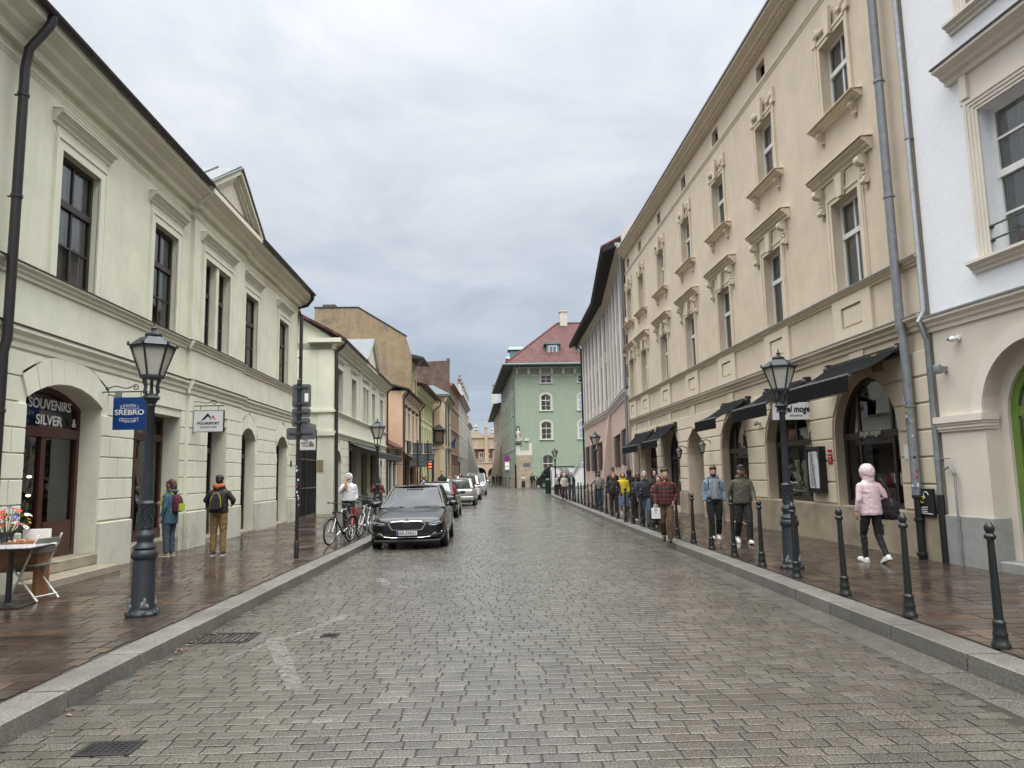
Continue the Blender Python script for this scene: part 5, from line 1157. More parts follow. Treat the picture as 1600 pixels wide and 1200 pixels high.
 s_ = MB(); s_.box(-0.45, -0.02, 0.15, 1.25, 5.2, 6.7); s_.loft([[(-0.7, -0.1, 6.7), (0, -0.1, 6.7), (0, 1.5, 6.7), (-0.7, 1.5, 6.7)], [(-0.3, 0.6, 7.3), (0, 0.6, 7.3), (0, 0.8, 7.3), (-0.3, 0.8, 7.3)]]); sh = s_.build('wall_shrine', M_SLATE, f.e)
 p_ = MB(); p_.box(-0.46, -0.45, 0.35, 1.05, 5.4, 6.5); p_.build('shrine_picture', mat('old painting', (0.12, 0.085, 0.05), rough=0.5, var=0.5, scale=7), sh)
 fl = MB(); fl.tube([(3.0, -0.05, 4.9), (3.0, -1.0, 5.9)], 0.03); fl.build('flag_pole', M_BLACK, f.e); fg = MB(); fg.poly([(3.02, -0.5, 5.4), (3.02, -1.0, 5.9), (3.1, -0.9, 4.9), (3.1, -0.55, 4.6)]); fg.build('flag', mat('blue flag', (0.02, 0.03, 0.12), rough=0.8), f.e, recalc=False)
 # red brick house with the tall firewall
 MBR = bricks('old red brick', (0.20, 0.085, 0.055), (0.15, 0.065, 0.045), (0.17, 0.14, 0.12), 0.5, 0.16, mort=0.02, axis='xz'); MBS = bricks('dark firewall brick', (0.145, 0.088, 0.062), (0.11, 0.066, 0.05), (0.15, 0.125, 0.10), 0.5, 0.16, mort=0.02, axis='yz')
 f = Facade('brick_house', 'tall red brick house whose dark brick firewall rises over the cream corner house', (-3.72, 92.1), (-3.05, 108.0))
 L = f.L; W = [(1.2 + i * 3.1, 2.5 + i * 3.1, z, z + 2.1, 0) for i in range(5) for z in (0.6, 4.4, 7.6, 10.6)]
 house_body(f, 0, L, 13.4, 9, [w_ + (0.2,) for w_ in W], MBR); bx_wins(f, W, M_WINW, M_CREAMTT, sur=0.12)
 fw = MB(); fw.ext([(0.4, 0.0, 10), (0.4, 0.0, 16.2), (0.4, 1.0, 16.2), (0.4, 6.0, 16.0), (0.4, 6.0, 10)], (-0.5, 0, 0)); fw.box(-0.12, 0.5, -0.03, 0.35, 16.0, 16.5); fw.build('firewall', MBS, f.e)
 c = MB(); c.prof(0.5, L, mould(12.9, 13.4, 0.5)); c.build('cornice', plaster('salmon plaster', (0.42, 0.21, 0.14)), f.e)
 rp = MB(); rp.ext([(0.3, 1.0, 10.6), (0.3, 6.9, 10.6), (0.3, 6.9, 13.3), (0.3, 4.5, 13.3), (0.3, 1.0, 12.4)], (-0.2, 0, 0)); rp.build('lower_gable', M_CREAM, f.e)
 # white tenement with a crest and a buttress
 MWT = plaster('greyed white plaster', (0.58, 0.57, 0.53), streak=0.3)
 f = Facade('white_tenement', 'tall narrow white tenement with a sculpted roof crest far down the street', (-3.0, 108.1), (-2.25, 135.0))
 L = f.L; W = [(1.5 + i * 4.2, 3.0 + i * 4.2, z, z + 2.2, 0) for i in range(6) for z in (0.6, 4.4, 7.6, 10.6)]
 house_body(f, 0, L, 13.6, 9, [w_ + (0.2,) for w_ in W], MWT); bx_wins(f, W, M_BROWN, MWT, sur=0.14)
 c = MB(); c.prof(-0.3, L, mould(13.0, 13.7, 0.7)); c.prof(0, L, [(0, 13.7), (-0.25, 13.7), (-0.25, 15.2), (0, 15.2)]); c.split('cornice', MWT, f.e)
 for i in range(7):
  s_ = MB(); x = 0.3 + i * L / 6.3; s_.lathe([(0.3, 0), (0.36, 0.15), (0.18, 0.3), (0.34, 0.65), (0.3, 0.9), (0.12, 1.1), (0.2, 1.3), (0.04, 1.55)], 8, (x, -0.1, 15.2)); s_.build('roof_finial', MATS['sooty stone'] if 'sooty stone' in MATS else mat('sooty stone', (0.2, 0.19, 0.17), rough=0.9), f.e)
 f = Facade('buttressed_house', 'lower white house with a sloping grey buttress just before the market square', (-2.2, 135.2), (-1.7, 152.0))
 house_body(f, 0, f.L, 11.3, 9, [(2 + i * 4, 3.6 + i * 4, z, z + 2.0, 0, 0.2) for i in range(4) for z in (4.5, 7.8)], MWT)
 bx_wins(f, [(2 + i * 4, 3.6 + i * 4, z, z + 2.0, 0) for i in range(4) for z in (4.5, 7.8)], M_BROWN, MWT)
 b = MB(); b.loft([[(0.2, -2.0, 0), (f.L, -2.0, 0), (f.L, 0.1, 0), (0.2, 0.1, 0)], [(0.2, -0.1, 8.6), (f.L, -0.1, 8.6), (f.L, 0.1, 8.6), (0.2, 0.1, 8.6)]]); b.build('buttress', plaster('grey buttress plaster', (0.34, 0.33, 0.31), streak=0.3), f.e)
 c = MB(); c.prof(0, f.L, mould(10.9, 11.4, 0.5)); c.box(0.2, 0.9, -0.3, 0.3, 11.4, 12.6); c.split('cornice', MWT, f.e)
build_far_left()
# ------------------------------------------------------------ green house at the corner
def build_green():
 MG = plaster('sage green plaster', (0.31, 0.37, 0.28), streak=0.06); MGT = plaster('stone coloured trim', (0.60, 0.575, 0.50)); MG2 = plaster('sage green side plaster', (0.32, 0.38, 0.295), streak=0.1)
 P0 = AT(802, 762, 84); X0 = 4.15
 f = Facade('green_house', 'sage green corner house with a steep red tiled roof and stone corner', (X0, 84.0), (X0 + 22, 84.0))
 def R(a, b, t_, bt, rise=0.0):
  ua, zt = f.uv(a, t_); ub, zb = f.uv(b, bt); return [ua, ub, zb, zt, rise]
 base = [R(844.5, 861.5, 586, 598), R(845, 861, 616, 641, 0.3), R(845.5, 862, 658.5, 686, 0.3), R(848, 865, 711, 740, 0.3)]
 dx = R(903.5, 921, 616, 641)[0] - base[1][0]
 W = [[q[0] + k * dx, q[1] + k * dx] + q[2:] for k in range(5) for q in base]
 up = [q for i, q in enumerate(W) if i % 4 == 0]; mid = [q for i, q in enumerate(W) if i % 4 in (1, 2)]; low = [q for i, q in enumerate(W) if i % 4 == 3]
 H = 14.0
 mb = MB(); wall_mb(mb, 0, 22, 0, H, [tuple(q) + (0.22,) for q in W]); mb.poly([(22, 0, 0), (22, 12, 0), (22, 12, H), (22, 0, H)]); mb.build('front_wall', MG, f.e, recalc=False)
 bx_wins(f, up, M_WINW, MGT, v=((0.5, 0, 1),), h=((0.5, 0, 1),), sur=0.12, t=0.06); bx_wins(f, mid, M_WINW, MGT, v=((0.5, 0, 1),), h=((0.62, 0, 1, 0.09), (0.3, 0, 1, 0.035)), sur=0.2, t=0.07); bx_wins(f, low, M_WINW, MG, v=((0.5, 0, 1),), h=((0.55, 0, 1, 0.09), (0.27, 0, 1, 0.04)), sur=0.16, sill=False, out=0.06)
 # left flank receding down the street
 global XF
 g = Facade('flank', 'x', (3.45, 112.0), (X0, 84.0)); rot = g.e.rotation_euler.z; bpy.data.objects.remove(g.e); g.e = f.e
 M2 = (Matrix.Translation(f.A)).inverted() @ Matrix.Translation(g.A) @ Matrix.Rotation(rot, 4, 'Z'); XF = M2
 L = g.L; FW_ = []
 for i in range(6):
  x = L - 3.5 - i * 4.4
  FW_ += [(x, x + 1.2, 12.0, 13.0, 0), (x, x + 1.2, 8.6, 11.0, 0.3), (x, x + 1.2, 4.6, 7.0, 0.0), (x, x + 1.1, 1.3, 3.6, 0.0)]
 mb = MB(); wall_mb(mb, 0, L, 0, H, [q + (0.25,) for q in FW_]); mb.poly([(0, 0, 0), (0, 12, 0), (0, 12, H), (0, 0, H)]); mb.build('side_wall', MG2, f.e, recalc=False)
 bx_wins(g, FW_, M_BROWN, MGT, sur=0.1)
 b = MB(); b.loft([[(L - 9, -0.25, 0), (L, -0.25, 0), (L, 0.02, 0), (L - 9, 0.02, 0)], [(L - 9, -0.05, 1.2), (L, -0.05, 1.2), (L, 0.02, 1.2), (L - 9, 0.02, 1.2)]]); b.build('stone_base', M_SAND, f.e)
 XF = None
 # stone patch with a toothed white edge, niche with statue, street sign
 ua, zt = f.uv(804, 705); ub, _ = f.uv(831, 705)
 MST = mat('old limestone facing', (0.36, 0.29, 0.20), rough=0.85, var=0.25, scale=1.6, stain=0.6, stain_col=(0.5, 0.45, 0.37), bump=0.3, bscale=8)
 MLT = mat('pale limestone', (0.62, 0.59, 0.52), rough=0.8, var=0.1)
 s_ = MB(); s_.box(-0.12, ub, -0.12, 0.02, 0, zt); s_.build('stone_facing', MST, f.e)
 t = MB(); t.box(-0.13, ub + 0.02, -0.13, 0.02, zt - 0.5, zt + 0.02); t.box(0.0, 0.55, -0.13, 0.02, zt + 0.02, zt + 0.7); t.box(ub - 0.35, ub + 0.02, -0.13, 0.02, zt + 0.02, zt + 0.85); t.box(-0.13, 0.8, -0.13, 0.02, zt + 1.2, zt + 1.45); t.box(1.1, 1.6, -0.13, 0.02, zt + 1.15, zt + 1.4); t.box(-0.13, 0.2, -0.13, 0.02, zt + 0.7, zt + 1.2)
 t.split('stone_tooth', MLT, f.e)
 na, nz = f.uv(806.5, 690); nb, nt_ = f.uv(812.5, 665)
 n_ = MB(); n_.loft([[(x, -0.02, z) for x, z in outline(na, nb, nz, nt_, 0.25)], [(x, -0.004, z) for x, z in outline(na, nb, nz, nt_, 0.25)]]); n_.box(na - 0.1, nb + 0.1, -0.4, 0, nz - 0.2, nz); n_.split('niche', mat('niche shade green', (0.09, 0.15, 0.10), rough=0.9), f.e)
 us, zs_ = f.uv(823, 726); sp = MB(); sp.box(us - 0.4, us + 0.4, -0.16, -0.125, zs_ - 0.18, zs_ + 0.18); sp.build('street_sign', mat('enamel sign blue grey', (0.10, 0.14, 0.15), rough=0.4), f.e)
 # cornice frieze, eaves, roof
 fz = MB(); fz.prof(0, 22, mould(12.95, 13.1, 0.12)); fz.build('frieze_band', MGT, f.e)
 c = MB()
 for i in range(16): c.box(0.2 + i * 1.36, 0.5 + i * 1.36, -0.35, 0.01, 13.15, 13.85)
 c.split('corbel', MGT, f.e)
 fzb = MB(); fzb.prof(-0.1, 22, [(0.0, 13.86), (-0.45, 13.86), (-0.45, 14.0), (0, 14.0)]); fzb.build('cornice', MGT, f.e)
 # hip roof over both wings; local coordinates of f: flank goes from (0,0) to (-0.7, 28)
 o = 1.3; e = [(-o, -o, 14.02), (22 + o, -o, 14.02), (22, 14 , 14.02), (-0.75 - o * 0.9, 28, 14.02)]
 rf = MB(); rz = 20.6; A_ = (-o, -o, 14.15); B_ = (22 + o, -o, 14.15); C_ = (6.0, 6.5, rz); D_ = (19, 6.5, rz); E_ = (-0.75 - o, 28.0, 14.15); F_ = (5.3, 28.0, rz); Gp = (22 + o, 14, 14.15);
 rf.poly([A_, B_, D_, C_]); rf.poly([B_, Gp, D_]); rf.poly([D_, Gp, (5.5, 28, 14.15), F_, C_]); r_ = rf.build('roof', bricks('dark red roof tiles', (0.125, 0.045, 0.036), (0.09, 0.034, 0.029), (0.05, 0.016, 0.015), 0.34, 0.32, mort=0.045, rough=0.8, axis='xy', bump=1.0), f.e, recalc=False)
 rl = MB(); rl.poly([A_, C_, F_, E_]); rl.build('side_roof', bpy.data.materials['dark red roof tiles'], f.e, recalc=False)
 so = MB(); so.loft([[(-o, -o, 14.0), (22 + o, -o, 14.0), (22 + o, 0.3, 14.01), (0.3, 0.3, 14.01), (-0.4, 28, 14.01), (-0.75 - o, 28, 14.0)], [(-o, -o, 14.14), (22 + o, -o, 14.14), (22 + o, 0.3, 14.14), (0.3, 0.3, 14.14), (-0.4, 28, 14.14), (-0.75 - o, 28, 14.14)]]); so.build('soffit', M_SLATE, f.e)
 gt = MB(); gt.tube([(-0.75 - o, 28, 14.2), (-o, -o - 0.05, 14.2), (22 + o, -o - 0.05, 14.2)], 0.11, n=8); gt.build('gutter', mat('verdigris copper', (0.13, 0.22, 0.20), rough=0.5), f.e)
 hp = MB(); hp.tube([A_, C_], 0.12, n=6); hp.tube([C_, D_], 0.12, n=6); hp.build('ridge_tile', M_TILE, f.e)
 for k in range(3):
  ux, uz = f.uv(862 + k * 48.5, 549, -2.2)
  x = ux; d = MB(); d.box(x - 0.75, x + 0.75, 0.9, 4.0, uz - 0.75, uz + 0.65); d.box(x - 1.0, x + 1.0, 0.75, 4.3, uz + 0.65, uz + 0.85); dm = d.build('dormer', mat('verdigris copper', (0.13, 0.22, 0.20)), r_)
  wn = MB(); ring(wn, outline(x - 0.5, x + 0.5, uz - 0.55, uz + 0.45, 0), outline(x - 0.4, x + 0.4, uz - 0.45, uz + 0.35, 0), 0.82, 0.9); wn.box(x - 0.03, x + 0.03, 0.84, 0.9, uz - 0.45, uz + 0.35); wn.build('dormer_window', M_WINW, r_)
  gp = MB(); gp.poly([(x - 0.4, 0.88, uz - 0.45), (x + 0.4, 0.88, uz - 0.45), (x + 0.4, 0.88, uz + 0.35), (x - 0.4, 0.88, uz + 0.35)]); gp.build('dormer_pane', mat('grey pane', (0.16, 0.2, 0.24), rough=0.1), r_, recalc=False)
 for k in range(2):
  d = MB(); y = 4.0 + k * 7; d.box(-0.2, 3.6, y, y + 1.8, 14.8, 16.8); d.loft([[(-0.5, y - 0.2, 16.8), (4, y - 0.2, 16.8), (4, y + 2.0, 16.8), (-0.5, y + 2.0, 16.8)], [(-0.3, y + 0.6, 17.3), (4, y + 0.6, 17.3), (4, y + 1.2, 17.3), (-0.3, y + 1.2, 17.3)]]); d.build('side_dormer', mat('verdigris copper', (0.13, 0.22, 0.20)), r_)
 ux, uz = f.uv(880, 500, -6.5); ch = MB(); ch.box(ux - 0.45, ux + 0.45, 6.0, 7.0, 20, 22.0); ch.box(ux - 0.55, ux + 0.55, 5.9, 7.1, 22.0, 22.2); ch.build('chimney', MGT, r_)
 downpipe(f, [(0.05, -1.2, 14.0), (0.0, -0.5, 13.5), (-0.05, -0.12, 12.8), (-0.05, -0.2, 2.6)], 0.09, mat('verdigris copper', (0.13, 0.22, 0.20))); dp = MB(); dp.tube([(-0.05, -0.22, 2.7), (-0.05, -0.22, 0)], 0.1, n=8); dp.build('cast_iron_pipe', M_BLACK, f.e)
 st = thing('saint_statue', 'small pale stone saint standing in the niche of the green corner house', 'statue', f.w((na + nb) / 2, -0.2, nz))
 b = MB(); b.lathe([(0.16, 0), (0.2, 0.05), (0.2, 0.12), (0.17, 0.14)], 10); b.lathe([(0.17, 0.14), (0.2, 0.3), (0.17, 0.8), (0.2, 1.05), (0.16, 1.2), (0.07, 1.27), (0.06, 1.32)], 12); b.ball((0, 0, 1.42), (0.1, 0.11, 0.13)); b.tube([(0.17, 0, 1.15), (0.2, -0.08, 0.95), (0.05, -0.18, 0.95)], 0.05); b.tube([(-0.17, 0, 1.15), (-0.21, -0.03, 0.9), (-0.12, -0.15, 0.75)], 0.05); b.build('stone_figure', mat('statue stone', (0.55, 0.52, 0.45), rough=0.8), st, smooth=True)
 # house beyond the green one, with a battered stone foot
 f = Facade('corner_tenement', 'dark-eaved tenement with a sloping stone foot beyond the green house', (3.0, 150.0), (3.42, 112.5))
 W = [(2 + i * 5, 3.4 + i * 5, z, z + 2.2, 0) for i in range(7) for z in (4.6, 8.2)]
 house_body(f, 0, f.L, 12.4, 9, [q + (0.2,) for q in W], plaster('beige plaster', (0.5, 0.44, 0.34), streak=0.3)); bx_wins(f, W, M_BROWN, MGT)
 r = MB(); r.prof(0, f.L + 0.1, [(-1.2, 12.3), (0, 12.4), (4, 15.5), (4, 15.7), (0, 12.7), (-1.2, 12.5)]); r.build('roof', M_SLATE, f.e)
 bt = MB(); bt.loft([[(f.L - 22, -1.6, 0), (f.L, -1.0, 0), (f.L, 0.1, 0), (f.L - 22, 0.1, 0)], [(f.L - 22, -0.1, 6.0), (f.L, -0.06, 6.0), (f.L, 0.1, 6.0), (f.L - 22, 0.1, 6.0)]]); bt.build('buttress', M_SAND, f.e)
 at = MB(); at.box(f.L - 20, f.L - 19, -0.8, 0.3, 12.5, 17.0); at.build('gable_pier', MWT_, f.e); fi = MB(); fi.lathe([(0.3, 0), (0.45, 0.2), (0.2, 0.5), (0.35, 0.9), (0.05, 1.3)], 8, (f.L - 19.5, -0.4, 17.0)); fi.build('finial', MATS['sooty stone'], f.e)
MWT_ = MATS['greyed white plaster']
build_green()
# ------------------------------------------------------------ arcaded market hall closing the view
def build_hall():
 D = 185.0; s = D / F_PX
 f = Facade('market_hall', 'cream and brick arcaded market hall with a sculpted attic closing the end of the street', (-9.0, D), (16.0, D), cat='hall')
 MC = plaster('hall cream', (0.46, 0.36, 0.25)); MB_ = mat('hall brick', (0.12, 0.042, 0.034), rough=0.85, var=0.2, scale=3); MS = mat('hall stone', (0.42, 0.365, 0.28), rough=0.85, var=0.15)
 U = lambda px, py: f.uv(px, py)
 ar0, _ = U(741.0, 730); ar1, zc = U(759.5, 730.5); ww = ar1 - ar0; pitch = U(762.5, 730)[0] - ar0
 arcs = [(ar0 + k * pitch, ar0 + k * pitch + ww, 0, zc, ww / 2, 1.2) for k in range(-2, 5)]
 zb = U(755, 724)[1]; zr = U(755, 699)[1]; zt = U(750, 680)[1]
 lo = MB(); wall_mb(lo, 0, 25, 0, zb, arcs); lo.build('arcade', MC, f.e, recalc=False)
 inn = MB(); inn.poly([(0, 3.2, 0), (25, 3.2, 0), (25, 3.2, zb), (0, 3.2, zb)]); inn.build('arcade_back', M_ROOM, f.e, recalc=False)
 tr = MB(); tr.box(0, 25, -0.15, 3.0, zb, zb + 0.25); tr.build('terrace', MS, f.e)
 ba = MB(); ba.box(0, 25, -0.1, 0.1, zb + 1.0, zb + 1.15); [ba.box(i * 0.4, i * 0.4 + 0.2, -0.05, 0.05, zb + 0.25, zb + 1.0) for i in range(62)]; ba.build('balustrade', MS, f.e)
 wa, _ = U(747.5, 715); wb, wz1 = U(756.5, 705.5); _, wz0 = U(750, 716)
 wins = [(wa + k * 5.2, wb + k * 5.2, wz0, wz1, 0) for k in (-2, -1, 0)]; xa, xz1 = U(770, 703); xb, xz0 = U(778, 716); wins += [(xa, xb, xz0, xz1, 0)]; w3, _ = U(733, 705);
 mb = MB(); wall_mb(mb, 0, 25, zb + 0.25, zr, [q + (0.2,) for q in wins], 3.0); mb.build('brick_wall', MB_, f.e, recalc=False)
 for q in wins: window(f, *q[:4], MS, dep=0.1, t=0.3, y=3.0, v=((0.5, 0, 1),), bt=0.15)
 at = MB(); at.box(0, 25, 2.9, 4.0, zr, zt); at.build('attic_wall', MC, f.e)
 mo = MB(); mo.box(0, 25, 2.6, 4.1, zr - 0.3, zr + 0.1); mo.box(0, 25, 2.6, 4.1, zt - 0.6, zt - 0.1); mo.split('moulding', MS, f.e)
 bl = MB()
 for k in range(-3, 6):
  a, _ = U(736 + k * 11.5, 690); b, z1 = U(740.5 + k * 11.5, 685); z0 = U(740, 697)[1]
  bl.loft([[(x, y, z) for x, z in outline(a, b, z0, z1, (b - a) / 2)] for y in (2.86, 2.899)])
 bl.split('blind_arch', mat('hall blind arch', (0.40, 0.31, 0.2), rough=0.9), f.e)
 # volute crest left of the pier, piers with statue and finial
 cr = MB(); x0, z0 = U(737, 681); x1, _ = U(757, 681); xm, zp = U(743.5, 671)
 n = 20; pts = [(x0 - 1 + (x1 - x0 + 1) * i / n) for i in range(n + 1)]
 prof = [(x, 3.0, zt - 0.1 + max(0.15, (zp - zt) * math.exp(-((x - xm) / 1.5) ** 2) + 0.12 * sin(x * 4))) for x in pts]
 cr.ext(prof + [(pts[-1], 3.0, zt - 0.12), (pts[0], 3.0, zt - 0.12)], (0, 0.7, 0)); cr.build('crest', MS, f.e)
 fn = MB(); fn.lathe([(0.3, 0), (0.55, 0.35), (0.25, 0.7), (0.5, 1.1), (0.1, 1.6)], 8, (xm, 3.3, zp - 0.2)); fn.build('finial', MS, f.e, smooth=True)
 c2 = MB(); p0, _ = U(762, 681); p1, _ = U(786, 681); pts = [p0 + (p1 - p0) * i / n for i in range(n + 1)]; c2.ext([(x, 3.0, zt + 0.15 + 0.55 * abs(sin((x - p0) * 0.75))) for x in pts] + [(pts[-1], 3.0, zt - 0.12), (pts[0], 3.0, zt - 0.12)], (0, 0.7, 0)); c2.build('crest', MS, f.e)
 fx, fz = U(769.7, 673); fn = MB(); fn.lathe([(0.45, 0), (0.5, 0.2), (0.2, 0.5), (0.35, 0.9), (0.05, 1.5)], 8, (fx, 3.3, fz - 0.5)); fn.build('finial', MS, f.e, smooth=True)
 pa, _ = U(757.2, 690); pb_, pz = U(761.8, 668)
 pr = MB(); pr.box(pa, pb_, 2.2, 3.4, zb + 0.25, pz); pr.box(pa - 0.1, pb_ + 0.1, 2.1, 3.5, pz, pz + 0.3); pr.build('pier', MC, f.e)
 qn = MB()
 for i in range(9): z = zb + 0.5 + i * 0.55; qn.box(pb_ + 0.001, pb_ + (0.5 if i % 2 else 0.25), 2.8, 3.0, z, z + 0.45)
 qn.split('quoin_block', MS, f.e)
 st = thing('crest_statue', 'tiny stone statue on the tallest pier of the distant market hall', 'statue', f.w((pa + pb_) / 2, 2.8, pz + 0.3))
 b = MB(); b.lathe([(0.35, 0), (0.4, 0.1), (0.28, 0.5), (0.33, 0.9), (0.3, 1.3), (0.12, 1.5), (0.2, 1.7), (0.15, 1.95), (0.03, 2.05)], 10); b.build('stone_figure', MS, st, smooth=True)
 bk = MB(); bk.box(0, 25, 4.0, 14, 0, zr + 2); bk.build('rear_hall', MC, f.e)
build_hall()
# ------------------------------------------------------------ street lamps
M_LAMP = mat('blue grey cast iron', (0.02, 0.025, 0.031), rough=0.45, var=0.22, scale=8, bump=0.08, metal=0.2)
M_LGLASS = mat('frosted lantern glass', (0.50, 0.48, 0.42), rough=0.25, var=0.08, scale=3)
def make_lamp(label, p, rz):
 e = thing('street_lamp', label, 'street lamp', p, rz, 'cast iron lantern street lamps')
 b = MB(); b.lathe([(0.17, 0), (0.17, 0.03), (0.14, 0.05), (0.126, 0.09), (0.118, 0.6), (0.114, 0.62), (0.135, 0.64), (0.14, 0.68), (0.125, 0.72), (0.11, 0.735), (0.126, 0.75), (0.122, 0.77), (0.09, 0.8), (0.085, 0.83), (0.105, 0.87), (0.1, 0.91), (0.07, 0.94), (0.065, 0.96)], 24)
 for k in range(8): a = k * pi / 4; b.ball((0.15 * cos(a), 0.15 * sin(a), 0.03), (0.03, 0.03, 0.035), 6, 5)
 b.build('pedestal', M_LAMP, e, smooth=True)
 pl = MB()
 for k in range(4):
  a = k * pi / 2 - pi / 2 + 0.05
  for i, (r, h) in enumerate(((0.035, 0.09), (0.028, 0.13), (0.028, 0.06))): pl.ball((0.127 * cos(a + (i - 1) * 0.2), 0.127 * sin(a + (i - 1) * 0.2), 0.08 + h * 0.5), (0.022, 0.022, h * 0.5), 7, 5)
 pl.build('worn_leaf_pattern', mat('chipped grey paint', (0.13, 0.13, 0.13), rough=0.6, var=0.4, scale=25), e, smooth=True)
 d = MB(); d.lathe([(0.06, 0.955), (0.078, 0.97), (0.074, 1.0), (0.074, 1.2), (0.08, 1.22), (0.085, 1.25), (0.06, 1.28)], 20)
 for k in range(6):
  a = k * pi / 3
  for t in range(7): u = t / 6; d.ball(((0.076 + 0.004 * sin(u * pi)) * cos(a + 0.35 * sin(u * pi * 2)), (0.076 + 0.004 * sin(u * pi)) * sin(a + 0.35 * sin(u * pi * 2)), 1.0 + 0.2 * u), 0.014, 6, 4)
 d.build('ornate_drum', M_LAMP, e, smooth=True)
 s = MB(); n = 24; prof = [(0.056, 1.27), (0.05, 1.6), (0.044, 2.35), (0.055, 2.37), (0.05, 2.39), (0.07, 2.43), (0.1, 2.46), (0.085, 2.49), (0.05, 2.51)]
 s.loft([[((r * (1.0 if (k % 2 or i > 2) else 0.9)) * cos(2 * pi * k / n), (r * (1.0 if (k % 2 or i > 2) else 0.9)) * sin(2 * pi * k / n), z) for k in range(n)] for i, (r, z) in enumerate(prof)]); s.build('shaft', M_LAMP, e, smooth=True)
 c = MB()
 for k in range(4):
  a = k * pi / 2 + pi / 4; q = [(0.05, 2.48), (0.1, 2.53), (0.085, 2.6), (0.105, 2.66), (0.12, 2.7)]; c.tube([(r * cos(a), r * sin(a), z) for r, z in q], 0.014, n=6)
 c.lathe([(0.03, 2.5), (0.018, 2.55), (0.018, 2.68)], 8); c.lathe([(0.128, 2.69), (0.135, 2.71), (0.128, 2.73)], 6); c.build('lantern_cradle', M_LAMP, e, smooth=True)
 g = MB(); g.lathe([(0.115, 2.731), (0.225, 3.049)], 6, cap=True); g.build('lantern_glass', M_LGLASS, e)
 f = MB()
 for k in range(6):
  a = k * pi / 3; f.bar((0.123 * cos(a), 0.123 * sin(a), 2.72), (0.24 * cos(a), 0.24 * sin(a), 3.06), 0.018, 0.018)
  a2 = a + pi / 3; f.bar((0.238 * cos(a), 0.238 * sin(a), 3.055), (0.238 * cos(a2), 0.238 * sin(a2), 3.055), 0.025, 0.03); f.ball((0.262 * cos(a), 0.262 * sin(a), 3.09), (0.016, 0.016, 0.03), 6, 5)
 f.build('lantern_frame', M_LAMP, e)
 r = MB(); r.lathe([(0.275, 3.07), (0.245, 3.085), (0.14, 3.17), (0.085, 3.19)], 6); r.lathe([(0.085, 3.185), (0.095, 3.195), (0.095, 3.215), (0.06, 3.23), (0.03, 3.25), (0.022, 3.27), (0.035, 3.29), (0.012, 3.31), (0.004, 3.36)], 10); r.build('lantern_roof', M_LAMP, e)
 return e
def street_lamps():
 spots = [('nearest lamp post, on the left pavement in front of the pale green house', G(222, 962)), ('lamp post among the bollards on the right pavement, in front of the menu window', G(1238, 888)),
    ('lamp post behind the parked bicycles, at the end of the charcoal awning', None, (-3.24, 23.2)), ('lamp post standing before the pink house grilles', None, (5.2, 32.4)), ('lamp post beside the dark green bin and the white van', None, (5.55, 53.5)),
    ('small lamp post next to the pair of sign posts by the lime house', None, (-2.85, 44.0)), ('farthest left lamp post, by the cream corner house', None, (-1.9, 68.0))]
 first = None
 for k, s in enumerate(spots):
  p = s[1] if s[1] is not None else Vector((*s[2], 0.12)); rz = pi / 6 + 0.2 * (k % 3)
  if first is None: first = make_lamp(s[0], p, rz)
  else: o = copy_tree(first); o.location = p; o.rotation_euler.z = rz; o['label'] = s[0]
street_lamps()
# ------------------------------------------------------------ bollards
def bollards():
 M_BOL = mat('black bollard paint', (0.012, 0.014, 0.014), rough=0.32, var=0.25, scale=20, bump=0.05)
 grp = 'black bollards along the right kerb'
 e = thing('bollard', 'x', 'bollard', (0, 0, 0), 0, grp)
 b = MB(); b.lathe([(0.072, 0), (0.072, 0.03), (0.06, 0.045), (0.054, 0.09), (0.057, 0.1), (0.057, 0.115), (0.05, 0.13), (0.048, 0.185), (0.051, 0.195), (0.048, 0.21), (0.036, 0.225)], 18); b.build('base', M_BOL, e, smooth=True)
 s = MB(); s.lathe([(0.037, 0.22), (0.0275, 0.875)], 16); s.build('post', M_BOL, e, smooth=True)
 c = MB(); c.lathe([(0.0275, 0.87), (0.045, 0.885), (0.048, 0.9), (0.04, 0.915), (0.03, 0.925), (0.03, 0.935), (0.039, 0.95), (0.042, 0.97), (0.035, 0.99), (0.02, 1.012), (0.012, 1.025), (0.002, 1.035)], 16); c.build('finial', M_BOL, e, smooth=True)
 px = [(1565, 1012), (1422, 964), (1321, 930), (1245, 903), (1191, 885), (1148, 870), (1112, 858), (1084, 848), (1059, 841), None, (1020, 828), (1004, 822), (990, 819), (978, 816), (966, 811), (957, 807), (948, 803), (940, 800), (932, 797), (926, 795), (920, 793), (914, 790.5), (909, 788), (904, 786.5), (899, 785), (895.5, 783.7), (891, 782.2), (886, 780.3), (881.5, 778.3), (877, 776.5), (873, 775), (869, 773.3)]
 spec = {0: 'bollard nearest the camera, in front of the white house', 1: 'second bollard from the right edge, before the corner downpipe', 2: 'bollard just left of the woman in the pink hooded jacket', 3: 'bollard directly in front of the right lamp post', 4: 'bollard in front of the man in the olive hoodie',
   5: 'bollard between the olive hoodie man and the denim jacket man', 6: 'bollard in front of the man in the pale denim jacket', 7: 'bollard before the open gateway, right of the plaid shirt man', 8: 'bollard partly hidden by the plaid shirt man'}
 pos = []
 for k, p in enumerate(px):
  if p: pos.append(G(*p))
  else: pos.append(Vector((4.37, 17.4, 0.12)))
 for k, p in enumerate(pos):
  o = e if k == 0 else copy_tree(e)
  o.location = p; o.rotation_euler = (random.uniform(-0.012, 0.012), random.uniform(-0.012, 0.012), random.uniform(0, 3))
  o['label'] = spec.get(k, 'one of the far bollards receding along the right kerb past the crowd')
bollards()
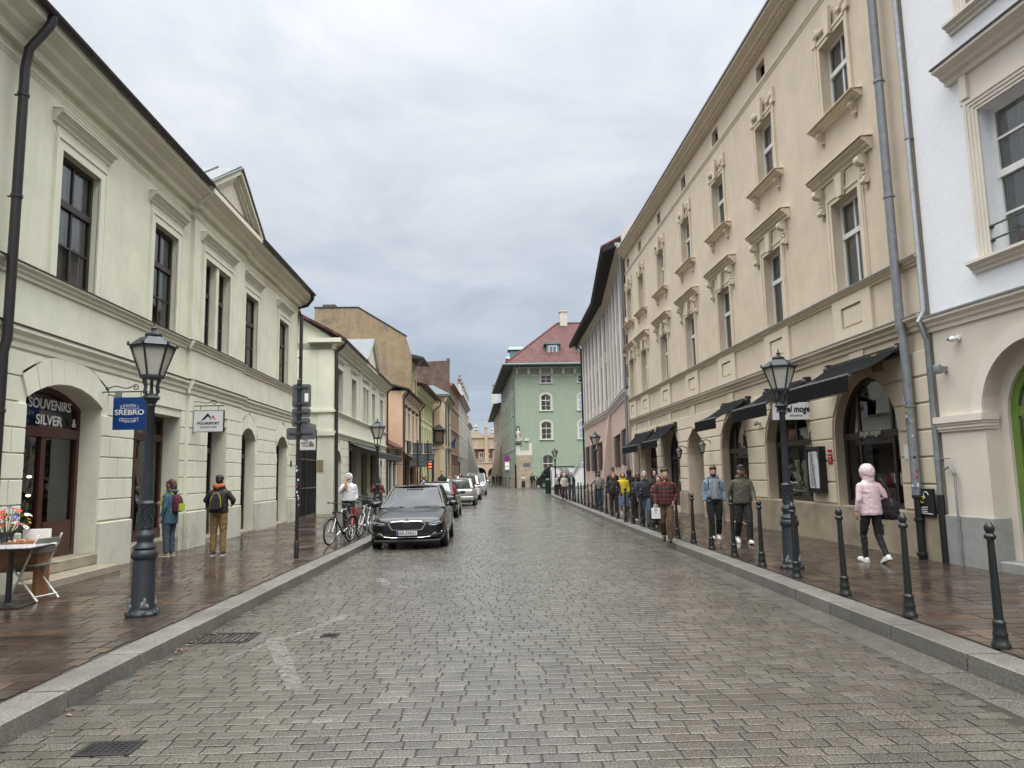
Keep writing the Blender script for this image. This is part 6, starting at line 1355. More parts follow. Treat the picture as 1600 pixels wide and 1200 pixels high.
# ------------------------------------------------------------ signs
M_SIGNB = mat('sign back grey', (0.10, 0.105, 0.11), rough=0.5, var=0.12, metal=0.3)
M_SIGNF = mat('sign post black', (0.012, 0.012, 0.013), rough=0.4)
def sign_post(label, p, plates, h, rz=0.0, stick=True):
 e = thing('sign_post', label, 'sign post', p, rz)
 b = MB(); b.tube([(0, 0, 0), (0, 0, h)], 0.032, n=12); b.lathe([(0.045, 0), (0.045, 0.3), (0.034, 0.32)], 12); b.lathe([(0.04, h - 0.05), (0.045, h - 0.03), (0.03, h), (0.04, h + 0.03), (0.02, h + 0.06)], 10); b.build('post', M_SIGNF, e, smooth=True)
 for (x0, x1, z0, z1) in plates:
  q = MB(); r = 0.03; pts = [(x0 + r, z0), (x1 - r, z0), (x1, z0 + r), (x1, z1 - r), (x1 - r, z1), (x0 + r, z1), (x0, z1 - r), (x0, z0 + r)]
  q.loft([[(x, y, z) for x, z in pts] for y in (0.05, 0.062)]); q.loft([[(x, 0.045, z) for x, z in pts], [(x, 0.05, z) for x, z in pts]])
  pl = q.build('sign_plate', M_SIGNB, e)
  k = MB(); n = 2 if z1 - z0 > 0.3 else 1
  for i in range(n):
   z = (z0 + z1) / 2 if n == 1 else (z0 + 0.07 if i == 0 else z1 - 0.07); k.box(x0 + 0.05, x1 - 0.05, 0.03, 0.046, z - 0.015, z + 0.015); k.box(-0.045, 0.045, -0.045, 0.03, z - 0.025, z + 0.025)
  k.build('clamp', mat('dark clamp', (0.03, 0.03, 0.032), rough=0.5), pl)
 if stick:
  rnd = random.Random(int(p[1] * 10)); s = MB(); sm = [M_WHITE, M_BLACK, MATS['sticker red'], MATS['sticker blue']]
  for i in range(26):
   z = rnd.uniform(0.9, 1.9); a = rnd.uniform(pi, 2 * pi); da = rnd.uniform(0.6, 1.1)
   s.loft([[(0.0335 * cos(a + da * t / 3), 0.0335 * sin(a + da * t / 3), z + hh) for t in range(4)] for hh in (0, rnd.uniform(0.02, 0.05))], cap=False, closed=False, m=rnd.choice((0, 0, 1, 2, 3)))
  lb = MB(); lb.box(plates[0][1] - 0.12, plates[0][1] - 0.05, 0.042, 0.0455, plates[0][2] + 0.12, plates[0][2] + 0.28); lb.build('plate_label', M_WHITE, e)
  s.build('sticker_pattern', sm, e, recalc=False)
 return e
P = G(463, 872)
sign_post('black post with four grey sign backs on the left pavement before the white shop sign', P, [(-0.14, 0.22, 2.86, 3.32), (-0.14, 0.22, 2.67, 2.85), (-0.14, 0.21, 2.49, 2.66), (-0.24, 0.32, 2.24, 2.47)], 3.36)
sign_post('left one of the two grey sign posts by the lime house', (-3.57, 42.0, 0.12), [(-0.3, 0.3, 2.8, 3.4), (-0.3, 0.3, 2.4, 2.78), (-0.45, 0.5, 2.0, 2.38)], 3.5, stick=False)
sign_post('right one of the two grey sign posts, beside the small lamp post', (-3.05, 43.0, 0.12), [(-0.25, 0.25, 2.8, 3.4), (-0.3, 0.3, 2.35, 2.78)], 3.5, stick=False)
def no_parking():
 p = AT(793, 762, 82.6); e = thing('parking_sign', 'no stopping sign post with white plates in front of the green house flank', 'road sign', (p.x, 82.6, 0), 0)
 b = MB(); b.tube([(0, 0, 0), (0, 0, 3.7)], 0.05, n=8); b.build('post', M_ZINC, e)
 s = MB(); ry = lambda r, y: [(r * cos(k * pi / 10), y, 3.35 + r * sin(k * pi / 10)) for k in range(20)]
 s.loft([ry(0.36, -0.08), ry(0.36, -0.06)]); s.build('red_disc', mat('sign red', (0.35, 0.02, 0.03), rough=0.4), e)
 s = MB(); s.loft([ry(0.28, -0.085), ry(0.28, -0.081)]); s.build('blue_disc', mat('sign blue', (0.03, 0.05, 0.3), rough=0.4), e)
 s = MB(); s.bar((-0.2, -0.09, 3.15), (0.2, -0.09, 3.55), 0.008, 0.07); s.bar((-0.2, -0.093, 3.55), (0.2, -0.093, 3.15), 0.008, 0.07); s.build('red_cross', MATS['sign red'], e)
 for z0, z1, m_ in ((2.5, 2.95, M_WHITE), (2.1, 2.45, M_WHITE), (1.75, 2.05, M_SIGNB)): q = MB(); q.box(-0.25, 0.25, -0.08, -0.06, z0, z1); q.build('sign_plate', m_, e)
no_parking()
def scroll(mb, x0, x1, z, y, amp=0.12, s=1):
 """wrought bracket: arm, S curve and curl"""
 mb.tube([(x0, y, z), (x1, y, z)], 0.011, n=6); pts = []
 for i in range(13): t = i / 12; pts.append((x0 + (x1 - x0) * (0.12 + 0.62 * t), y, z + amp * (0.25 + 0.75 * t) + 0.04 * sin(t * 2 * pi)))
 cx, cz = pts[-1][0], pts[-1][2] - 0.055
 for i in range(1, 15): a = pi / 2 - i * 0.55 * s; r = 0.055 * (1 - i / 18); pts.append((cx + r * cos(a), y, cz + r * sin(a)))
 mb.tube(pts, 0.009, n=6)
 c2 = []; cx, cz = x0 + (x1 - x0) * 0.14, z + amp * 0.42
 for i in range(12): a = pi * 0.2 + i * 0.5; r = 0.035 * (1 - i / 16); c2.append((cx + r * cos(a), y, cz + r * sin(a)))
 mb.tube(c2, 0.008, n=6)
def hanging_sign(name, label, pxl, pxr, pyt, pyb, Y, wall_x, mt, edge=None):
 a = AT(pxl, (pyt + pyb) / 2, Y); b = AT(pxr, (pyt + pyb) / 2, Y); t_ = AT((pxl + pxr) / 2, pyt, Y).z; u = AT((pxl + pxr) / 2, pyb, Y).z
 cx, cz, w_, h_ = (a.x + b.x) / 2, (t_ + u) / 2, b.x - a.x, t_ - u
 e = thing(name, label, 'shop sign', (cx, Y, cz)); wx = wall_x - cx
 br = MB(); zz = h_ / 2 + 0.1; sg = 1 if wx < 0 else -1
 scroll(br, wx, sg * w_ / 2, zz, 0, 0.13, 1); br.box(wx - 0.02, wx + 0.02, -0.015, 0.015, zz - 0.15, zz + 0.15)
 for s in (-0.6, 0.6): br.tube([(s * w_ / 2, 0, zz), (s * w_ / 2, 0, h_ / 2)], 0.007, n=6)
 br.build('bracket', M_BLACK, e, smooth=True)
 p = MB(); p.bbox(-w_ / 2, w_ / 2, -0.035, 0.035, -h_ / 2, h_ / 2, 0.006); p.build('panel', mt, e)
 if edge: f = MB(); ring(f, outline(-w_ / 2, w_ / 2, -h_ / 2, h_ / 2, 0), outline(-w_ / 2 + 0.012, w_ / 2 - 0.012, -h_ / 2 + 0.012, h_ / 2 - 0.012, 0), -0.04, 0.04); f.build('rim', edge, e)
 return e, w_, h_
M_INK = mat('black print', (0.012, 0.012, 0.014), rough=0.5); M_RED = mat('sign print red', (0.5, 0.02, 0.03), rough=0.5)
def shop_signs():
 e, w_, h_ = hanging_sign('blue_shop_sign', 'blue hanging sign reading SREBRO, by the nearest lamp post', 178, 229.5, 621, 671.5, 12.86, -6.6, mat('royal blue sign', (0.005, 0.045, 0.19), rough=0.35, var=0.06))
 wl = mat('sign cream lettering', (0.72, 0.72, 0.68), rough=0.5)
 text('SREBRO', 0.13, wl, e, loc=(0, -0.037, 0.015), width=w_ * 0.88, bold=0.002)
 for s, z, sg in (('ZEGARKI', 0.105, 1), ('UPOMINKI', -0.11, -1)):   # arched lines: letters set one by one
  n = len(s)
  for i, ch in enumerate(s):
   t = (i - (n - 1) / 2) / (n / 2); text(ch, 0.066, wl, e, loc=(t * w_ * 0.3, -0.037, z + sg * (0.035 * (1 - t * t))), rot=(pi / 2, sg * t * 0.28, 0))
 u = MB()
 for sg in (1, -1): u.loft([[(x * w_ * 0.28, y, sg * (0.085 + 0.022 * (1 - x * x)) + dz) for x in [k / 6 - 1 for k in range(13)] + [1 - k / 6 for k in range(13)] for dz in [0]] for y in (-0.037, -0.04)]) if False else [u.bar((x0 * w_ * 0.28, -0.038, sg * (0.078 + 0.016 * (1 - x0 * x0))), ((x0 + 1 / 6) * w_ * 0.28, -0.038, sg * (0.078 + 0.016 * (1 - (x0 + 1 / 6) ** 2))), 0.004, 0.007) for x0 in [k / 6 - 1 for k in range(12)]]
 u.build('underline', wl, e)
 e, w_, h_ = hanging_sign('white_shop_sign', 'white hanging sign with a black mountain mark, above the man with the black backpack', 303, 350, 641, 675, 16.7, -6.7, mat('white sign panel', (0.66, 0.67, 0.68), rough=0.4, var=0.02), M_ZINC)
 m = MB(); y0, y1 = -0.041, -0.036
 q = lambda pts, mb: mb.loft([[(x * w_, y, z * h_) for x, z in pts] for y in (y0, y1)])
 q([(-0.24, 0.02), (-0.03, 0.36), (0.07, 0.2), (0.10, 0.02), (0.035, 0.16), (-0.02, 0.22), (-0.12, 0.08)], m); m.build('mountain_mark', M_INK, e)
 r = MB(); q([(0.1, 0.2), (0.16, 0.26), (0.24, 0.03), (0.17, 0.12)], r); r.build('red_peak', M_RED, e)
 text('POLARSPORT', 0.08, M_INK, e, loc=(0, -0.037, -0.11 * h_), width=w_ * 0.74, bold=0.0015); text('TWOJ SKLEP GORSKI', 0.035, M_INK, e, loc=(0, -0.037, -0.28 * h_), width=w_ * 0.56)
 e, w_, h_ = hanging_sign('white_shop_sign', 'white hanging sign with a maroon quarter dome, behind the grey sign backs', 466.5, 494, 682, 703.5, 26.0, -6.6, MATS['white sign panel'], M_ZINC)
 mr = mat('maroon print', (0.10, 0.03, 0.03), rough=0.5)
 for k, s in enumerate(('THE', 'NORTH', 'FACE')): text(s, 0.11, mr, e, loc=(-0.14 * w_ + (0.03 if k != 1 else 0.0), -0.037, h_ * (0.2 - 0.19 * k)), width=w_ * (0.26, 0.42, 0.32)[k], bold=0.002)
 a = MB(); ox, oz, RR = 0.12 * w_, -0.25 * h_, 0.27 * w_
 for r0, r1 in ((0.0, 0.5), (0.6, 0.78), (0.86, 1.0)):
  n = 10; P1 = [(ox + RR * r1 * cos(pi / 2 * k / n), oz + RR * r1 * 1.2 * sin(pi / 2 * k / n)) for k in range(n + 1)]; P0 = [(ox + RR * r0 * cos(pi / 2 * k / n), oz + RR * r0 * 1.2 * sin(pi / 2 * k / n)) for k in range(n, -1, -1)] if r0 else [(ox, oz)]
  a.loft([[(x, y, z) for x, z in P1 + P0] for y in (y0, y1)])
 a.build('dome_mark', mr, e)
 e, w_, h_ = hanging_sign('menu_sign', 'white hanging sign reading kogel mogel behind the right lamp post', 1206, 1272, 629, 656, 15.5, 7.25, MATS['white sign panel'])
 text('kogel mogel', 0.2, M_INK, e, loc=(0, -0.037, 0.04), width=w_ * 0.84, shear=0.2, bold=0.006); text('RESTAURACJA', 0.05, M_INK, e, loc=(0.05, -0.037, -0.1), width=w_ * 0.3)
 cb = MB(); p0 = AT(1277, 655, 15.35); cb.tube([(p0.x - e.location.x, p0.y - 15.5, p0.z - e.location.z), (7.2 - e.location.x, 0.0, -0.5), (7.2 - e.location.x, -0.05, -0.85)], 0.012, n=6); cb.build('cable', M_BLACK, e)
 # black fascia sign and small red lit sign in the far left row
 p = AT(614, 715, 46.8); e = thing('fascia_sign', 'black box sign with white letters at the end of the charcoal awning', 'shop sign', (p.x, 46.8, p.z)); b = MB(); b.bbox(-0.42, 0.42, -0.06, 0.06, -0.26, 0.26, 0.01); b.build('panel', M_BLACK, e); text('OLIBA', 0.26, wl, e, loc=(0, -0.065, 0.0), width=0.62, bold=0.004); k = MB(); k.bar((-0.42, 0, 0.2), (-0.6, 0, 0.2), 0.03, 0.03); k.build('bracket', M_BLACK, e)
 p = AT(672.5, 727, 46.0); e = thing('lit_sign', 'tiny orange lit sign beside the small lamp post', 'shop sign', (p.x, 46.0, p.z)); b = MB(); b.bbox(-0.2, 0.2, -0.05, 0.05, -0.22, 0.22, 0.02); b.build('box', M_BLACK, e); b = MB()
 for z in (-0.1, 0.08): b.box(-0.15, 0.15, -0.06, -0.051, z - 0.05, z + 0.05)
 b.build('lit_panel', emit('orange sign light', (1.0, 0.13, 0.03), 1.6), e); k = MB(); k.bar((-0.2, 0, 0.1), (-2.4, 0.2, 0.1), 0.03, 0.03); k.build('bracket', M_BLACK, e)
shop_signs()
# ------------------------------------------------------------ fittings on the tan house
def menu_box():
 u, z = R1.uv(1272, 733, 0.15); u0, _ = R1.uv(1262, 733, 0.15); u1, _ = R1.uv(1283, 733, 0.15); _, zt = R1.uv(1272, 698, 0.15); _, zb = R1.uv(1272, 770, 0.15)
 w_, h_ = u1 - u0, zt - zb; e = thing('menu_case', 'black wall case showing a long white menu sheet, right of the bollard lamp', 'menu case', R1.w((u0 + u1) / 2, 0, zb), R1.e.rotation_euler.z)
 b = MB(); b.box(-w_ / 2, w_ / 2, -0.14, -0.001, 0, h_); b.build('case', M_BLACK, e); f = MB(); ring(f, outline(-w_ / 2, w_ / 2, 0, h_, 0), outline(-w_ / 2 + 0.06, w_ / 2 - 0.06, 0.06, h_ - 0.06, 0), -0.175, -0.14); f.build('frame', M_BLACK, e)
 p = MB(); n = 10; p.loft([[(-w_ / 2 + 0.08 + (w_ - 0.2) * i / n, -0.15 - 0.012 * sin(i * 0.9 + z_ * 3), 0.1 + (h_ - 0.2) * z_) for i in range(n + 1)] for z_ in [k / 8 for k in range(9)]], cap=False, closed=False); p.build('menu_sheet', mat('menu paper', (0.62, 0.63, 0.64), rough=0.7, var=0.04), e, smooth=True, recalc=False)
 l = MB(); rnd = random.Random(2)
 for k in range(26): z_ = 0.14 + (h_ - 0.28) * k / 26; l.box(-w_ / 2 + 0.14, -w_ / 2 + 0.14 + rnd.uniform(0.1, w_ - 0.36), -0.169, -0.168, z_, z_ + 0.012)
 l.build('menu_lines', mat('faint grey print', (0.3, 0.3, 0.31), rough=0.7), e)
 # chalked board at the corner
 u, z = R1.uv(1453, 785, 0.05); e = thing('chalk_board', 'small black chalked board low on the corner of the tan house', 'notice board', R1.w(u, -0.09, z), R1.e.rotation_euler.z)
 b = MB(); b.bbox(-0.2, 0.2, -0.02, 0.01, -0.22, 0.22, 0.005); b.build('board', M_BLACK, e)
 c = MB(); rnd = random.Random(8)
 for k in range(4): c.bar((-0.15, -0.022, -0.08 - 0.03 * k), (rnd.uniform(0.0, 0.15), -0.022, -0.08 - 0.03 * k + rnd.uniform(-0.01, 0.01)), 0.003, 0.012)
 c.tube([(0.0 + 0.07 * cos(a / 3) * (1 - a / 40), -0.022, 0.12 + 0.05 * sin(a / 3)) for a in range(14)], 0.006, n=5); c.build('chalk_marks', M_WHITE, e)
 y = MB(); y.tube([(-0.1 + 0.04 * cos(a / 2.5), -0.022, 0.04 + 0.05 * sin(a / 2.5)) for a in range(15)], 0.008, n=5); y.build('yellow_mark', MATS['sticker yellow'], e)
 def wl(px, py, label):
  u, z = R1.uv(px, py, 0.3); e = thing('wall_lantern', label, 'wall lamp', R1.w(u, -0.3, z), R1.e.rotation_euler.z, 'black wall lanterns beside the gateway')
  b = MB(); b.tube([(0, 0.3, 0.12), (0, 0.15, 0.2), (0, 0.0, 0.17)], 0.016, n=6); b.lathe([(0.06, -0.02), (0.06, 0)], 8, (0, 0, 0.14)); b.ball((0, 0.29, 0.12), (0.05, 0.03, 0.08)); b.build('arm', M_BLACK, e)
  g = MB(); g.lathe([(0.06, -0.18), (0.11, 0.04)], 6); g.build('glass', mat('clear lantern glass', (0.3, 0.3, 0.28), rough=0.15), e)
  f = MB(); f.lathe([(0.13, 0.04), (0.12, 0.06), (0.05, 0.13), (0.02, 0.16)], 6); f.lathe([(0.01, -0.26), (0.05, -0.22), (0.07, -0.18)], 6)
  for k in range(6): a = k * pi / 3; f.bar((0.064 * cos(a), 0.064 * sin(a), -0.19), (0.115 * cos(a), 0.115 * sin(a), 0.05), 0.012, 0.012)
  f.build('cage', M_BLACK, e)
 wl(1061, 706, 'black wall lantern on the pier left of the open gateway'); wl(1097, 697, 'black wall lantern on the pier right of the open gateway')
menu_box()
# ------------------------------------------------------------ bin
def bin_():
 p = G(857, 772); e = thing('litter_bin', 'dark green ribbed litter bin where the right bollards begin', 'litter bin', p)
 m = mat('dark green iron', (0.01, 0.03, 0.022), rough=0.4, var=0.2); b = MB(); b.lathe([(0.2, 0), (0.2, 0.05), (0.17, 0.07), (0.19, 0.9), (0.21, 0.92), (0.21, 0.97)], 18)
 for k in range(18): a = k * pi / 9; b.bar((0.185 * cos(a), 0.185 * sin(a), 0.08), (0.205 * cos(a), 0.205 * sin(a), 0.92), 0.03, 0.015)
 b.build('drum', m, e); l = MB(); l.lathe([(0.22, 0.97), (0.22, 1.0), (0.15, 1.08), (0.06, 1.12)], 18); l.build('lid', m, e, smooth=True)
bin_()
# ------------------------------------------------------------ cafe table, chairs and flower stand at the left edge
def terrace():
 p = G(12, 948); e = thing('cafe_table', 'black pedestal cafe table with a printed top at the left edge', 'table', p, 0.1)
 b = MB(); b.bbox(-0.22, 0.22, -0.22, 0.22, 0, 0.02, 0.008); b.tube([(0, 0, 0.02), (0, 0, 0.7)], 0.035, n=12); b.lathe([(0.07, 0.02), (0.04, 0.05)], 12); b.build('pedestal', M_BLACK, e)
 t = MB(); t.bbox(-0.36, 0.36, -0.32, 0.32, 0.7, 0.725, 0.006); t.build('table_top', M_BLACK, e); t = MB(); t.box(-0.345, 0.345, -0.305, 0.305, 0.725, 0.729); m = bpy.data.materials.new('printed table top'); m.use_nodes = True; nt_ = m.node_tree; bb = nt_.nodes['Principled BSDF']; bb.inputs['Roughness'].default_value = 0.25
 tc = N(nt_, 'ShaderNodeTexCoord'); v = N(nt_, 'ShaderNodeTexVoronoi'); v.inputs['Scale'].default_value = 22; LK(nt_, tc.outputs['Object'], v.inputs[0]); r = N(nt_, 'ShaderNodeValToRGB'); LK(nt_, v.outputs['Distance'], r.inputs[0]); r.color_ramp.elements[0].position = 0.28; r.color_ramp.elements[0].color = (0.32, 0.2, 0.2, 1); r.color_ramp.elements[1].position = 0.4; r.color_ramp.elements[1].color = (0.6, 0.6, 0.62, 1); LK(nt_, r.outputs[0], bb.inputs['Base Color']); t.build('printed_sheet', m, e)
 M_SL = mat('grey green slats', (0.15, 0.155, 0.12), rough=0.5, var=0.15); M_TUBE = mat('white chair steel', (0.72, 0.72, 0.7), rough=0.35)
 def chair(label, p, rz):
  e = thing('folding_chair', label, 'chair', p, rz, 'white folding chairs at the cafe table')
  for s in (-1, 1):
   x = s * 0.19; l = MB(); l.tube([(x, 0.2, 0.01), (x, -0.02, 0.44), (x, -0.2, 0.84)], 0.012, n=8); l.build('leg', M_TUBE, e, smooth=True); l = MB(); l.tube([(x * 0.9, -0.22, 0.01), (x * 0.9, 0.2, 0.45)], 0.012, n=8); l.build('leg', M_TUBE, e, smooth=True)
  c = MB(); c.tube([(-0.19, 0.17, 0.07), (0.19, 0.17, 0.07)], 0.009, n=6); c.tube([(-0.17, -0.19, 0.07), (0.17, -0.19, 0.07)], 0.009, n=6); c.build('stretcher', M_TUBE, e)
  s_ = MB()
  for i in range(6): s_.bbox(-0.2, 0.2, -0.18 + i * 0.065, -0.125 + i * 0.065, 0.445, 0.462, 0.003)
  s_.build('seat', M_SL, e); b = MB()
  for z, y in ((0.64, -0.118), (0.76, -0.172)): b.bbox(-0.2, 0.2, y - 0.008, y + 0.008, z - 0.035, z + 0.035, 0.003)
  b.build('backrest', M_SL, e)
 chair('white folding chair with grey-green slats, right of the cafe table', G(52, 938), 1.35); chair('white folding chair mostly out of view behind the cafe table', G(-22, 905), 1.8)
 p = Vector((-6.1, 10.0, 0.12)); e = thing('display_stand', 'small wooden stand with trays before the souvenir door', 'display stand', (p.x, p.y, 0.29), 0.15)
 mw = mat('varnished pine', (0.22, 0.10, 0.035), rough=0.45, var=0.3, scale=12); b = MB()
 for x in (-0.3, 0.3): b.ext([(x - 0.2 * (1 if x < 0 else 0) , -0.18, 0.0), (x - 0.02, -0.18, 0.0), (x - 0.02, -0.18, 0.48), (x - 0.2, -0.18, 0.48)], (0, 0.03, 0)) if False else b.box(x - 0.02, x + 0.02, -0.2, 0.2, -0.17, 0.5)
 b.box(-0.28, 0.28, -0.19, -0.17, 0.2, 0.5); b.box(-0.28, 0.28, -0.19, 0.19, 0.2, 0.22); b.build('wooden_base', mw, e)
 t = MB(); t.bbox(-0.36, 0.4, -0.25, 0.25, 0.505, 0.53, 0.005); t.build('board_top', M_WHITE, e); t = MB(); t.bbox(-0.1, 0.34, -0.2, 0.15, 0.531, 0.58, 0.005); t.build('trinket_tray', mw, e); rnd = random.Random(4)
 k = MB()
 for i in range(26): k.ball((rnd.uniform(-0.07, 0.31), rnd.uniform(-0.17, 0.12), 0.585), 0.02, 6, 4, m=rnd.randrange(4))
 k.build('trinkets', [MATS['trinket red'], MATS['trinket cream'], MATS['trinket orange'], MATS['trinket ivory']], e, kind='stuff')
 c = MB(); c.bbox(-0.02, 0.32, 0.17, 0.2, 0.531, 0.72, 0.004); c.build('price_card', M_WHITE, e)
 f = thing('flower_bouquet', 'mixed bouquet of red, yellow, blue and white flowers on the wooden stand', 'flowers', (p.x - 0.16, p.y + 0.02, 0.82))
 v = MB(); v.lathe([(0.06, 0.001), (0.075, 0.1), (0.09, 0.17), (0.085, 0.17)], 12); v.build('vase', mat('dark vase', (0.03, 0.04, 0.06), rough=0.3), f, smooth=True)
 names = [('red', (0.5, 0.015, 0.02)), ('yellow', (0.65, 0.42, 0.02)), ('blue', (0.05, 0.07, 0.3)), ('white', (0.65, 0.63, 0.6)), ('pink', (0.5, 0.15, 0.2)), ('orange', (0.55, 0.2, 0.03))]
 ms = [mat(n + ' petals', c_, rough=0.6) for n, c_ in names]; lf = MB(); heads = []
 for i in range(34):
  a = rnd.uniform(0, 2 * pi); rr = 0.24 * sqrt(rnd.random()); z = 0.2 + 0.32 * rnd.random() * (1 - rr * 1.8); heads.append((rr * cos(a), rr * sin(a), z, i % 6))
  lf.tube([(rr * 0.2 * cos(a), rr * 0.2 * sin(a), 0.12), (rr * cos(a), rr * sin(a), z)], 0.004, n=4)
 for i in range(110):
  a = rnd.uniform(0, 2 * pi); rr = rnd.uniform(0.05, 0.25); z = rnd.uniform(0.1, 0.4); L = rnd.uniform(0.05, 0.09); d = Vector((cos(a), sin(a), rnd.uniform(-0.4, 0.8))).normalized(); s_ = d.cross(Vector((0, 0, 1))).normalized() * 0.014; c0 = Vector((rr * cos(a), rr * sin(a), z)); lf.poly([c0, c0 + d * L * 0.5 + s_, c0 + d * L, c0 + d * L * 0.5 - s_])
 lf.build('leaves', mat('bouquet leaves', (0.05, 0.10, 0.03), rough=0.6, var=0.3), f, recalc=False)
 for x, y, z, c_ in heads:
  h = MB(); n = 9; R_ = rnd.uniform(0.028, 0.045); up = Vector((x, y - 0.1, 0.25)).normalized(); q = up.orthogonal().normalized(); w_ = up.cross(q)
  for j in range(n):
   a = 2 * pi * j / n; d = q * cos(a) + w_ * sin(a); s_ = up.cross(d) * R_ * 0.35; c0 = Vector((x, y, z)); h.poly([c0, c0 + d * R_ * 0.6 + s_ + up * 0.006, c0 + d * R_ + up * 0.012, c0 + d * R_ * 0.6 - s_ + up * 0.006])
  h.ball((x, y, z), R_ * 0.3, 6, 4, m=1); h.build('flower', [ms[c_], ms[1] if c_ != 1 else ms[5]], f, recalc=False)
terrace()
# ------------------------------------------------------------ cars
def car_paint(name, c, rough=0.22, metal=0.3):
 return mat(name, c, rough=rough, metal=metal, var=0.05, coat=0.35, scale=3)
M_TYRE = mat('tyre rubber', (0.012, 0.012, 0.012), rough=0.75); M_RIM = mat('alloy rim', (0.32, 0.33, 0.34), rough=0.35, metal=0.8)
M_CGLASS = glass('car glass', tint=(0.5, 0.56, 0.54), refl=0.05, gcol=0.55); M_RGLASS = glass('rear car glass', tint=(0.12, 0.14, 0.14), refl=0.0, gcol=0.16); M_CHROME = mat('chrome trim', (0.62, 0.63, 0.65), rough=0.15, metal=1.0, var=0.03)
M_LIGHT = mat('headlight lens', (0.10, 0.105, 0.11), rough=0.08, var=0.2, scale=20, coat=0.6); M_TAIL = mat('red tail light', (0.17, 0.008, 0.008), rough=0.15, var=0.2); M_BPL = mat('black car plastic', (0.013, 0.013, 0.014), rough=0.5); M_SEAT = mat('dark car seats', (0.03, 0.03, 0.032), rough=0.8)
def cr(pts, n):
 """smooth curve through points"""
 out = []; P = [Vector(p) for p in pts]
 for i in range(len(P) - 1):
  a = P[max(i - 1, 0)]; b = P[i]; c = P[i + 1]; d = P[min(i + 2, len(P) - 1)]
  for k in range(n):
   t = k / n; out.append(0.5 * ((2 * b) + (c - a) * t + (2 * a - 5 * b + 4 * c - d) * t * t + (3 * b - a - 3 * c + d) * t ** 3))
 out.append(P[-1]); return out
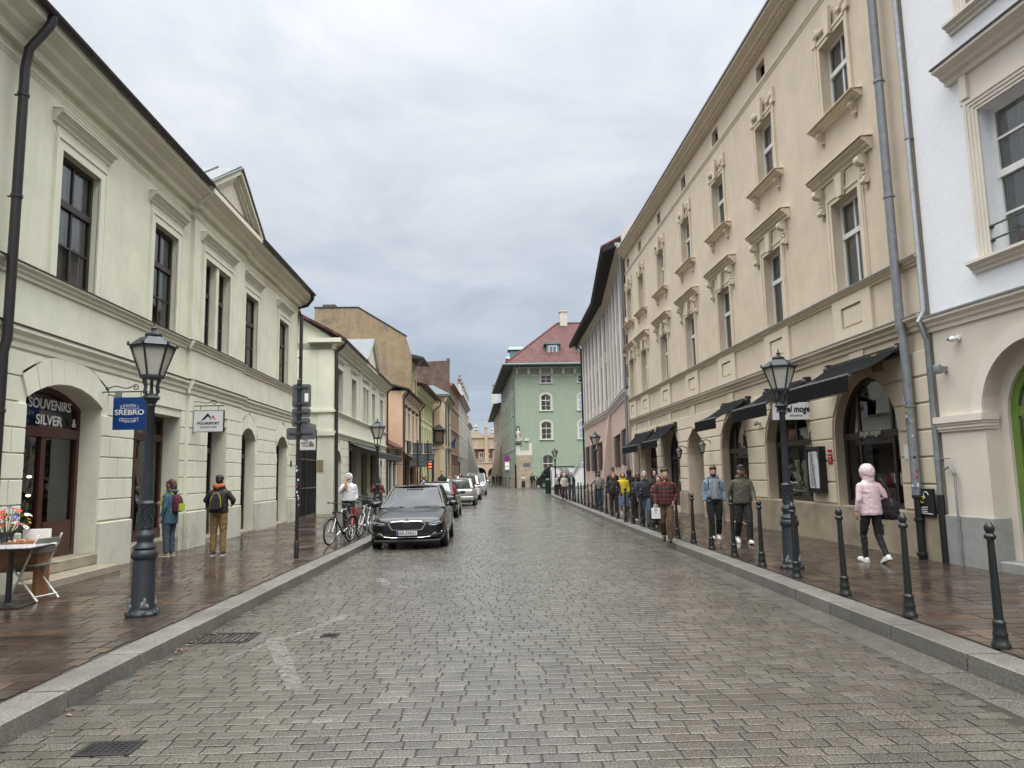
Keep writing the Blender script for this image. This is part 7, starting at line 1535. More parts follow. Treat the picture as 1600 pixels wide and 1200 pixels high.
def make_car(name, label, cat, loc, rz, S):
 """S: stations (y, half width, bottom z, belt z, top z), cabin corner points, colours and trims; local y runs front to back"""
 e = thing(name, label, cat, loc, rz); paint = S['paint']
 st = cr([tuple(s) + (0,) * 0 for s in [(a, b, c) for a, b, c, d, f in S['st']]], 4); st2 = cr([(a, d, f) for a, b, c, d, f in S['st']], 4)
 rings = []
 for p, q in zip(st, st2):
  y, w_, zb = p; zs, zt = q[1], q[2]; h = zs - zb
  half = [(0, zb), (0.78 * w_, zb), (0.95 * w_, zb + 0.10 * h), (0.995 * w_, zb + 0.35 * h), (w_, zb + 0.62 * h), (0.975 * w_, zb + 0.86 * h), (0.93 * w_, zs), (0.80 * w_, zs + (zt - zs) * 0.62), (0.45 * w_, zs + (zt - zs) * 0.93), (0, zt)]
  hp = cr([(x, 0, z) for x, z in half], 2); rings.append([(x, y, z) for x, _, z in hp] + [(-x, y, z) for x, _, z in hp[-2:0:-1]])
 b = MB(); b.loft(rings); b.build('body', paint, e, smooth=True, sharp=0.9)
 # greenhouse: four bottom corners (front/back at half width) and four roof corners
 (yf, wf, zf), (yr, wr, zr), (yF, wF, zF), (yR, wR, zR) = S['cab']
 def patch(A, B, C, D, bulge, n=8, m_=6):
  A, B, C, D = map(Vector, (A, B, C, D)); rg = []
  for j in range(m_ + 1):
   v = j / m_; rg.append([(A.lerp(B, i / n)).lerp(D.lerp(C, i / n), v) + Vector(bulge) * (4 * (i / n) * (1 - i / n)) * (0.6 + 0.4 * 4 * v * (1 - v)) for i in range(n + 1)])
  return rg
 def sheet(nm, rg, mt, inset=0.0):
  mb = MB(); mb.loft(rg, cap=False, closed=False); return mb.build(nm, mt, e, smooth=True, recalc=False)
 bf = S.get('bulge', 0.14)
 ws = patch((-wf, yf, zf), (wf, yf, zf), (wF, yF, zF), (-wF, yF, zF), (0, -bf, 0.0)); sheet('windscreen', ws, M_CGLASS)
 rw = patch((-wr, yr, zr), (wr, yr, zr), (wR, yR, zR), (-wR, yR, zR), (0, bf * 0.7, 0)); sheet('rear_window', rw, M_RGLASS)
 rf = MB(); n = 8; rr = []
 for j in range(9):
  t = j / 8; y = yF + (yR - yF) * t; w_ = wF + (wR - wF) * t; z = zF + (zR - zF) * t + S.get('crown', 0.05) * 4 * t * (1 - t)
  rr.append([(-w_ + 2 * w_ * i / n, y - (bf * 4 * (i / n) * (1 - i / n) * 0.6 if j == 0 else 0) + (bf * 2.4 * (i / n) * (1 - i / n) * 0.7 if j == 8 else 0), z + 0.035 * 4 * (i / n) * (1 - i / n)) for i in range(n + 1)])
 rf.loft(rr, cap=False, closed=False); rf.loft([[(x, y, z - 0.03) for x, y, z in r] for r in rr], cap=False, closed=False); rf.build('roof', S.get('roofpaint', paint), e, smooth=True, recalc=False)
 for s in (-1, 1):
  sw = patch((s * wf, yf + 0.05, zf), (s * wr, yr - 0.05, zr), (s * wR, yR, zR), (s * wF, yF, zF), (s * 0.03, 0, 0)); sheet('side_window', sw, M_CGLASS)
  pl = MB(); pl.tube([(s * wf, yf, zf - 0.02), (s * (wf + wF) / 2 * 1.0, (yf + yF) / 2 - 0.0, (zf + zF) / 2 + 0.01), (s * wF, yF, zF)], 0.024, n=6); pl.tube([(s * wF, yF, zF)] + [(s * (wF + (wR - wF) * t), yF + (yR - yF) * t, zF + (zR - zF) * t + S.get('crown', 0.05) * 4 * t * (1 - t)) for t in (0.25, 0.5, 0.75)] + [(s * wR, yR, zR)], 0.03, n=6); pl.tube([(s * wR, yR, zR), (s * wr, yr, zr - 0.02)], S.get('cpillar', 0.06), n=6); pl.build('pillar', paint, e, smooth=True)
  bp = MB(); ym = (yF + yR) / 2; bp.bar((s * (wf * 0.5 + wr * 0.5 + 0.02), ym + 0.05, (zf + zr) / 2), (s * ((wF + wR) / 2 + 0.02), ym + 0.1, (zF + zR) / 2 + 0.02), 0.09, 0.03); bp.build('door_pillar', M_BPL, e)
  mi = MB(); mx = S['st'][4][1]; my = yf + 0.32; mz = zf + 0.06; mi.ball((s * (mx + 0.1), my, mz), (0.11, 0.06, 0.075), 10, 7); mi.bar((s * (mx - 0.08), my + 0.02, mz - 0.05), (s * (mx + 0.05), my + 0.01, mz - 0.02), 0.05, 0.04); mr = mi.build('mirror', S.get('mirror', paint), e, smooth=True)
  h = MB()
  for y in (ym - 0.3, ym + 0.75): h.bbox(s * mx * 0.985 - 0.02, s * mx * 0.985 + 0.02, y, y + 0.18, zf - 0.18, zf - 0.15, 0.005)
  h.build('door_handle', paint, e)
  for y in S['axles']:
   R_ = S['R']; hw = S['st'][4][1]; x0 = s * (hw - 0.17); x1 = s * (hw + 0.012)
   ar = MB(); ar.loft([[(xx, y + (R_ * 1.16) * cos(a * pi / 12), R_ + (R_ * 1.16) * sin(a * pi / 12)) for a in range(24)] for xx in (s * (hw - 0.1), s * (hw + 0.002))]); ar.build('wheel_arch', M_BPL, e)
   wh = MB(); wh.loft([[(x, y + r * cos(a * pi / 14), R_ + r * sin(a * pi / 14)) for a in range(28)] for x, r in ((x0, R_ * 0.8), (x0, R_ * 0.96), (x0 + s * 0.03, R_), (x1 - s * 0.03, R_), (x1, R_ * 0.95), (x1, R_ * 0.68))]); w_ = wh.build('wheel', M_TYRE, e, smooth=True)
   rm = MB(); rm.loft([[(x1 + s * dx, y + r * cos(a * pi / 14), R_ + r * sin(a * pi / 14)) for a in range(28)] for dx, r in ((-0.02, R_ * 0.68), (0.004, R_ * 0.67), (0.003, R_ * 0.62), (-0.03, R_ * 0.6), (-0.03, 0.01))], cap=False)
   for k in range(5): a = k * 2 * pi / 5 + 0.3; rm.bar((x1 - s * 0.012, y, R_), (x1 - s * 0.004, y + R_ * 0.63 * cos(a), R_ + R_ * 0.63 * sin(a)), 0.05, 0.025, up=(1, 0, 0))
   rm.build('rim', M_RIM, w_, recalc=False)
 se = MB()
 for x in (-0.36, 0.36):
  for y in ((yf + 1.15), (yf + 2.0)): se.bbox(x - 0.24, x + 0.24, y, y + 0.14, 0.5, zf + 0.2, 0.05); se.bbox(x - 0.12, x + 0.12, y + 0.03, y + 0.12, zf + 0.22, zf + 0.36, 0.03)
 se.bbox(-0.6, 0.6, yf + 0.35, yf + 0.6, zf - 0.3, zf - 0.02, 0.05); se.build('seats', M_SEAT, e)
 uc = MB(); uc.box(-0.6, 0.6, 0.35, S['st'][-1][0] - 0.35, 0.16, 0.3); uc.build('underbody', M_BPL, e)
 return e
def plate(e, s, y, z, w_, rot=0.0, x=0.0, nm='number_plate'):
 h = w_ * 0.215; sg = 1 if rot == 0 else -1
 b = MB(); b.bbox(x - w_ / 2, x + w_ / 2, y - 0.008, y + 0.008, z - h / 2, z + h / 2, 0.002); o = b.build(nm, mat('plate white', (0.62, 0.63, 0.63), rough=0.4, var=0.03), e)
 b = MB(); xa, xb = (x - w_ / 2 + 0.003, x - w_ / 2 + 0.045) if sg > 0 else (x + w_ / 2 - 0.045, x + w_ / 2 - 0.003); b.box(xa, xb, y - 0.0095, y + 0.0095, z - h / 2 + 0.003, z + h / 2 - 0.003); b.build('blue_band', mat('plate blue', (0.01, 0.03, 0.25), rough=0.4), o)
 text(s, h * 1.0, M_INK, o, loc=(x + sg * 0.022, y - sg * 0.01, z), rot=(pi / 2, 0, rot), width=w_ * 0.78, bold=0.0015)
 return o
SC = 0.93
def black_car():
 S = dict(paint=car_paint('black car paint', (0.008, 0.0075, 0.008)), R=0.305, axles=(0.83, 3.32), bulge=0.2,
    st=[(0.0, 0.52, 0.30, 0.58, 0.62), (0.05, 0.70, 0.24, 0.60, 0.675), (0.16, 0.79, 0.19, 0.64, 0.715), (0.45, 0.835, 0.17, 0.70, 0.78), (0.9, 0.85, 0.17, 0.77, 0.85), (1.32, 0.85, 0.17, 0.83, 0.905), (2.4, 0.85, 0.17, 0.86, 0.9), (3.4, 0.845, 0.18, 0.87, 0.93), (4.0, 0.81, 0.22, 0.87, 0.96), (4.3, 0.74, 0.28, 0.84, 0.92), (4.38, 0.62, 0.36, 0.76, 0.82)],
    cab=((1.2, 0.75, 0.88), (4.0, 0.66, 0.93), (2.02, 0.56, 1.335), (3.2, 0.55, 1.335)), crown=0.03)
 e = make_car('parked_car', 'black parked saloon facing the camera, first in the row, beside the bicycles', 'car', (-1.63, 16.35, 0), -0.012, S); e['group'] = 'cars parked along the left kerb'
 # nose: depth of the rounded front at a half width x, sloping back with height
 from mathutils.bvhtree import BVHTree
 bm_ = bmesh.new(); bm_.from_mesh([c for c in e.children if c.name.startswith('body')][0].data); bvh = BVHTree.FromBMesh(bm_); bm_.free()
 def yn(x, z=0.45):
  h = bvh.ray_cast(Vector((x, -2, z)), Vector((0, 1, 0)))
  return (h[0].y if h[0] is not None else 0.25) - 0.006
 def band(mb, pts, th, n=10, off=0.0):
  """closed outline draped on the nose"""
  P = []
  for (a, b), (c, d) in zip(pts, pts[1:] + pts[:1]):
   for k in range(n): P.append((a + (c - a) * k / n, b + (d - b) * k / n))
  mb.loft([[(x, yn(x, z) + off, z) for x, z in P], [(x, yn(x, z) + off - th, z) for x, z in P]]); return P
 gx = [(-0.40, 0.565), (-0.30, 0.615), (-0.1, 0.622), (0, 0.612), (0.1, 0.622), (0.30, 0.615), (0.40, 0.565), (0.31, 0.445), (0.0, 0.435), (-0.31, 0.445)]
 g = MB(); band(g, gx, 0.02, 6); gr = g.build('grille', M_BPL, e)
 ou = [(x * 1.06, 0.53 + (z - 0.53) * 1.15) for x, z in gx]
 c = MB(); n = 6
 def dense(pts):
  P = []
  for (a, b), (c_, d) in zip(pts, pts[1:] + pts[:1]):
   for k in range(n): P.append((a + (c_ - a) * k / n, b + (d - b) * k / n))
  return P
 A, B = dense(ou), dense(gx); c.loft([[(x, yn(x, z) - 0.0, z) for x, z in A], [(x, yn(x, z) - 0.034, z) for x, z in A], [(x, yn(x, z) - 0.034, z) for x, z in B], [(x, yn(x, z) - 0.0, z) for x, z in B]], cap=False); c.build('grille_surround', M_CHROME, gr, smooth=False)
 sl = MB()
 for k in range(-11, 12):
  x = k * 0.032
  if abs(x) < 0.1: continue
  top = 0.61 if abs(x) < 0.3 else 0.61 - (abs(x) - 0.3) * 0.5; sl.box(x - 0.006, x + 0.006, yn(x) - 0.032, yn(x) - 0.015, 0.452, top)
 sl.build('grille_slats', mat('dark chrome slats', (0.05, 0.05, 0.055), rough=0.3, metal=0.8), gr)
 rd = MB(); rd.bbox(-0.09, 0.09, yn(0) - 0.03, yn(0), 0.47, 0.59, 0.005); rd.build('sensor_panel', M_BPL, gr)
 for s in (-1, 1):
  l = MB(); band(l, [(s * 0.44, 0.585), (s * 0.58, 0.605), (s * 0.72, 0.635), (s * 0.765, 0.63), (s * 0.74, 0.565), (s * 0.60, 0.53), (s * 0.49, 0.535)], 0.012, 6, 0.004); ll = l.build('headlight', M_LIGHT, e)
  d = MB(); band(d, [(s * 0.50, 0.578), (s * 0.72, 0.615), (s * 0.725, 0.6), (s * 0.51, 0.562)], 0.014, 4, 0.0); d.build('daylight_strip', mat('clear strip', (0.4, 0.42, 0.44), rough=0.2), ll)
  f = MB(); band(f, [(s * 0.53, 0.315), (s * 0.58, 0.355), (s * 0.76, 0.385), (s * 0.765, 0.345), (s * 0.62, 0.318)], 0.012, 5, 0.004); fl = f.build('fog_light', mat('grey fog light', (0.07, 0.07, 0.075), rough=0.25), e)
  ch = MB(); ch.tube([(x, yn(x, z) - 0.006, z) for x, z in ((s * 0.77, 0.392), (s * 0.58, 0.355), (s * 0.51, 0.29), (s * 0.36, 0.272))], 0.008, n=6); ch.build('bumper_trim', M_CHROME, e)
 i_ = MB(); band(i_, [(-0.5, 0.36), (0.5, 0.36), (0.46, 0.255), (-0.46, 0.255)], 0.012, 8, 0.01); i_.build('lower_intake', M_BPL, e)
 t = MB(); t.tube([(x, yn(x, 0.27) - 0.004, 0.268) for x in [k * 0.05 - 0.4 for k in range(17)]], 0.007, n=5); t.build('bumper_trim', M_CHROME, e)
 sp = MB(); sp.tube([(x, yn(x) + 0.03, 0.19) for x in [k * 0.06 - 0.72 for k in range(25)]], 0.035, n=6); sp.build('splitter', M_BPL, e)
 plate(e, 'KR 5YK51', yn(0) - 0.03, 0.365, 0.45)
 em = MB(); em.loft([[(0.042 * cos(k * pi / 10), -0.008 - dy, 0.672 + 0.042 * sin(k * pi / 10)) for k in range(20)] for dy in (0, 0.014)]); eo = em.build('bonnet_emblem', mat('silver emblem', (0.6, 0.62, 0.63), rough=0.25, metal=0.6), e)
 aw = MB(); aw.loft([[(x, y, 0.672 + z) for x, z in ((-0.022, -0.012), (0.0, -0.02), (0.024, 0.01), (0.012, 0.024), (0.002, 0.006), (-0.016, 0.004))] for y in (-0.022, -0.0245)]); aw.build('emblem_arrow', mat('emblem dark', (0.05, 0.06, 0.055), rough=0.3), eo)
 sn = MB(); sn.bbox(-0.2, 0.2, 1.78, 1.9, 1.27, 1.305, 0.01); sn.bbox(-0.1, 0.1, 1.72, 1.86, 1.22, 1.27, 0.01); sn.build('mirror_sensor', M_BPL, e)
 wp = MB()
 for x0, x1 in ((-0.55, 0.05), (0.05, 0.62)): wp.tube([(x0, 1.07, 0.895), (x1, 1.15, 0.905)], 0.009, n=5)
 wp.build('wiper', M_BPL, e)
black_car()
def rear_dress(e, L, w_, S, tail, plate_txt, bump_col, ptop):
 for s in (-1, 1):
  t = MB(); t.loft([[(s * x, y, z) for x, y, z in r] for r in tail]); t.build('tail_light', S.get('tail', M_TAIL), e)
 b = MB(); b.bbox(-w_ * 0.93, w_ * 0.93, L - 0.06, L + 0.05, 0.3, 0.5, 0.03); b.build('rear_bumper', bump_col, e); b = MB(); b.box(-w_ * 0.8, w_ * 0.8, L - 0.02, L + 0.052, 0.22, 0.3); b.build('bumper_skirt', M_BPL, e)
 plate(e, plate_txt, L + 0.058, ptop, 0.45, rot=pi)
def parked_row():
 grp = 'cars parked along the left kerb'
 # dark hatchback, tail to the camera
 S = dict(paint=car_paint('charcoal green car paint', (0.012, 0.016, 0.016)), R=0.29, axles=(0.75, 3.15), bulge=0.12, cpillar=0.09,
    st=[(0, 0.5, 0.3, 0.58, 0.64), (0.06, 0.68, 0.22, 0.62, 0.68), (0.3, 0.78, 0.18, 0.7, 0.77), (0.7, 0.8, 0.17, 0.77, 0.84), (1.1, 0.805, 0.17, 0.82, 0.88), (2.2, 0.805, 0.17, 0.84, 0.88), (3.2, 0.80, 0.18, 0.86, 0.89), (3.7, 0.78, 0.22, 0.87, 0.9), (3.92, 0.74, 0.28, 0.84, 0.86), (3.98, 0.68, 0.34, 0.78, 0.8)],
    cab=((1.0, 0.72, 0.86), (3.86, 0.66, 0.88), (1.75, 0.56, 1.33), (3.45, 0.54, 1.32)), crown=0.03)
 e = make_car('parked_car', 'dark hatchback with tall red tail lights, parked right behind the black saloon', 'car', (-1.6, 31.6, 0), pi - 0.02, S); e['group'] = grp
 L = 3.96; rear_dress(e, L, 0.78, S, [[(0.60, 3.62, 1.26), (0.66, 3.56, 1.26), (0.69, 3.62, 1.24), (0.63, 3.68, 1.24)], [(0.62, 3.84, 0.98), (0.72, 3.72, 0.98), (0.74, 3.80, 0.96), (0.66, 3.90, 0.96)], [(0.58, 3.96, 0.72), (0.74, 3.82, 0.72), (0.76, 3.88, 0.7), (0.62, 4.0, 0.7)]], 'KR 4K2N7', S['paint'], 0.62)
 rb = MB(); rb.bbox(-0.2, 0.2, 3.46, 3.5, 1.335, 1.352, 0.005); rb.build('brake_light', M_TAIL, e)
 # silver estate
 S = dict(paint=car_paint('silver car paint', (0.42, 0.415, 0.40), metal=0.6), R=0.3, axles=(0.8, 3.3), bulge=0.12, cpillar=0.09, tail=mat('pale tail light', (0.35, 0.30, 0.28), rough=0.2),
    st=[(0, 0.5, 0.32, 0.6, 0.66), (0.06, 0.7, 0.24, 0.64, 0.72), (0.3, 0.8, 0.2, 0.72, 0.8), (0.8, 0.83, 0.19, 0.8, 0.88), (1.2, 0.835, 0.19, 0.86, 0.92), (2.3, 0.835, 0.19, 0.88, 0.92), (3.4, 0.83, 0.2, 0.9, 0.93), (3.9, 0.81, 0.24, 0.9, 0.93), (4.12, 0.76, 0.3, 0.86, 0.88), (4.18, 0.7, 0.36, 0.8, 0.82)],
    cab=((1.05, 0.75, 0.9), (4.05, 0.68, 0.92), (1.8, 0.58, 1.38), (3.75, 0.56, 1.36)), crown=0.03)
 e = make_car('parked_car', 'silver estate car with roof rails, tail towards the camera, third in the row', 'car', (-0.98, 42.2, 0), pi - 0.03, S); e['group'] = grp
 L = 4.16; rear_dress(e, L, 0.8, S, [[(0.58, 3.86, 1.24), (0.64, 3.80, 1.24), (0.67, 3.85, 1.22), (0.61, 3.92, 1.22)], [(0.6, 4.06, 0.98), (0.72, 3.94, 0.98), (0.75, 4.0, 0.96), (0.64, 4.12, 0.96)], [(0.58, 4.16, 0.74), (0.76, 4.02, 0.74), (0.78, 4.08, 0.72), (0.62, 4.2, 0.72)]], 'KR 7M41E', S['paint'], 0.66)
 k = MB()
 for s in (-1, 1): k.tube([(s * 0.53, 2.0, 1.42), (s * 0.54, 2.2, 1.46), (s * 0.53, 3.4, 1.455), (s * 0.52, 3.6, 1.41)], 0.016, n=6)
 k.split('roof_rail', M_CHROME, e, smooth=True)
 # dark roofed car seen over the silver one
 S = dict(paint=car_paint('white car paint', (0.62, 0.62, 0.6), metal=0.0), roofpaint=M_BPL, R=0.31, axles=(0.8, 3.2), bulge=0.12, cpillar=0.09,
    st=[(0, 0.5, 0.34, 0.64, 0.7), (0.06, 0.7, 0.26, 0.68, 0.76), (0.3, 0.8, 0.22, 0.78, 0.86), (0.8, 0.84, 0.21, 0.88, 0.95), (1.2, 0.845, 0.21, 0.94, 1.0), (2.3, 0.845, 0.21, 0.96, 1.0), (3.3, 0.84, 0.22, 0.98, 1.0), (3.8, 0.82, 0.26, 0.98, 1.0), (4.0, 0.76, 0.34, 0.92, 0.94), (4.06, 0.7, 0.42, 0.84, 0.86)],
    cab=((1.05, 0.76, 0.98), (3.95, 0.68, 1.0), (1.75, 0.6, 1.52), (3.65, 0.57, 1.5)), crown=0.03)
 e = make_car('parked_car', 'white car with a dark roof mostly hidden behind the silver estate', 'car', (-0.72, 51.0, 0), pi - 0.03, S); e['group'] = grp
 rear_dress(e, 4.04, 0.8, S, [[(0.62, 3.7, 1.35), (0.68, 3.64, 1.35), (0.7, 3.7, 1.33), (0.64, 3.76, 1.33)], [(0.62, 3.92, 1.1), (0.74, 3.84, 1.1), (0.78, 3.88, 1.08), (0.66, 3.97, 1.08)], [(0.6, 4.04, 0.8), (0.78, 3.92, 0.8), (0.8, 3.97, 0.78), (0.62, 4.08, 0.78)]], 'KR 9L33P', S['paint'], 0.7)
 # silver high-roofed car facing us
 S = dict(paint=car_paint('pale silver car paint', (0.5, 0.52, 0.53), metal=0.5), R=0.31, axles=(0.8, 3.2), bulge=0.14, cpillar=0.07,
    st=[(0, 0.55, 0.34, 0.7, 0.78), (0.06, 0.72, 0.26, 0.76, 0.84), (0.3, 0.82, 0.22, 0.85, 0.93), (0.7, 0.85, 0.21, 0.94, 1.0), (1.0, 0.855, 0.21, 0.98, 1.04), (2.3, 0.855, 0.21, 1.0, 1.04), (3.3, 0.85, 0.22, 1.0, 1.04), (3.9, 0.84, 0.26, 1.0, 1.04), (4.05, 0.8, 0.34, 0.96, 1.0), (4.1, 0.74, 0.42, 0.9, 0.94)],
    cab=((0.85, 0.77, 1.02), (4.05, 0.76, 1.03), (1.6, 0.64, 1.68), (3.9, 0.66, 1.68)), crown=0.03)
 e = make_car('parked_car', 'pale silver high roofed car facing the camera, last in the row', 'car', (-0.36, 58.0, 0), -0.02, S); e['group'] = grp
 for s in (-1, 1):
  l = MB(); l.ball((s * 0.62, 0.16, 0.78), (0.16, 0.1, 0.11), 10, 6); l.build('headlight', mat('clear headlight', (0.5, 0.5, 0.5), rough=0.1), e, smooth=True)
 g = MB(); g.bbox(-0.5, 0.5, -0.03, 0.05, 0.52, 0.62, 0.02); g.bbox(-0.55, 0.55, -0.03, 0.05, 0.3, 0.44, 0.02); g.split('grille', M_BPL, e)
 plate(e, 'KR 2C86H', -0.04, 0.47, 0.44)
parked_row()
def vans():
 # dark panel van standing across the side street, white van with grey chevrons in front of it
 M_VB = car_paint('black van paint', (0.012, 0.012, 0.013), metal=0.0)
 def van(label, x0, x1, Y, h, front_left, paint, W=1.9):
  L = x1 - x0; e = thing('panel_van', label, 'van', (x0, Y, 0), 0)
  pr = [(0.0, 0.35), (0.02, 0.95), (0.25, 1.15), (0.55, 1.25), (1.15, h - 0.18), (1.55, h), (L - 0.1, h), (L, h - 0.2), (L, 0.35)]
  if not front_left: pr = [(L - x, z) for x, z in pr]
  b = MB(); sh = lambda d: [(L / 2 + (x - L / 2) * (1 - d), 1.2 + (z - 1.2) * (1 - d)) for x, z in pr]
  b.loft([[(x, 0.08, z) for x, z in sh(0.03)], [(x, 0.0, z) for x, z in pr], [(x, W, z) for x, z in pr], [(x, W + 0.08, z) for x, z in sh(0.03)]][0:4]); b.build('body', paint, e)
  fx = (lambda x: x) if front_left else (lambda x: L - x)
  w_ = MB(); w_.loft([[(fx(x), y, z) for x, z in ((0.62, 1.25), (1.12, h - 0.28), (1.75, h - 0.28), (1.75, 1.25))] for y in (-0.012, 0.0)]); w_.build('side_window', M_CGLASS, e)
  ws = MB(); ws.loft([[(fx(x), y, z) for x, z in ((0.50, 1.27), (1.06, h - 0.24), (1.08, h - 0.26), (0.53, 1.26))] for y in (0.12, W - 0.12)]); ws.build('windscreen', M_CGLASS, e)
  for x in (0.85, L - 0.95):
   for y in (0.02, W - 0.2):
    q = MB(); q.loft([[(fx(x) + r * cos(a * pi / 12), yy, 0.34 + r * sin(a * pi / 12)) for a in range(24)] for yy, r in ((y - 0.04, 0.22), (y - 0.04, 0.32), (y, 0.34), (y + 0.18, 0.34))]); o = q.build('wheel', M_TYRE, e)
    q = MB(); q.loft([[(fx(x) + r * cos(a * pi / 12), yy, 0.34 + r * sin(a * pi / 12)) for a in range(24)] for yy, r in ((y - 0.045, 0.2), (y - 0.02, 0.2))]); q.build('rim', M_RIM, o)
  hl = MB(); hl.box(fx(0.02) - 0.06, fx(0.02) + 0.1, -0.012, 0.3, 0.8, 1.02); hl.build('headlight', M_LIGHT, e)
  mi = MB(); mi.bbox(fx(0.85) - 0.1, fx(0.85) + 0.1, -0.2, -0.05, 1.25, 1.55, 0.03); mi.build('mirror', M_BPL, e)
  return e, L
 Y1, Y2 = 77.0, 73.0
 e, L = van('black panel van parked across the side street, nose to the left', AT(837.5, 750, Y1).x, AT(899, 750, Y1).x, Y1, 2.32, True, M_VB)
 d = MB(); cx = AT(871, 738, Y1).x - e.location.x; d.loft([[(cx + 0.3 * cos(k * pi / 10), y, 1.72 + 0.3 * sin(k * pi / 10)) for k in range(20)] for y in (-0.02, 0.0)]); d.build('round_badge', mat('gold badge', (0.45, 0.3, 0.1), rough=0.4), e)
 bm = MB(); bm.ball((cx, -0.02, 1.72), (0.16, 0.03, 0.16), 8, 5); bm.build('badge_mark', M_BPL, e)
 x0 = AT(863, 750, Y2).x; e, L = van('white panel van with grey chevron stripes, in front of the black van', x0, x0 + 5.2, Y2, 2.2, False, car_paint('white van paint', (0.72, 0.72, 0.72), metal=0.0))
 s_ = MB(); y = lambda: ((-0.012, -0.002))
 def q(pts): s_.loft([[(x, yy, z) for x, z in pts] for yy in (-0.014, -0.001)])
 q([(0.7, 2.1), (1.05, 2.1), (1.9, 1.0), (1.72, 0.78)]); q([(1.75, 0.78), (1.95, 1.03), (2.75, 2.1), (2.4, 2.1)]) ; q([(1.2, 2.1), (1.5, 2.1), (2.05, 1.38), (1.9, 1.18)])
 s_.build('chevron_stripes', mat('grey vinyl', (0.25, 0.26, 0.27), rough=0.4), e)
vans()
# ------------------------------------------------------------ bicycles
def bicycle(label, p, rz, frame_m, R=0.325, basket=False, bar='flat', lean=0.06, k=0.93, fork_m=None, guard=True):
 """local y runs from front wheel (0) back to the rear wheel"""
 e = thing('bicycle', label, 'bicycle', p, rz, 'bicycles parked on the left pavement'); e.scale = (k, k, k); e.rotation_euler = (0, lean, rz)
 wb = 1.04; fork_m = fork_m or frame_m
 for y in (0.0, wb):
  t = MB(); n = 32; t.loft([[((0.019 * cos(b * pi / 4)), y + (R - 0.02 + 0.019 * sin(b * pi / 4)) * cos(a * 2 * pi / n), R + (R - 0.02 + 0.019 * sin(b * pi / 4)) * sin(a * 2 * pi / n)) for b in range(8)] for a in range(n + 1)], cap=False); w_ = t.build('wheel', M_TYRE, e, smooth=True)
  r = MB(); r.loft([[(x, y + q * cos(a * 2 * pi / n), R + q * sin(a * 2 * pi / n)) for x, q in ((-0.012, R - 0.036), (0.012, R - 0.036), (0.01, R - 0.052), (-0.01, R - 0.052))] for a in range(n + 1)], cap=False); r.build('rim', M_RIM, w_)
  s = MB()
  for a in range(18): s.tube([(0.02 * (1 if a % 2 else -1), y, R), (0, y + (R - 0.045) * cos(a * 2 * pi / 18), R + (R - 0.045) * sin(a * 2 * pi / 18))], 0.0016, n=4)
  s.lathe([(0.02, -0.03), (0.02, 0.03)], 8); v = s.v[-16:]; s.v[-16:] = [(z, y + x, R + yy) for x, yy, z in v]; s.build('spokes', M_CHROME, w_)
  if guard:
   g = MB(); g.loft([[(x, y + (R + 0.03 + dz) * cos(a), R + (R + 0.03 + dz) * sin(a)) for x, dz in ((-0.025, -0.004), (0, 0.006), (0.025, -0.004))] for a in [(0.15 + 0.75 * i / 14) * pi for i in range(15)]] if y == 0 else [[(x, y + (R + 0.03 + dz) * cos(a), R + (R + 0.03 + dz) * sin(a)) for x, dz in ((-0.025, -0.004), (0, 0.006), (0.025, -0.004))] for a in [(0.0 + 0.8 * i / 14) * pi for i in range(15)]], cap=False, closed=False); g.build('mudguard', M_BPL, e, smooth=True, recalc=False)
 hb, ht = (0, 0.16, 0.64), (0, 0.2, 0.8); st, sb = (0, 0.72, 0.78), (0, 0.6, 0.29)
 f = MB(); f.tube([hb, ht], 0.022, n=8); f.tube([(0, 0.165, 0.67), sb], 0.02, n=8); f.tube([ht, (0, 0.7, 0.70)], 0.017, n=8); f.tube([sb, st], 0.017, n=8)
 for s in (-1, 1): f.tube([sb, (s * 0.05, wb, R)], 0.011, n=6); f.tube([(0, 0.7, 0.7), (s * 0.05, wb, R)], 0.009, n=6)
 f.build('frame', frame_m, e, smooth=True)
 k_ = MB(); [k_.tube([hb, (s * 0.045, 0.13, 0.6), (s * 0.05, 0.0, R)], 0.013, n=6) for s in (-1, 1)]; k_.build('fork', fork_m, e, smooth=True)
 h = MB(); h.tube([ht, (0, 0.21, 0.95), (0, 0.19, 0.98)], 0.014, n=8); h.tube([(-0.3, 0.32, 0.98), (-0.16, 0.2, 0.99), (0, 0.18, 0.985), (0.16, 0.2, 0.99), (0.3, 0.32, 0.98)], 0.011, n=8)
 for s in (-1, 1): h.tube([(s * 0.22, 0.25, 0.985), (s * 0.3, 0.32, 0.98)], 0.017, n=8); h.tube([(s * 0.2, 0.23, 0.98), (s * 0.27, 0.22, 0.955)], 0.006, n=5)
 h.build('handlebar', M_BPL, e, smooth=True)
 s = MB(); s.tube([st, (0, 0.74, 0.9)], 0.013, n=8); s.build('seat_post', M_CHROME, e); s = MB(); s.ball((0, 0.8, 0.92), (0.075, 0.09, 0.035), 10, 6); s.ball((0, 0.69, 0.925), (0.025, 0.1, 0.025), 8, 6); s.build('saddle', M_BPL, e, smooth=True)
 c = MB(); c.loft([[(0.035 + dx, 0.6 + r * cos(a * pi / 10), 0.29 + r * sin(a * pi / 10)) for a in range(20)] for dx, r in ((0, 0.09), (0.006, 0.09))]);
 for s_, a in ((1, 0.6), (-1, 0.6 + pi)): c.tube([(s_ * 0.05, 0.6, 0.29), (s_ * 0.075, 0.6 + 0.16 * cos(a), 0.29 + 0.16 * sin(a))], 0.01, n=6); c.box(s_ * 0.09 - 0.04, s_ * 0.09 + 0.04, 0.6 + 0.16 * cos(a) - 0.03, 0.6 + 0.16 * cos(a) + 0.03, 0.29 + 0.16 * sin(a) - 0.01, 0.29 + 0.16 * sin(a) + 0.01)
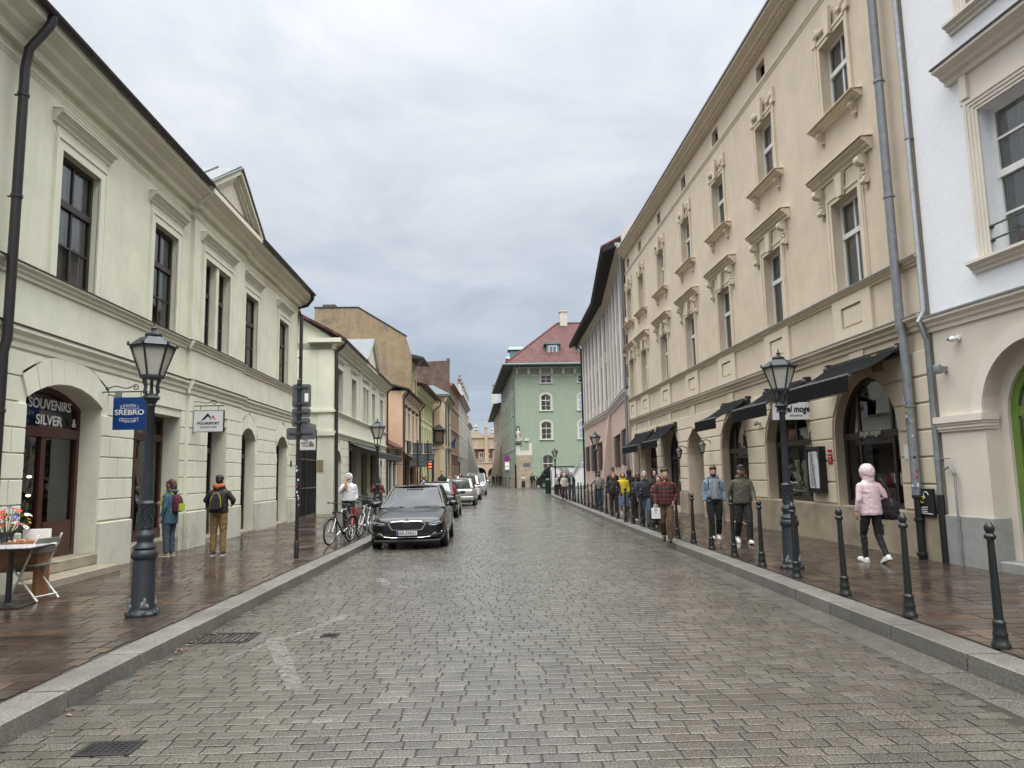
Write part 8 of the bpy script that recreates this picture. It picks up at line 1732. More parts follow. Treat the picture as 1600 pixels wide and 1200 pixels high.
 c.build('crankset', M_CHROME, e)
 l = MB(); l.ball((0, 0.08, 0.78), (0.035, 0.045, 0.035), 8, 6); l.build('headlamp', M_BPL, e)
 if basket:
  b = MB()
  for z, q in ((0.72, 0.13), (0.8, 0.145), (0.88, 0.155), (0.96, 0.165)): b.tube([(-q, -0.2, z), (q, -0.2, z), (q, 0.1, z), (-q, 0.1, z), (-q, -0.2, z)], 0.006, n=4)
  for i in range(7):
   for y in (-0.2, 0.1): x = -0.15 + i * 0.05; b.tube([(x * 0.85, y, 0.7), (x * 1.08, y, 0.97)], 0.004, n=4)
  for i in range(6):
   for x in (-1, 1): y = -0.18 + i * 0.055; b.tube([(x * 0.125, y, 0.7), (x * 0.165, y, 0.97)], 0.004, n=4)
  b.box(-0.125, 0.125, -0.19, 0.09, 0.695, 0.705); b.box(-0.12, 0.12, -0.18, 0.08, 0.71, 0.9); b.build('basket', M_BPL, e)
 return e
def bikes():
 bk = mat('black bicycle paint', (0.012, 0.012, 0.014), rough=0.3); rd = mat('red bicycle paint', (0.40, 0.02, 0.015), rough=0.25); wh = mat('white bicycle paint', (0.65, 0.68, 0.64), rough=0.25); mg = mat('maroon bicycle paint', (0.16, 0.015, 0.02), rough=0.25)
 bicycle('black mudguarded bicycle, nearest of the row beside the black saloon', (-3.36, 16.5, 0.12), -0.3, bk, lean=0.08, fork_m=wh)
 bicycle('red bicycle with a thin frame, second in the row', (-3.18, 18.2, 0.12), -0.08, rd, lean=-0.05, guard=False)
 bicycle('white framed bicycle leaning beside the red one', (-3.08, 18.75, 0.12), -0.16, wh, lean=0.12, guard=False)
 bicycle('maroon bicycle with a black front basket, farthest in the row', (-3.3, 21.2, 0.12), 0.1, mg, lean=0.05, basket=True)
 bicycle('black bicycle half hidden by the black saloon, next to the basket bicycle', (-2.75, 21.6, 0.12), 0.05, bk, lean=-0.05)
 for k, (x, y) in enumerate(((-3.22, 17.5), (-3.05, 19.6), (-3.0, 21.9))):
  e = thing('bicycle_stand', ('steel hoop bicycle stand by the nearest black bicycle', 'steel hoop bicycle stand between the white bicycle and the basket bicycle', 'steel hoop bicycle stand farthest from the camera')[k], 'bicycle stand', (x, y, 0.12), 0, 'steel hoop bicycle stands')
  t = MB(); t.tube([(0, -0.35, 0), (0, -0.35, 0.65), (0, -0.27, 0.74), (0, 0.27, 0.74), (0, 0.35, 0.65), (0, 0.35, 0)], 0.022, n=8); t.build('hoop', M_ZINC, e, smooth=True); q = MB(); [q.lathe([(0.05, 0), (0.05, 0.01)], 10, (0, s * 0.35, 0)) for s in (-1, 1)]; q.split('foot_plate', M_ZINC, e)
bikes()
# ------------------------------------------------------------ people
RM = []      # (object, voxel, fold amplitude, fold scale) finished together at the end
M_SKIN = [mat('skin light', (0.50, 0.30, 0.215), rough=0.5, var=0.06, scale=14), mat('skin medium', (0.42, 0.24, 0.165), rough=0.5, var=0.06, scale=14), mat('skin deep', (0.16, 0.085, 0.055), rough=0.5, var=0.06, scale=14)]
def cloth(name, c, rough=0.85, var=0.14, scale=9): return mat(name + ' cloth', c, rough=rough, var=var, scale=scale, bump=0.15, bscale=160)
M_EYE = mat('dark eye', (0.02, 0.016, 0.014), rough=0.3); M_LIP = mat('lips', (0.33, 0.13, 0.11), rough=0.5)
def plaid():
 m = bpy.data.materials.new('red plaid cloth'); m.use_nodes = True; t = m.node_tree; b = t.nodes['Principled BSDF']; b.inputs['Roughness'].default_value = 0.85
 tc = N(t, 'ShaderNodeTexCoord'); sp = N(t, 'ShaderNodeSeparateXYZ'); LK(t, tc.outputs['Object'], sp.inputs[0]); col_ = None; outs = []
 for ax, per in ((2, 0.085), (0, 0.085)):
  mu = N(t, 'ShaderNodeMath', operation='MULTIPLY'); LK(t, sp.outputs[ax], mu.inputs[0]); mu.inputs[1].default_value = 1 / per
  fr = N(t, 'ShaderNodeMath', operation='FRACT'); LK(t, mu.outputs[0], fr.inputs[0]); lt = N(t, 'ShaderNodeMath', operation='LESS_THAN'); LK(t, fr.outputs[0], lt.inputs[0]); lt.inputs[1].default_value = 0.42; outs.append(lt.outputs[0])
 mx = N(t, 'ShaderNodeMix', data_type='RGBA'); LK(t, outs[0], mx.inputs[0]); mx.inputs[6].default_value = (0.105, 0.018, 0.018, 1); mx.inputs[7].default_value = (0.03, 0.014, 0.017, 1)
 m2 = N(t, 'ShaderNodeMix', data_type='RGBA', blend_type='MULTIPLY'); sc = N(t, 'ShaderNodeMath', operation='MULTIPLY'); LK(t, outs[1], sc.inputs[0]); sc.inputs[1].default_value = 0.55; LK(t, sc.outputs[0], m2.inputs[0]); LK(t, mx.outputs[2], m2.inputs[6]); m2.inputs[7].default_value = (0.35, 0.3, 0.35, 1); LK(t, m2.outputs[2], b.inputs['Base Color'])
 return m
ARMS = dict(  # (elbow, wrist) for the right-hand side x > 0; mirrored for the other arm. y < 0 is forward
 down=((0.228, 0.03, 1.13), (0.232, -0.05, 0.91)), fwd=((0.228, -0.06, 1.14), (0.2, -0.24, 1.0)), back=((0.232, 0.12, 1.15), (0.24, 0.15, 0.93)), pocket=((0.275, 0.08, 1.15), (0.2, -0.05, 0.97)),
 eat=((0.25, -0.10, 1.20), (0.06, -0.21, 1.46)), chest=((0.25, -0.04, 1.16), (0.10, -0.25, 1.2)), phone=((0.25, -0.05, 1.15), (0.09, -0.27, 1.17)), out=((0.32, -0.02, 1.22), (0.44, -0.14, 1.12)), strap=((0.26, -0.02, 1.18), (0.13, -0.17, 1.33)), hold=((0.25, 0.0, 1.15), (0.235, -0.13, 0.92)))
def tube_pts(a, b, c): return [Vector(a), (Vector(a) + Vector(b)) / 2, Vector(b), (Vector(b) + Vector(c)) / 2, Vector(c)]
def ell_loft(mb, rows, n=20):
 """rows of (z, half width, half depth, y offset, x offset)"""
 mb.loft([[(x0 + a * cos(2 * pi * k / n), y0 + b * sin(2 * pi * k / n), z) for k in range(n)] for z, a, b, y0, x0 in rows])
def person(label, p, rz, height=1.62, near=1, walk=0.0, arms=('down', 'down'), skin=0, top=None, zip_=None, top_z=0.90, loose=0.0, hood=None, pants=None, skirt=None, skirt_z=0.45, shoes=None, shoe_sole=None, hair='short', hair_m=None, beard=None, head=(0, 0), collar=None, build=1.0, group=None, inner=None, cap=None, glasses=False, sleeves=1.0, sit=False):
 s = height / 1.75; e = thing('person', label, 'person', p, rz, group); e.rotation_euler.x = 0.05 * min(1, abs(walk) / 0.15); vx = {2: 0.0075, 1: 0.010, 0: 0.016}[near]
 T = lambda mb: setattr(mb, 'v', [(x * s, y * s, z * s) for x, y, z in mb.v])
 def done(mb, nm, m, vox=None, fold=0.0, fs=9.0, parent=None, sm=True, strong=0):
  T(mb); o = mb.build(nm, m, parent or e, smooth=False)
  if vox: RM.append((o, vox, fold * s, fs, strong))
  elif sm: o.data.shade_smooth()
  return o
 W = build
 # legs
 hz = 0.93; sg = 1 if walk >= 0 else -1; st = abs(walk); legs = {}
 for side in (-1, 1):
  fwd = side * sg > 0; hip = (side * 0.092 * W, 0.0, hz)
  if st < 0.02: kn, an, pitch = (side * 0.10 * W, -0.015, 0.5), (side * 0.105 * W, 0.015, 0.085), 0.0
  elif fwd: kn, an, pitch = (side * 0.095 * W, -st * 0.78 - 0.02, 0.505), (side * 0.085 * W, -st * 1.0, 0.10), -0.22
  else: kn, an, pitch = (side * 0.095 * W, st * 0.12 - 0.03, 0.49), (side * 0.085 * W, st * 1.1, 0.085 + st * 0.32), 0.65 * min(1, st / 0.3)
  if sit: kn, an, pitch = (side * 0.11, -0.42, 0.93), (side * 0.11, -0.42, 0.5), 0.0
  legs[side] = (hip, kn, an, pitch)
 shz = 1.425; hx, hr = head     # head turn (about z) and nod
 HM = Matrix.Translation((0, 0.0, 1.53)) @ Matrix.Rotation(hx, 4, 'Z') @ Matrix.Rotation(hr, 4, 'X') @ Matrix.Translation((0, 0, -1.53))
 arm = {}
 for side, nm in zip((-1, 1), arms):
  el, wr = ARMS[nm] if isinstance(nm, str) else nm
  k = (lambda q: (side * (q[0] * (1 if q[0] < 0.2 else 0.92 + 0.08 * W) + (W - 1) * 0.1), q[1], q[2])); arm[side] = ((side * (0.145 + 0.02 * W), 0.012, shz - 0.06), k(el), k(wr))
 # skin body
 b = MB(); hb = MB()
 hb.ball((0, 0.012, 1.655), (0.076, 0.094, 0.097), 18, 12); hb.ball((0, -0.032, 1.60), (0.060, 0.062, 0.088), 16, 10); hb.ball((0, -0.066, 1.545), (0.032, 0.030, 0.028), 10, 7)
 hb.tube([(0, -0.094, 1.645), (0, -0.108, 1.612), (0, -0.112, 1.596)], [0.010, 0.014, 0.016], n=8); hb.ball((0, -0.102, 1.597), (0.019, 0.013, 0.011), 8, 6)
 for x in (-1, 1): hb.ball((x * 0.077, 0.014, 1.615), (0.012, 0.022, 0.034), 8, 6); hb.ball((x * 0.036, -0.066, 1.598), (0.026, 0.026, 0.022), 8, 6); hb.ball((x * 0.028, -0.085, 1.655), (0.026, 0.012, 0.010), 8, 5)
 hb.ball((0, -0.093, 1.562), (0.024, 0.010, 0.009), 8, 5)
 hb.v = [tuple(HM @ Vector(q)) for q in hb.v]; o_ = len(b.v); b.v += hb.v; b.f += [[i + o_ for i in f] for f in hb.f]; b.m += hb.m
 b.tube([(0, 0.02, 1.38), (0, 0.016, 1.47), tuple(HM @ Vector((0, 0.008, 1.56)))], [0.062, 0.052, 0.056], n=12)
 ell_loft(b, [(0.88, 0.12 * W, 0.085 * W, 0, 0), (1.0, 0.125 * W, 0.09 * W, 0, 0), (1.15, 0.115 * W, 0.085 * W, 0, 0), (1.32, 0.14 * W, 0.095 * W, 0, 0), (1.42, 0.13, 0.075, 0.01, 0), (1.47, 0.05, 0.05, 0.015, 0)])
 for side in (-1, 1):
  h_, kn, an, pt = legs[side]; b.tube(tube_pts(h_, kn, an), [0.075, 0.068, 0.05, 0.048, 0.034], n=10); b.ball((an[0], an[1] - 0.03, an[2] - 0.03), (0.03, 0.06, 0.03), 8, 6)
  sh, el, wr = [Vector(q) for q in arm[side]]; b.tube([sh, (sh + el) / 2, el, (el + wr) / 2, wr], [0.048, 0.043, 0.036, 0.034, 0.025], n=10)
  d = (wr - el).normalized(); inward = Vector((-side, 0, 0)); inward = (inward - d * inward.dot(d)); inward = inward.normalized() if inward.length > 0.2 else Vector((0, -1, 0)); fr = d.cross(inward).normalized(); fr = fr if fr.y < 0 else -fr
  pc = wr + d * 0.05; Mx = Matrix((fr, inward, d)).transposed(); b.ball(pc, (0.040, 0.017, 0.056), 12, 8, M=Mx)
  for i, (off, L) in enumerate(((0.028, 0.070), (0.010, 0.080), (-0.009, 0.074), (-0.027, 0.058))):
   a0 = pc + fr * off + d * 0.040; c_ = 0.35 + 0.12 * i; a1 = a0 + (d * cos(c_ * 0.5) + inward * sin(c_ * 0.5)) * L * 0.5; a2 = a1 + (d * cos(c_ * 1.7) + inward * sin(c_ * 1.7)) * L * 0.5; b.tube([a0, a1, a2], [0.0092, 0.0085, 0.0072], n=7)
  t0 = pc + fr * 0.030 - d * 0.02; b.tube([t0, t0 + fr * 0.030 + d * 0.022 + inward * 0.010, t0 + fr * 0.036 + d * 0.052 + inward * 0.018], [0.0115, 0.010, 0.008], n=7)
 done(b, 'body', M_SKIN[skin], vx * 0.85)
 hp = lambda x, y, z: tuple(HM @ Vector((x, y, z)))
 if near:
  ek = 1.0 if near == 2 else 0.75
  for x in (-1, 1): m = MB(); m.ball(hp(x * 0.03, -0.0865, 1.632), (0.010 * ek, 0.006, 0.0045 * ek), 8, 5); done(m, 'eye', M_EYE)
  m = MB(); m.ball(hp(0, -0.1, 1.5635), (0.022, 0.006, 0.006), 8, 5); done(m, 'mouth', M_LIP)
  if hair_m and near == 2:
   m = MB()
   for x in (-1, 1): m.tube([hp(x * 0.014, -0.095, 1.653), hp(x * 0.032, -0.094, 1.659), hp(x * 0.05, -0.08, 1.653)], 0.0045, n=5)
   done(m, 'eyebrows', hair_m)
 if glasses:
  m = MB()
  for x in (-1, 1): m.loft([[hp(x * 0.032 + 0.024 * cos(a * pi / 8), -0.104, 1.63 + 0.018 * sin(a * pi / 8)) for a in range(16)], [hp(x * 0.032 + 0.024 * cos(a * pi / 8), -0.1, 1.63 + 0.018 * sin(a * pi / 8)) for a in range(16)]]); m.tube([hp(x * 0.055, -0.1, 1.635), hp(x * 0.078, 0.0, 1.635)], 0.003, n=4)
  done(m, 'glasses', M_BLACK, sm=False)
 # trousers or skirt
 if skirt:
  m = MB(); ell_loft(m, [(skirt_z, 0.235 * W, 0.21 * W, 0.0, 0), (skirt_z + 0.004, 0.24 * W, 0.215 * W, 0.0, 0), (0.7, 0.205 * W, 0.17 * W, 0, 0), (0.9, 0.175 * W, 0.13 * W, 0, 0), (1.0, 0.16 * W, 0.115 * W, 0, 0)], 28); done(m, 'skirt', skirt, vx, 0.014, 8, strong=1)
 if pants:
  m = MB(); ell_loft(m, [(0.845, 0.09 * W, 0.085 * W, 0.0, 0), (0.9, 0.165 * W, 0.12 * W, 0.005, 0), (0.98, 0.162 * W, 0.115 * W, 0, 0), (1.06, 0.15 * W, 0.105 * W, 0, 0)])
  lp = -0.003 if 'leggings' in pants.name else 0.003 + loose * 0.3
  for side in (-1, 1):
   h_, kn, an, pt = legs[side]; a_ = Vector(an) + (Vector(kn) - Vector(an)).normalized() * 0.0; m.tube([Vector(h_) + Vector((0, 0.005, -0.0))] + tube_pts(h_, kn, a_)[1:], [0.092 * W, 0.083 * W + lp, 0.062 * W + lp, 0.058 + lp, 0.048 + lp * 1.2], n=14)
  done(m, 'trousers', pants, vx, 0.009, 11)
 # shoes
 if shoes:
  for side in (-1, 1):
   h_, kn, an, pt = legs[side]; R_ = Matrix.Translation(an) @ Matrix.Rotation(pt, 4, 'X') @ Matrix.Translation((0, 0, -0.085))
   m = MB(); rows = []
   for (y, w_, z0, z1) in ((0.075, 0.022, 0.012, 0.06), (0.065, 0.034, 0.004, 0.085), (0.02, 0.04, 0.0, 0.105), (-0.03, 0.042, 0.0, 0.1), (-0.09, 0.047, 0.0, 0.075), (-0.14, 0.046, 0.0, 0.06), (-0.18, 0.036, 0.002, 0.048), (-0.2, 0.018, 0.008, 0.036)):
    rows.append([(x * w_, y, z) for x, z in ((-0.9, z0), (0.9, z0), (1.0, z0 + 0.018), (0.85, z1 * 0.75), (0.4, z1), (-0.4, z1), (-0.85, z1 * 0.75), (-1.0, z0 + 0.018))])
   m.loft(rows); m.v = [tuple(R_ @ Vector(q)) for q in m.v]; sh_ = done(m, 'shoe', shoes)
   if shoe_sole:
    q = MB(); q.loft([[(x * w_ * 1.06, y * 1.02, z) for x, z in ((-0.95, -0.004), (0.95, -0.004), (1.0, 0.022), (-1.0, 0.022))] for y, w_ in ((0.078, 0.026), (0.06, 0.037), (0.0, 0.042), (-0.09, 0.048), (-0.15, 0.046), (-0.19, 0.033), (-0.203, 0.02))]); q.v = [tuple(R_ @ Vector(v)) for v in q.v]; done(q, 'sole', shoe_sole, sm=False, parent=sh_)
 # upper garment
 if top:
  m = MB(); L = loose; ell_loft(m, [(top_z, (0.165 + L) * W, (0.118 + L) * W, 0, 0), (top_z + 0.04, (0.172 + L) * W, (0.125 + L) * W, 0, 0), (1.05, (0.165 + L) * W, (0.122 + L) * W, 0, 0), (1.15, (0.160 + L) * W, (0.12 + L) * W, 0, 0), (1.27, (0.176 + L * 0.6) * W, (0.128 + L * 0.6) * W, 0.004, 0), (1.36, (0.18 + L * 0.4) * W, 0.115 + L * 0.5, 0.008, 0), (1.41, 0.155 + L * 0.3, 0.095 + L * 0.3, 0.012, 0), (1.45, 0.115 + L * 0.2, 0.078, 0.014, 0), (1.485, 0.08, 0.068, 0.014, 0), (1.505, 0.066, 0.064, 0.012, 0)], 24)
  for side in (-1, 1):
   sh, el, wr = [Vector(q) for q in arm[side]]; en = el + (wr - el) * (0.96 if sleeves == 1 else 0.0); r0 = 0.060 + L * 0.38
   q = [sh, (sh + el) / 2, el, (el + en) / 2, en] if sleeves == 1 else [sh, (sh + el) / 2, el * 0.7 + sh * 0.3]
   m.tube(q, [r0 + 0.004, r0 - 0.006, r0 - 0.014, r0 - 0.02, r0 - 0.030] if sleeves == 1 else [r0, r0 - 0.004, r0 - 0.002], n=14); m.ball(sh, (0.058 + L * 0.35, 0.062 + L * 0.3, 0.058 + L * 0.2), 12, 8)
  if hood == 'down': m.tube([(0.085, -0.055, 1.475), (0.095, 0.03, 1.50), (0.05, 0.105, 1.49), (0, 0.125, 1.475), (-0.05, 0.105, 1.49), (-0.095, 0.03, 1.50), (-0.085, -0.055, 1.475)], [0.028, 0.042, 0.05, 0.055, 0.05, 0.042, 0.028], n=10)
  elif hood == 'up':
   h = MB(); rr = []
   for (y, a, b_, zc) in ((-0.065, 0.088, 0.128, 1.61), (-0.07, 0.108, 0.148, 1.615), (-0.02, 0.116, 0.15, 1.62), (0.06, 0.114, 0.142, 1.625), (0.115, 0.09, 0.115, 1.62), (0.15, 0.04, 0.06, 1.61)): rr.append([(a * cos(2 * pi * k / 20), y, zc + b_ * sin(2 * pi * k / 20)) for k in range(20)])
   h.loft(rr); h.v = [tuple(HM @ Vector(q)) for q in h.v]; o_ = len(m.v); m.v += h.v; m.f += [[i + o_ for i in f] for f in h.f]; m.m += h.m; m.tube([(0, 0.02, 1.42), tuple(HM @ Vector((0, 0.03, 1.53)))], [0.10, 0.098], n=14)
  else: m.tube([(0, 0.012, 1.46), (0, 0.010, 1.515)], [0.072, 0.066], n=12)
  done(m, 'jacket', top, vx, 0.0065, 11)
  if inner:
   q = MB(); q.loft([[(x, -(0.118 + L * 0.75) * W - 0.028 + abs(x) * 0.25 + yo + (0.03 if z > 1.38 else 0), z) for x, z in ((-0.055, top_z + 0.05), (0.055, top_z + 0.05), (0.05, 1.3), (0.045, 1.44), (-0.045, 1.44), (-0.05, 1.3))] for yo in (0, 0.04)]); done(q, 'shirt', inner, sm=False)
  if zip_: q = MB(); q.tube([(0, -(0.125 + L) * W - 0.004, top_z + 0.03), (0, -(0.126 + L) * W - 0.004, 1.15), (0, -(0.128 + L * 0.6) * W - 0.006, 1.3), (0, -0.105 - L * 0.5, 1.42)], 0.006, n=5); done(q, 'zip', zip_)
  if collar: q = MB(); q.tube([(0.05, -0.06, 1.475), (0.075, 0.0, 1.505), (0.04, 0.075, 1.51), (-0.04, 0.075, 1.51), (-0.075, 0.0, 1.505), (-0.05, -0.06, 1.475)], [0.012, 0.02, 0.022, 0.022, 0.02, 0.012], n=8); done(q, 'collar', collar)
 # hair, cap, beard
 if hair_m and hair not in ('bald', None) and hood != 'up':
  m = MB(); rnd = random.Random(label)
  m.ball((0, 0.024, 1.684), (0.083, 0.096, 0.086), 16, 10); m.ball((0, 0.05, 1.64), (0.08, 0.072, 0.075), 14, 9)
  if hair == 'curly':
   for i in range(60): a = rnd.uniform(0, 2 * pi); t = rnd.uniform(0.1, 1.0); m.ball((0.08 * cos(a) * sqrt(1 - t * t * 0.8), 0.012 + 0.09 * sin(a) * sqrt(1 - t * t * 0.8), 1.69 + 0.085 * t), rnd.uniform(0.016, 0.026), 6, 5)
  if hair == 'short' or hair == 'curly': m.ball((0, -0.045, 1.735), (0.06, 0.042, 0.026), 10, 7)
  if hair in ('bob', 'long'):
   zb = 1.50 if hair == 'bob' else 1.33
   for x in (-1, 1): m.tube([(x * 0.06, -0.03, 1.72), (x * 0.084, -0.02, 1.63), (x * 0.082, 0.0, 1.54), (x * 0.075, -0.02 if hair == 'long' else 0.01, zb)], [0.03, 0.034, 0.034, 0.024], n=10)
   m.tube([(0, 0.06, 1.70), (0, 0.09, 1.6), (0, 0.085, zb)], [0.07, 0.072, 0.06], n=12)
  m.v = [tuple(HM @ Vector(q)) for q in m.v]; done(m, 'hair', hair_m, vx * 0.8, 0.006, 40)
 if cap:
  m = MB(); m.ball((0, 0.008, 1.69), (0.090, 0.106, 0.078), 16, 10); m.v = [(x, y, max(z, 1.668)) for x, y, z in m.v]; q0 = len(m.v); m.loft([[(0.075 * cos(a), -0.065 - r * sin(a) * 1.0, 1.672 + dz) for a in [pi * i / 10 for i in range(11)]] for r, dz in ((0.02, 0.0), (0.115, -0.006), (0.115, 0.002), (0.02, 0.01))], cap=False, closed=False); m.v = [tuple(HM @ Vector(q)) for q in m.v]; done(m, 'cap', cap)
 if beard:
  m = MB(); m.ball((0, -0.062, 1.553), (0.05, 0.046, 0.04), 12, 8)
  for x in (-1, 1): m.tube([(x * 0.066, -0.012, 1.62), (x * 0.058, -0.045, 1.57), (x * 0.03, -0.08, 1.545)], [0.010, 0.018, 0.02], n=8)
  m.tube([(-0.03, -0.094, 1.572), (0, -0.1, 1.578), (0.03, -0.094, 1.572)], 0.007, n=6); m.v = [tuple(HM @ Vector(q)) for q in m.v]; done(m, 'beard', beard, vx * 0.8)
 e['_s'] = s; S_ = s
 WR = {k: Vector(arm[k][2]) * s for k in arm}
 del e['_s']
 return e, s, WR
def backpack(label, owner, s, m, m2, front=False, size=1.0, colour2=None):
 e = thing('backpack', label, 'backpack', owner.location, owner.rotation_euler.z); b = MB(); rows = []
 for z, a, d0, d1 in ((0.98, 0.10, 0.13, 0.22), (1.0, 0.13, 0.12, 0.27), (1.1, 0.145, 0.12, 0.29), (1.25, 0.14, 0.115, 0.28), (1.36, 0.125, 0.11, 0.24), (1.42, 0.08, 0.11, 0.19)):
  z = 1.2 + (z - 1.2) * size; a *= size
  rows.append([(x * a, d0 + (d1 - d0) * y, z) for x, y in ((-1, 0.05), (-1.02, 0.4), (-0.9, 0.8), (-0.5, 1), (0.5, 1), (0.9, 0.8), (1.02, 0.4), (1, 0.05), (0, 0))])
 b.loft(rows); b.v = [(x * s, y * s, z * s) for x, y, z in b.v]; o = b.build('pack', m, e, smooth=True, sharp=1.2); RM.append((o, 0.011, 0.005, 14, 0))
 p = MB(); p.loft([[(x * s, 0.285 * s + y, z * s) for x, z in ((-0.09 * size, 1.02), (0.09 * size, 1.02), (0.1 * size, 1.08), (0.09 * size, 1.2), (-0.09 * size, 1.2), (-0.1 * size, 1.08))] for y in (-0.03, 0.025)]); p.build('front_pocket', m2, e)
 for sd in (-1, 1):
  t = MB(); t.tube([(sd * 0.08 * s, 0.12 * s, 1.40 * s), (sd * 0.10 * s, 0.06 * s, 1.485 * s), (sd * 0.115 * s, -0.06 * s, 1.45 * s), (sd * 0.12 * s, -0.145 * s, 1.35 * s), (sd * 0.13 * s, -0.15 * s, 1.2 * s), (sd * 0.175 * s, -0.06 * s, 1.08 * s), (sd * 0.13 * s, 0.13 * s, 1.06 * s)], 0.017 * s, n=8, flat=1.0); t.build('strap', m2, e, smooth=True)
 if colour2: q = MB(); q.tube([(-0.11 * s, 0.262 * s, 1.06 * s), (-0.1 * s, 0.27 * s, 1.25 * s), (-0.05 * s, 0.262 * s, 1.36 * s), (0.04 * s, 0.262 * s, 1.36 * s), (0.1 * s, 0.27 * s, 1.25 * s), (0.11 * s, 0.262 * s, 1.06 * s)], 0.008, n=5); q.build('piping', colour2, e)
 return e
def shade(px, py, top=None): return G(px, py)
def people():
 K = cloth; white = K('white', (0.62, 0.62, 0.6)); blk = K('black', (0.012, 0.012, 0.014)); sole = mat('white sole', (0.6, 0.6, 0.58), rough=0.5); wsh = mat('white leather', (0.62, 0.61, 0.58), rough=0.5); bsh = mat('black leather', (0.015, 0.015, 0.015), rough=0.4)
 brown = mat('brown hair', (0.035, 0.02, 0.012), rough=0.5, var=0.4, scale=60); dark = mat('dark hair', (0.012, 0.009, 0.008), rough=0.5, var=0.4, scale=60); blond = mat('dark blond hair', (0.14, 0.085, 0.04), rough=0.5, var=0.35, scale=60); grey = mat('grey hair', (0.45, 0.44, 0.42), rough=0.6, var=0.2, scale=60)
 jeans = K('blue jeans', (0.05, 0.085, 0.15)); jeans2 = K('grey blue jeans', (0.075, 0.10, 0.14)); navy = K('navy', (0.012, 0.014, 0.02))
 def at(px, py, ytop):
  p = G(px, py); zt = AT(px, ytop, p.y).z; return p, zt - 0.12
 # --- left pavement
 p, h = at(263, 869, 748); e, s, w_ = person('woman in a teal jacket and blue jeans facing the shop window', p, -pi * 0.56, h * 0.985, 2, arms=('chest', 'down'), top=K('teal jacket', (0.045, 0.10, 0.14)), top_z=0.74, loose=0.03, hood='down', pants=K('slate jeans', (0.055, 0.075, 0.11)), shoes=mat('beige walking shoes', (0.25, 0.2, 0.14), rough=0.7), shoe_sole=sole, hair='bob', hair_m=mat('auburn hair', (0.075, 0.028, 0.014), rough=0.5, var=0.35, scale=60), head=(-0.2, 0), build=1.05)
 backpack('maroon and lime backpack worn by the woman in teal', e, s, K('maroon pack', (0.07, 0.012, 0.025)), K('lime pack', (0.38, 0.46, 0.04)), size=0.95)
 p, h = at(340, 868, 741); e, s, w_ = person('man seen from behind in a black jacket with an orange hood and khaki trousers', p, pi + 0.05, h * 0.985, 2, arms=(((0.30, -0.02, 1.2), (0.24, -0.17, 1.12)), ((0.30, -0.02, 1.2), (0.24, -0.17, 1.12))), top=K('black shell jacket', (0.016, 0.015, 0.014), rough=0.6), top_z=0.93, loose=0.03, pants=K('khaki', (0.19, 0.125, 0.05)), shoes=K('dark trainers', (0.06, 0.03, 0.03)), shoe_sole=sole, hair='short', hair_m=dark, head=(0.12, 0.05), cap=K('dark cap', (0.015, 0.014, 0.013)))
 c = MB(); c.tube([(x * s, y * s, z * s) for x, y, z in ((0.085, -0.055, 1.485), (0.098, 0.03, 1.52), (0.055, 0.105, 1.52), (0, 0.122, 1.49), (-0.055, 0.105, 1.52), (-0.098, 0.03, 1.52), (-0.085, -0.055, 1.485))], [0.03 * s, 0.045 * s, 0.052 * s, 0.06 * s, 0.052 * s, 0.045 * s, 0.03 * s], n=10); o = c.build('orange_hood', K('orange hood', (0.36, 0.095, 0.03)), e); RM.append((o, 0.011, 0.008, 16, 0))
 backpack('black backpack with yellow piping on the man in khaki trousers', e, s, K('black pack', (0.014, 0.014, 0.018)), K('black pack pocket', (0.018, 0.018, 0.022)), size=0.98, colour2=mat('yellow piping', (0.5, 0.36, 0.04), rough=0.5))
 p = Vector((-3.62, 20.3, 0.12)); e, s, w_ = person('man with a white hood up eating a pastry behind the bicycles', p, 0.18, 1.60, 1, walk=0.12, arms=('eat', 'down'), top=K('white hoodie', (0.60, 0.61, 0.63)), top_z=0.92, loose=0.035, hood='up', pants=blk, shoes=wsh, hair=None, hair_m=dark, beard=mat('dark stubble', (0.03, 0.02, 0.015), rough=0.8), head=(-0.05, 0.12))
 f = thing('pastry', 'long golden pastry held to the mouth of the man in the white hoodie', 'pastry', p + Vector((-0.03, -0.25, 1.30)), 0.1); b = MB(); b.tube([(0.0, 0, 0.07), (0.0, -0.02, 0.0), (0.03, -0.02, -0.14)], [0.026, 0.032, 0.024], n=8); b.build('crust', mat('golden crust', (0.42, 0.2, 0.07), rough=0.7), f, smooth=True); b = MB(); b.lathe([(0.034, -0.13), (0.038, -0.02)], 8, (0.015, -0.02, 0)); b.build('paper_sleeve', mat('orange paper', (0.5, 0.22, 0.08), rough=0.8), f)
 p = Vector((-3.42, 24.6, 0.12)); person('fair haired woman in a burgundy jacket standing behind the lamp post by the bicycles', p, 0.15, 1.50, 1, arms=('strap', 'phone'), top=K('burgundy jacket', (0.10, 0.012, 0.02)), inner=white, pants=blk, shoes=bsh, hair='bob', hair_m=blond, top_z=0.85)
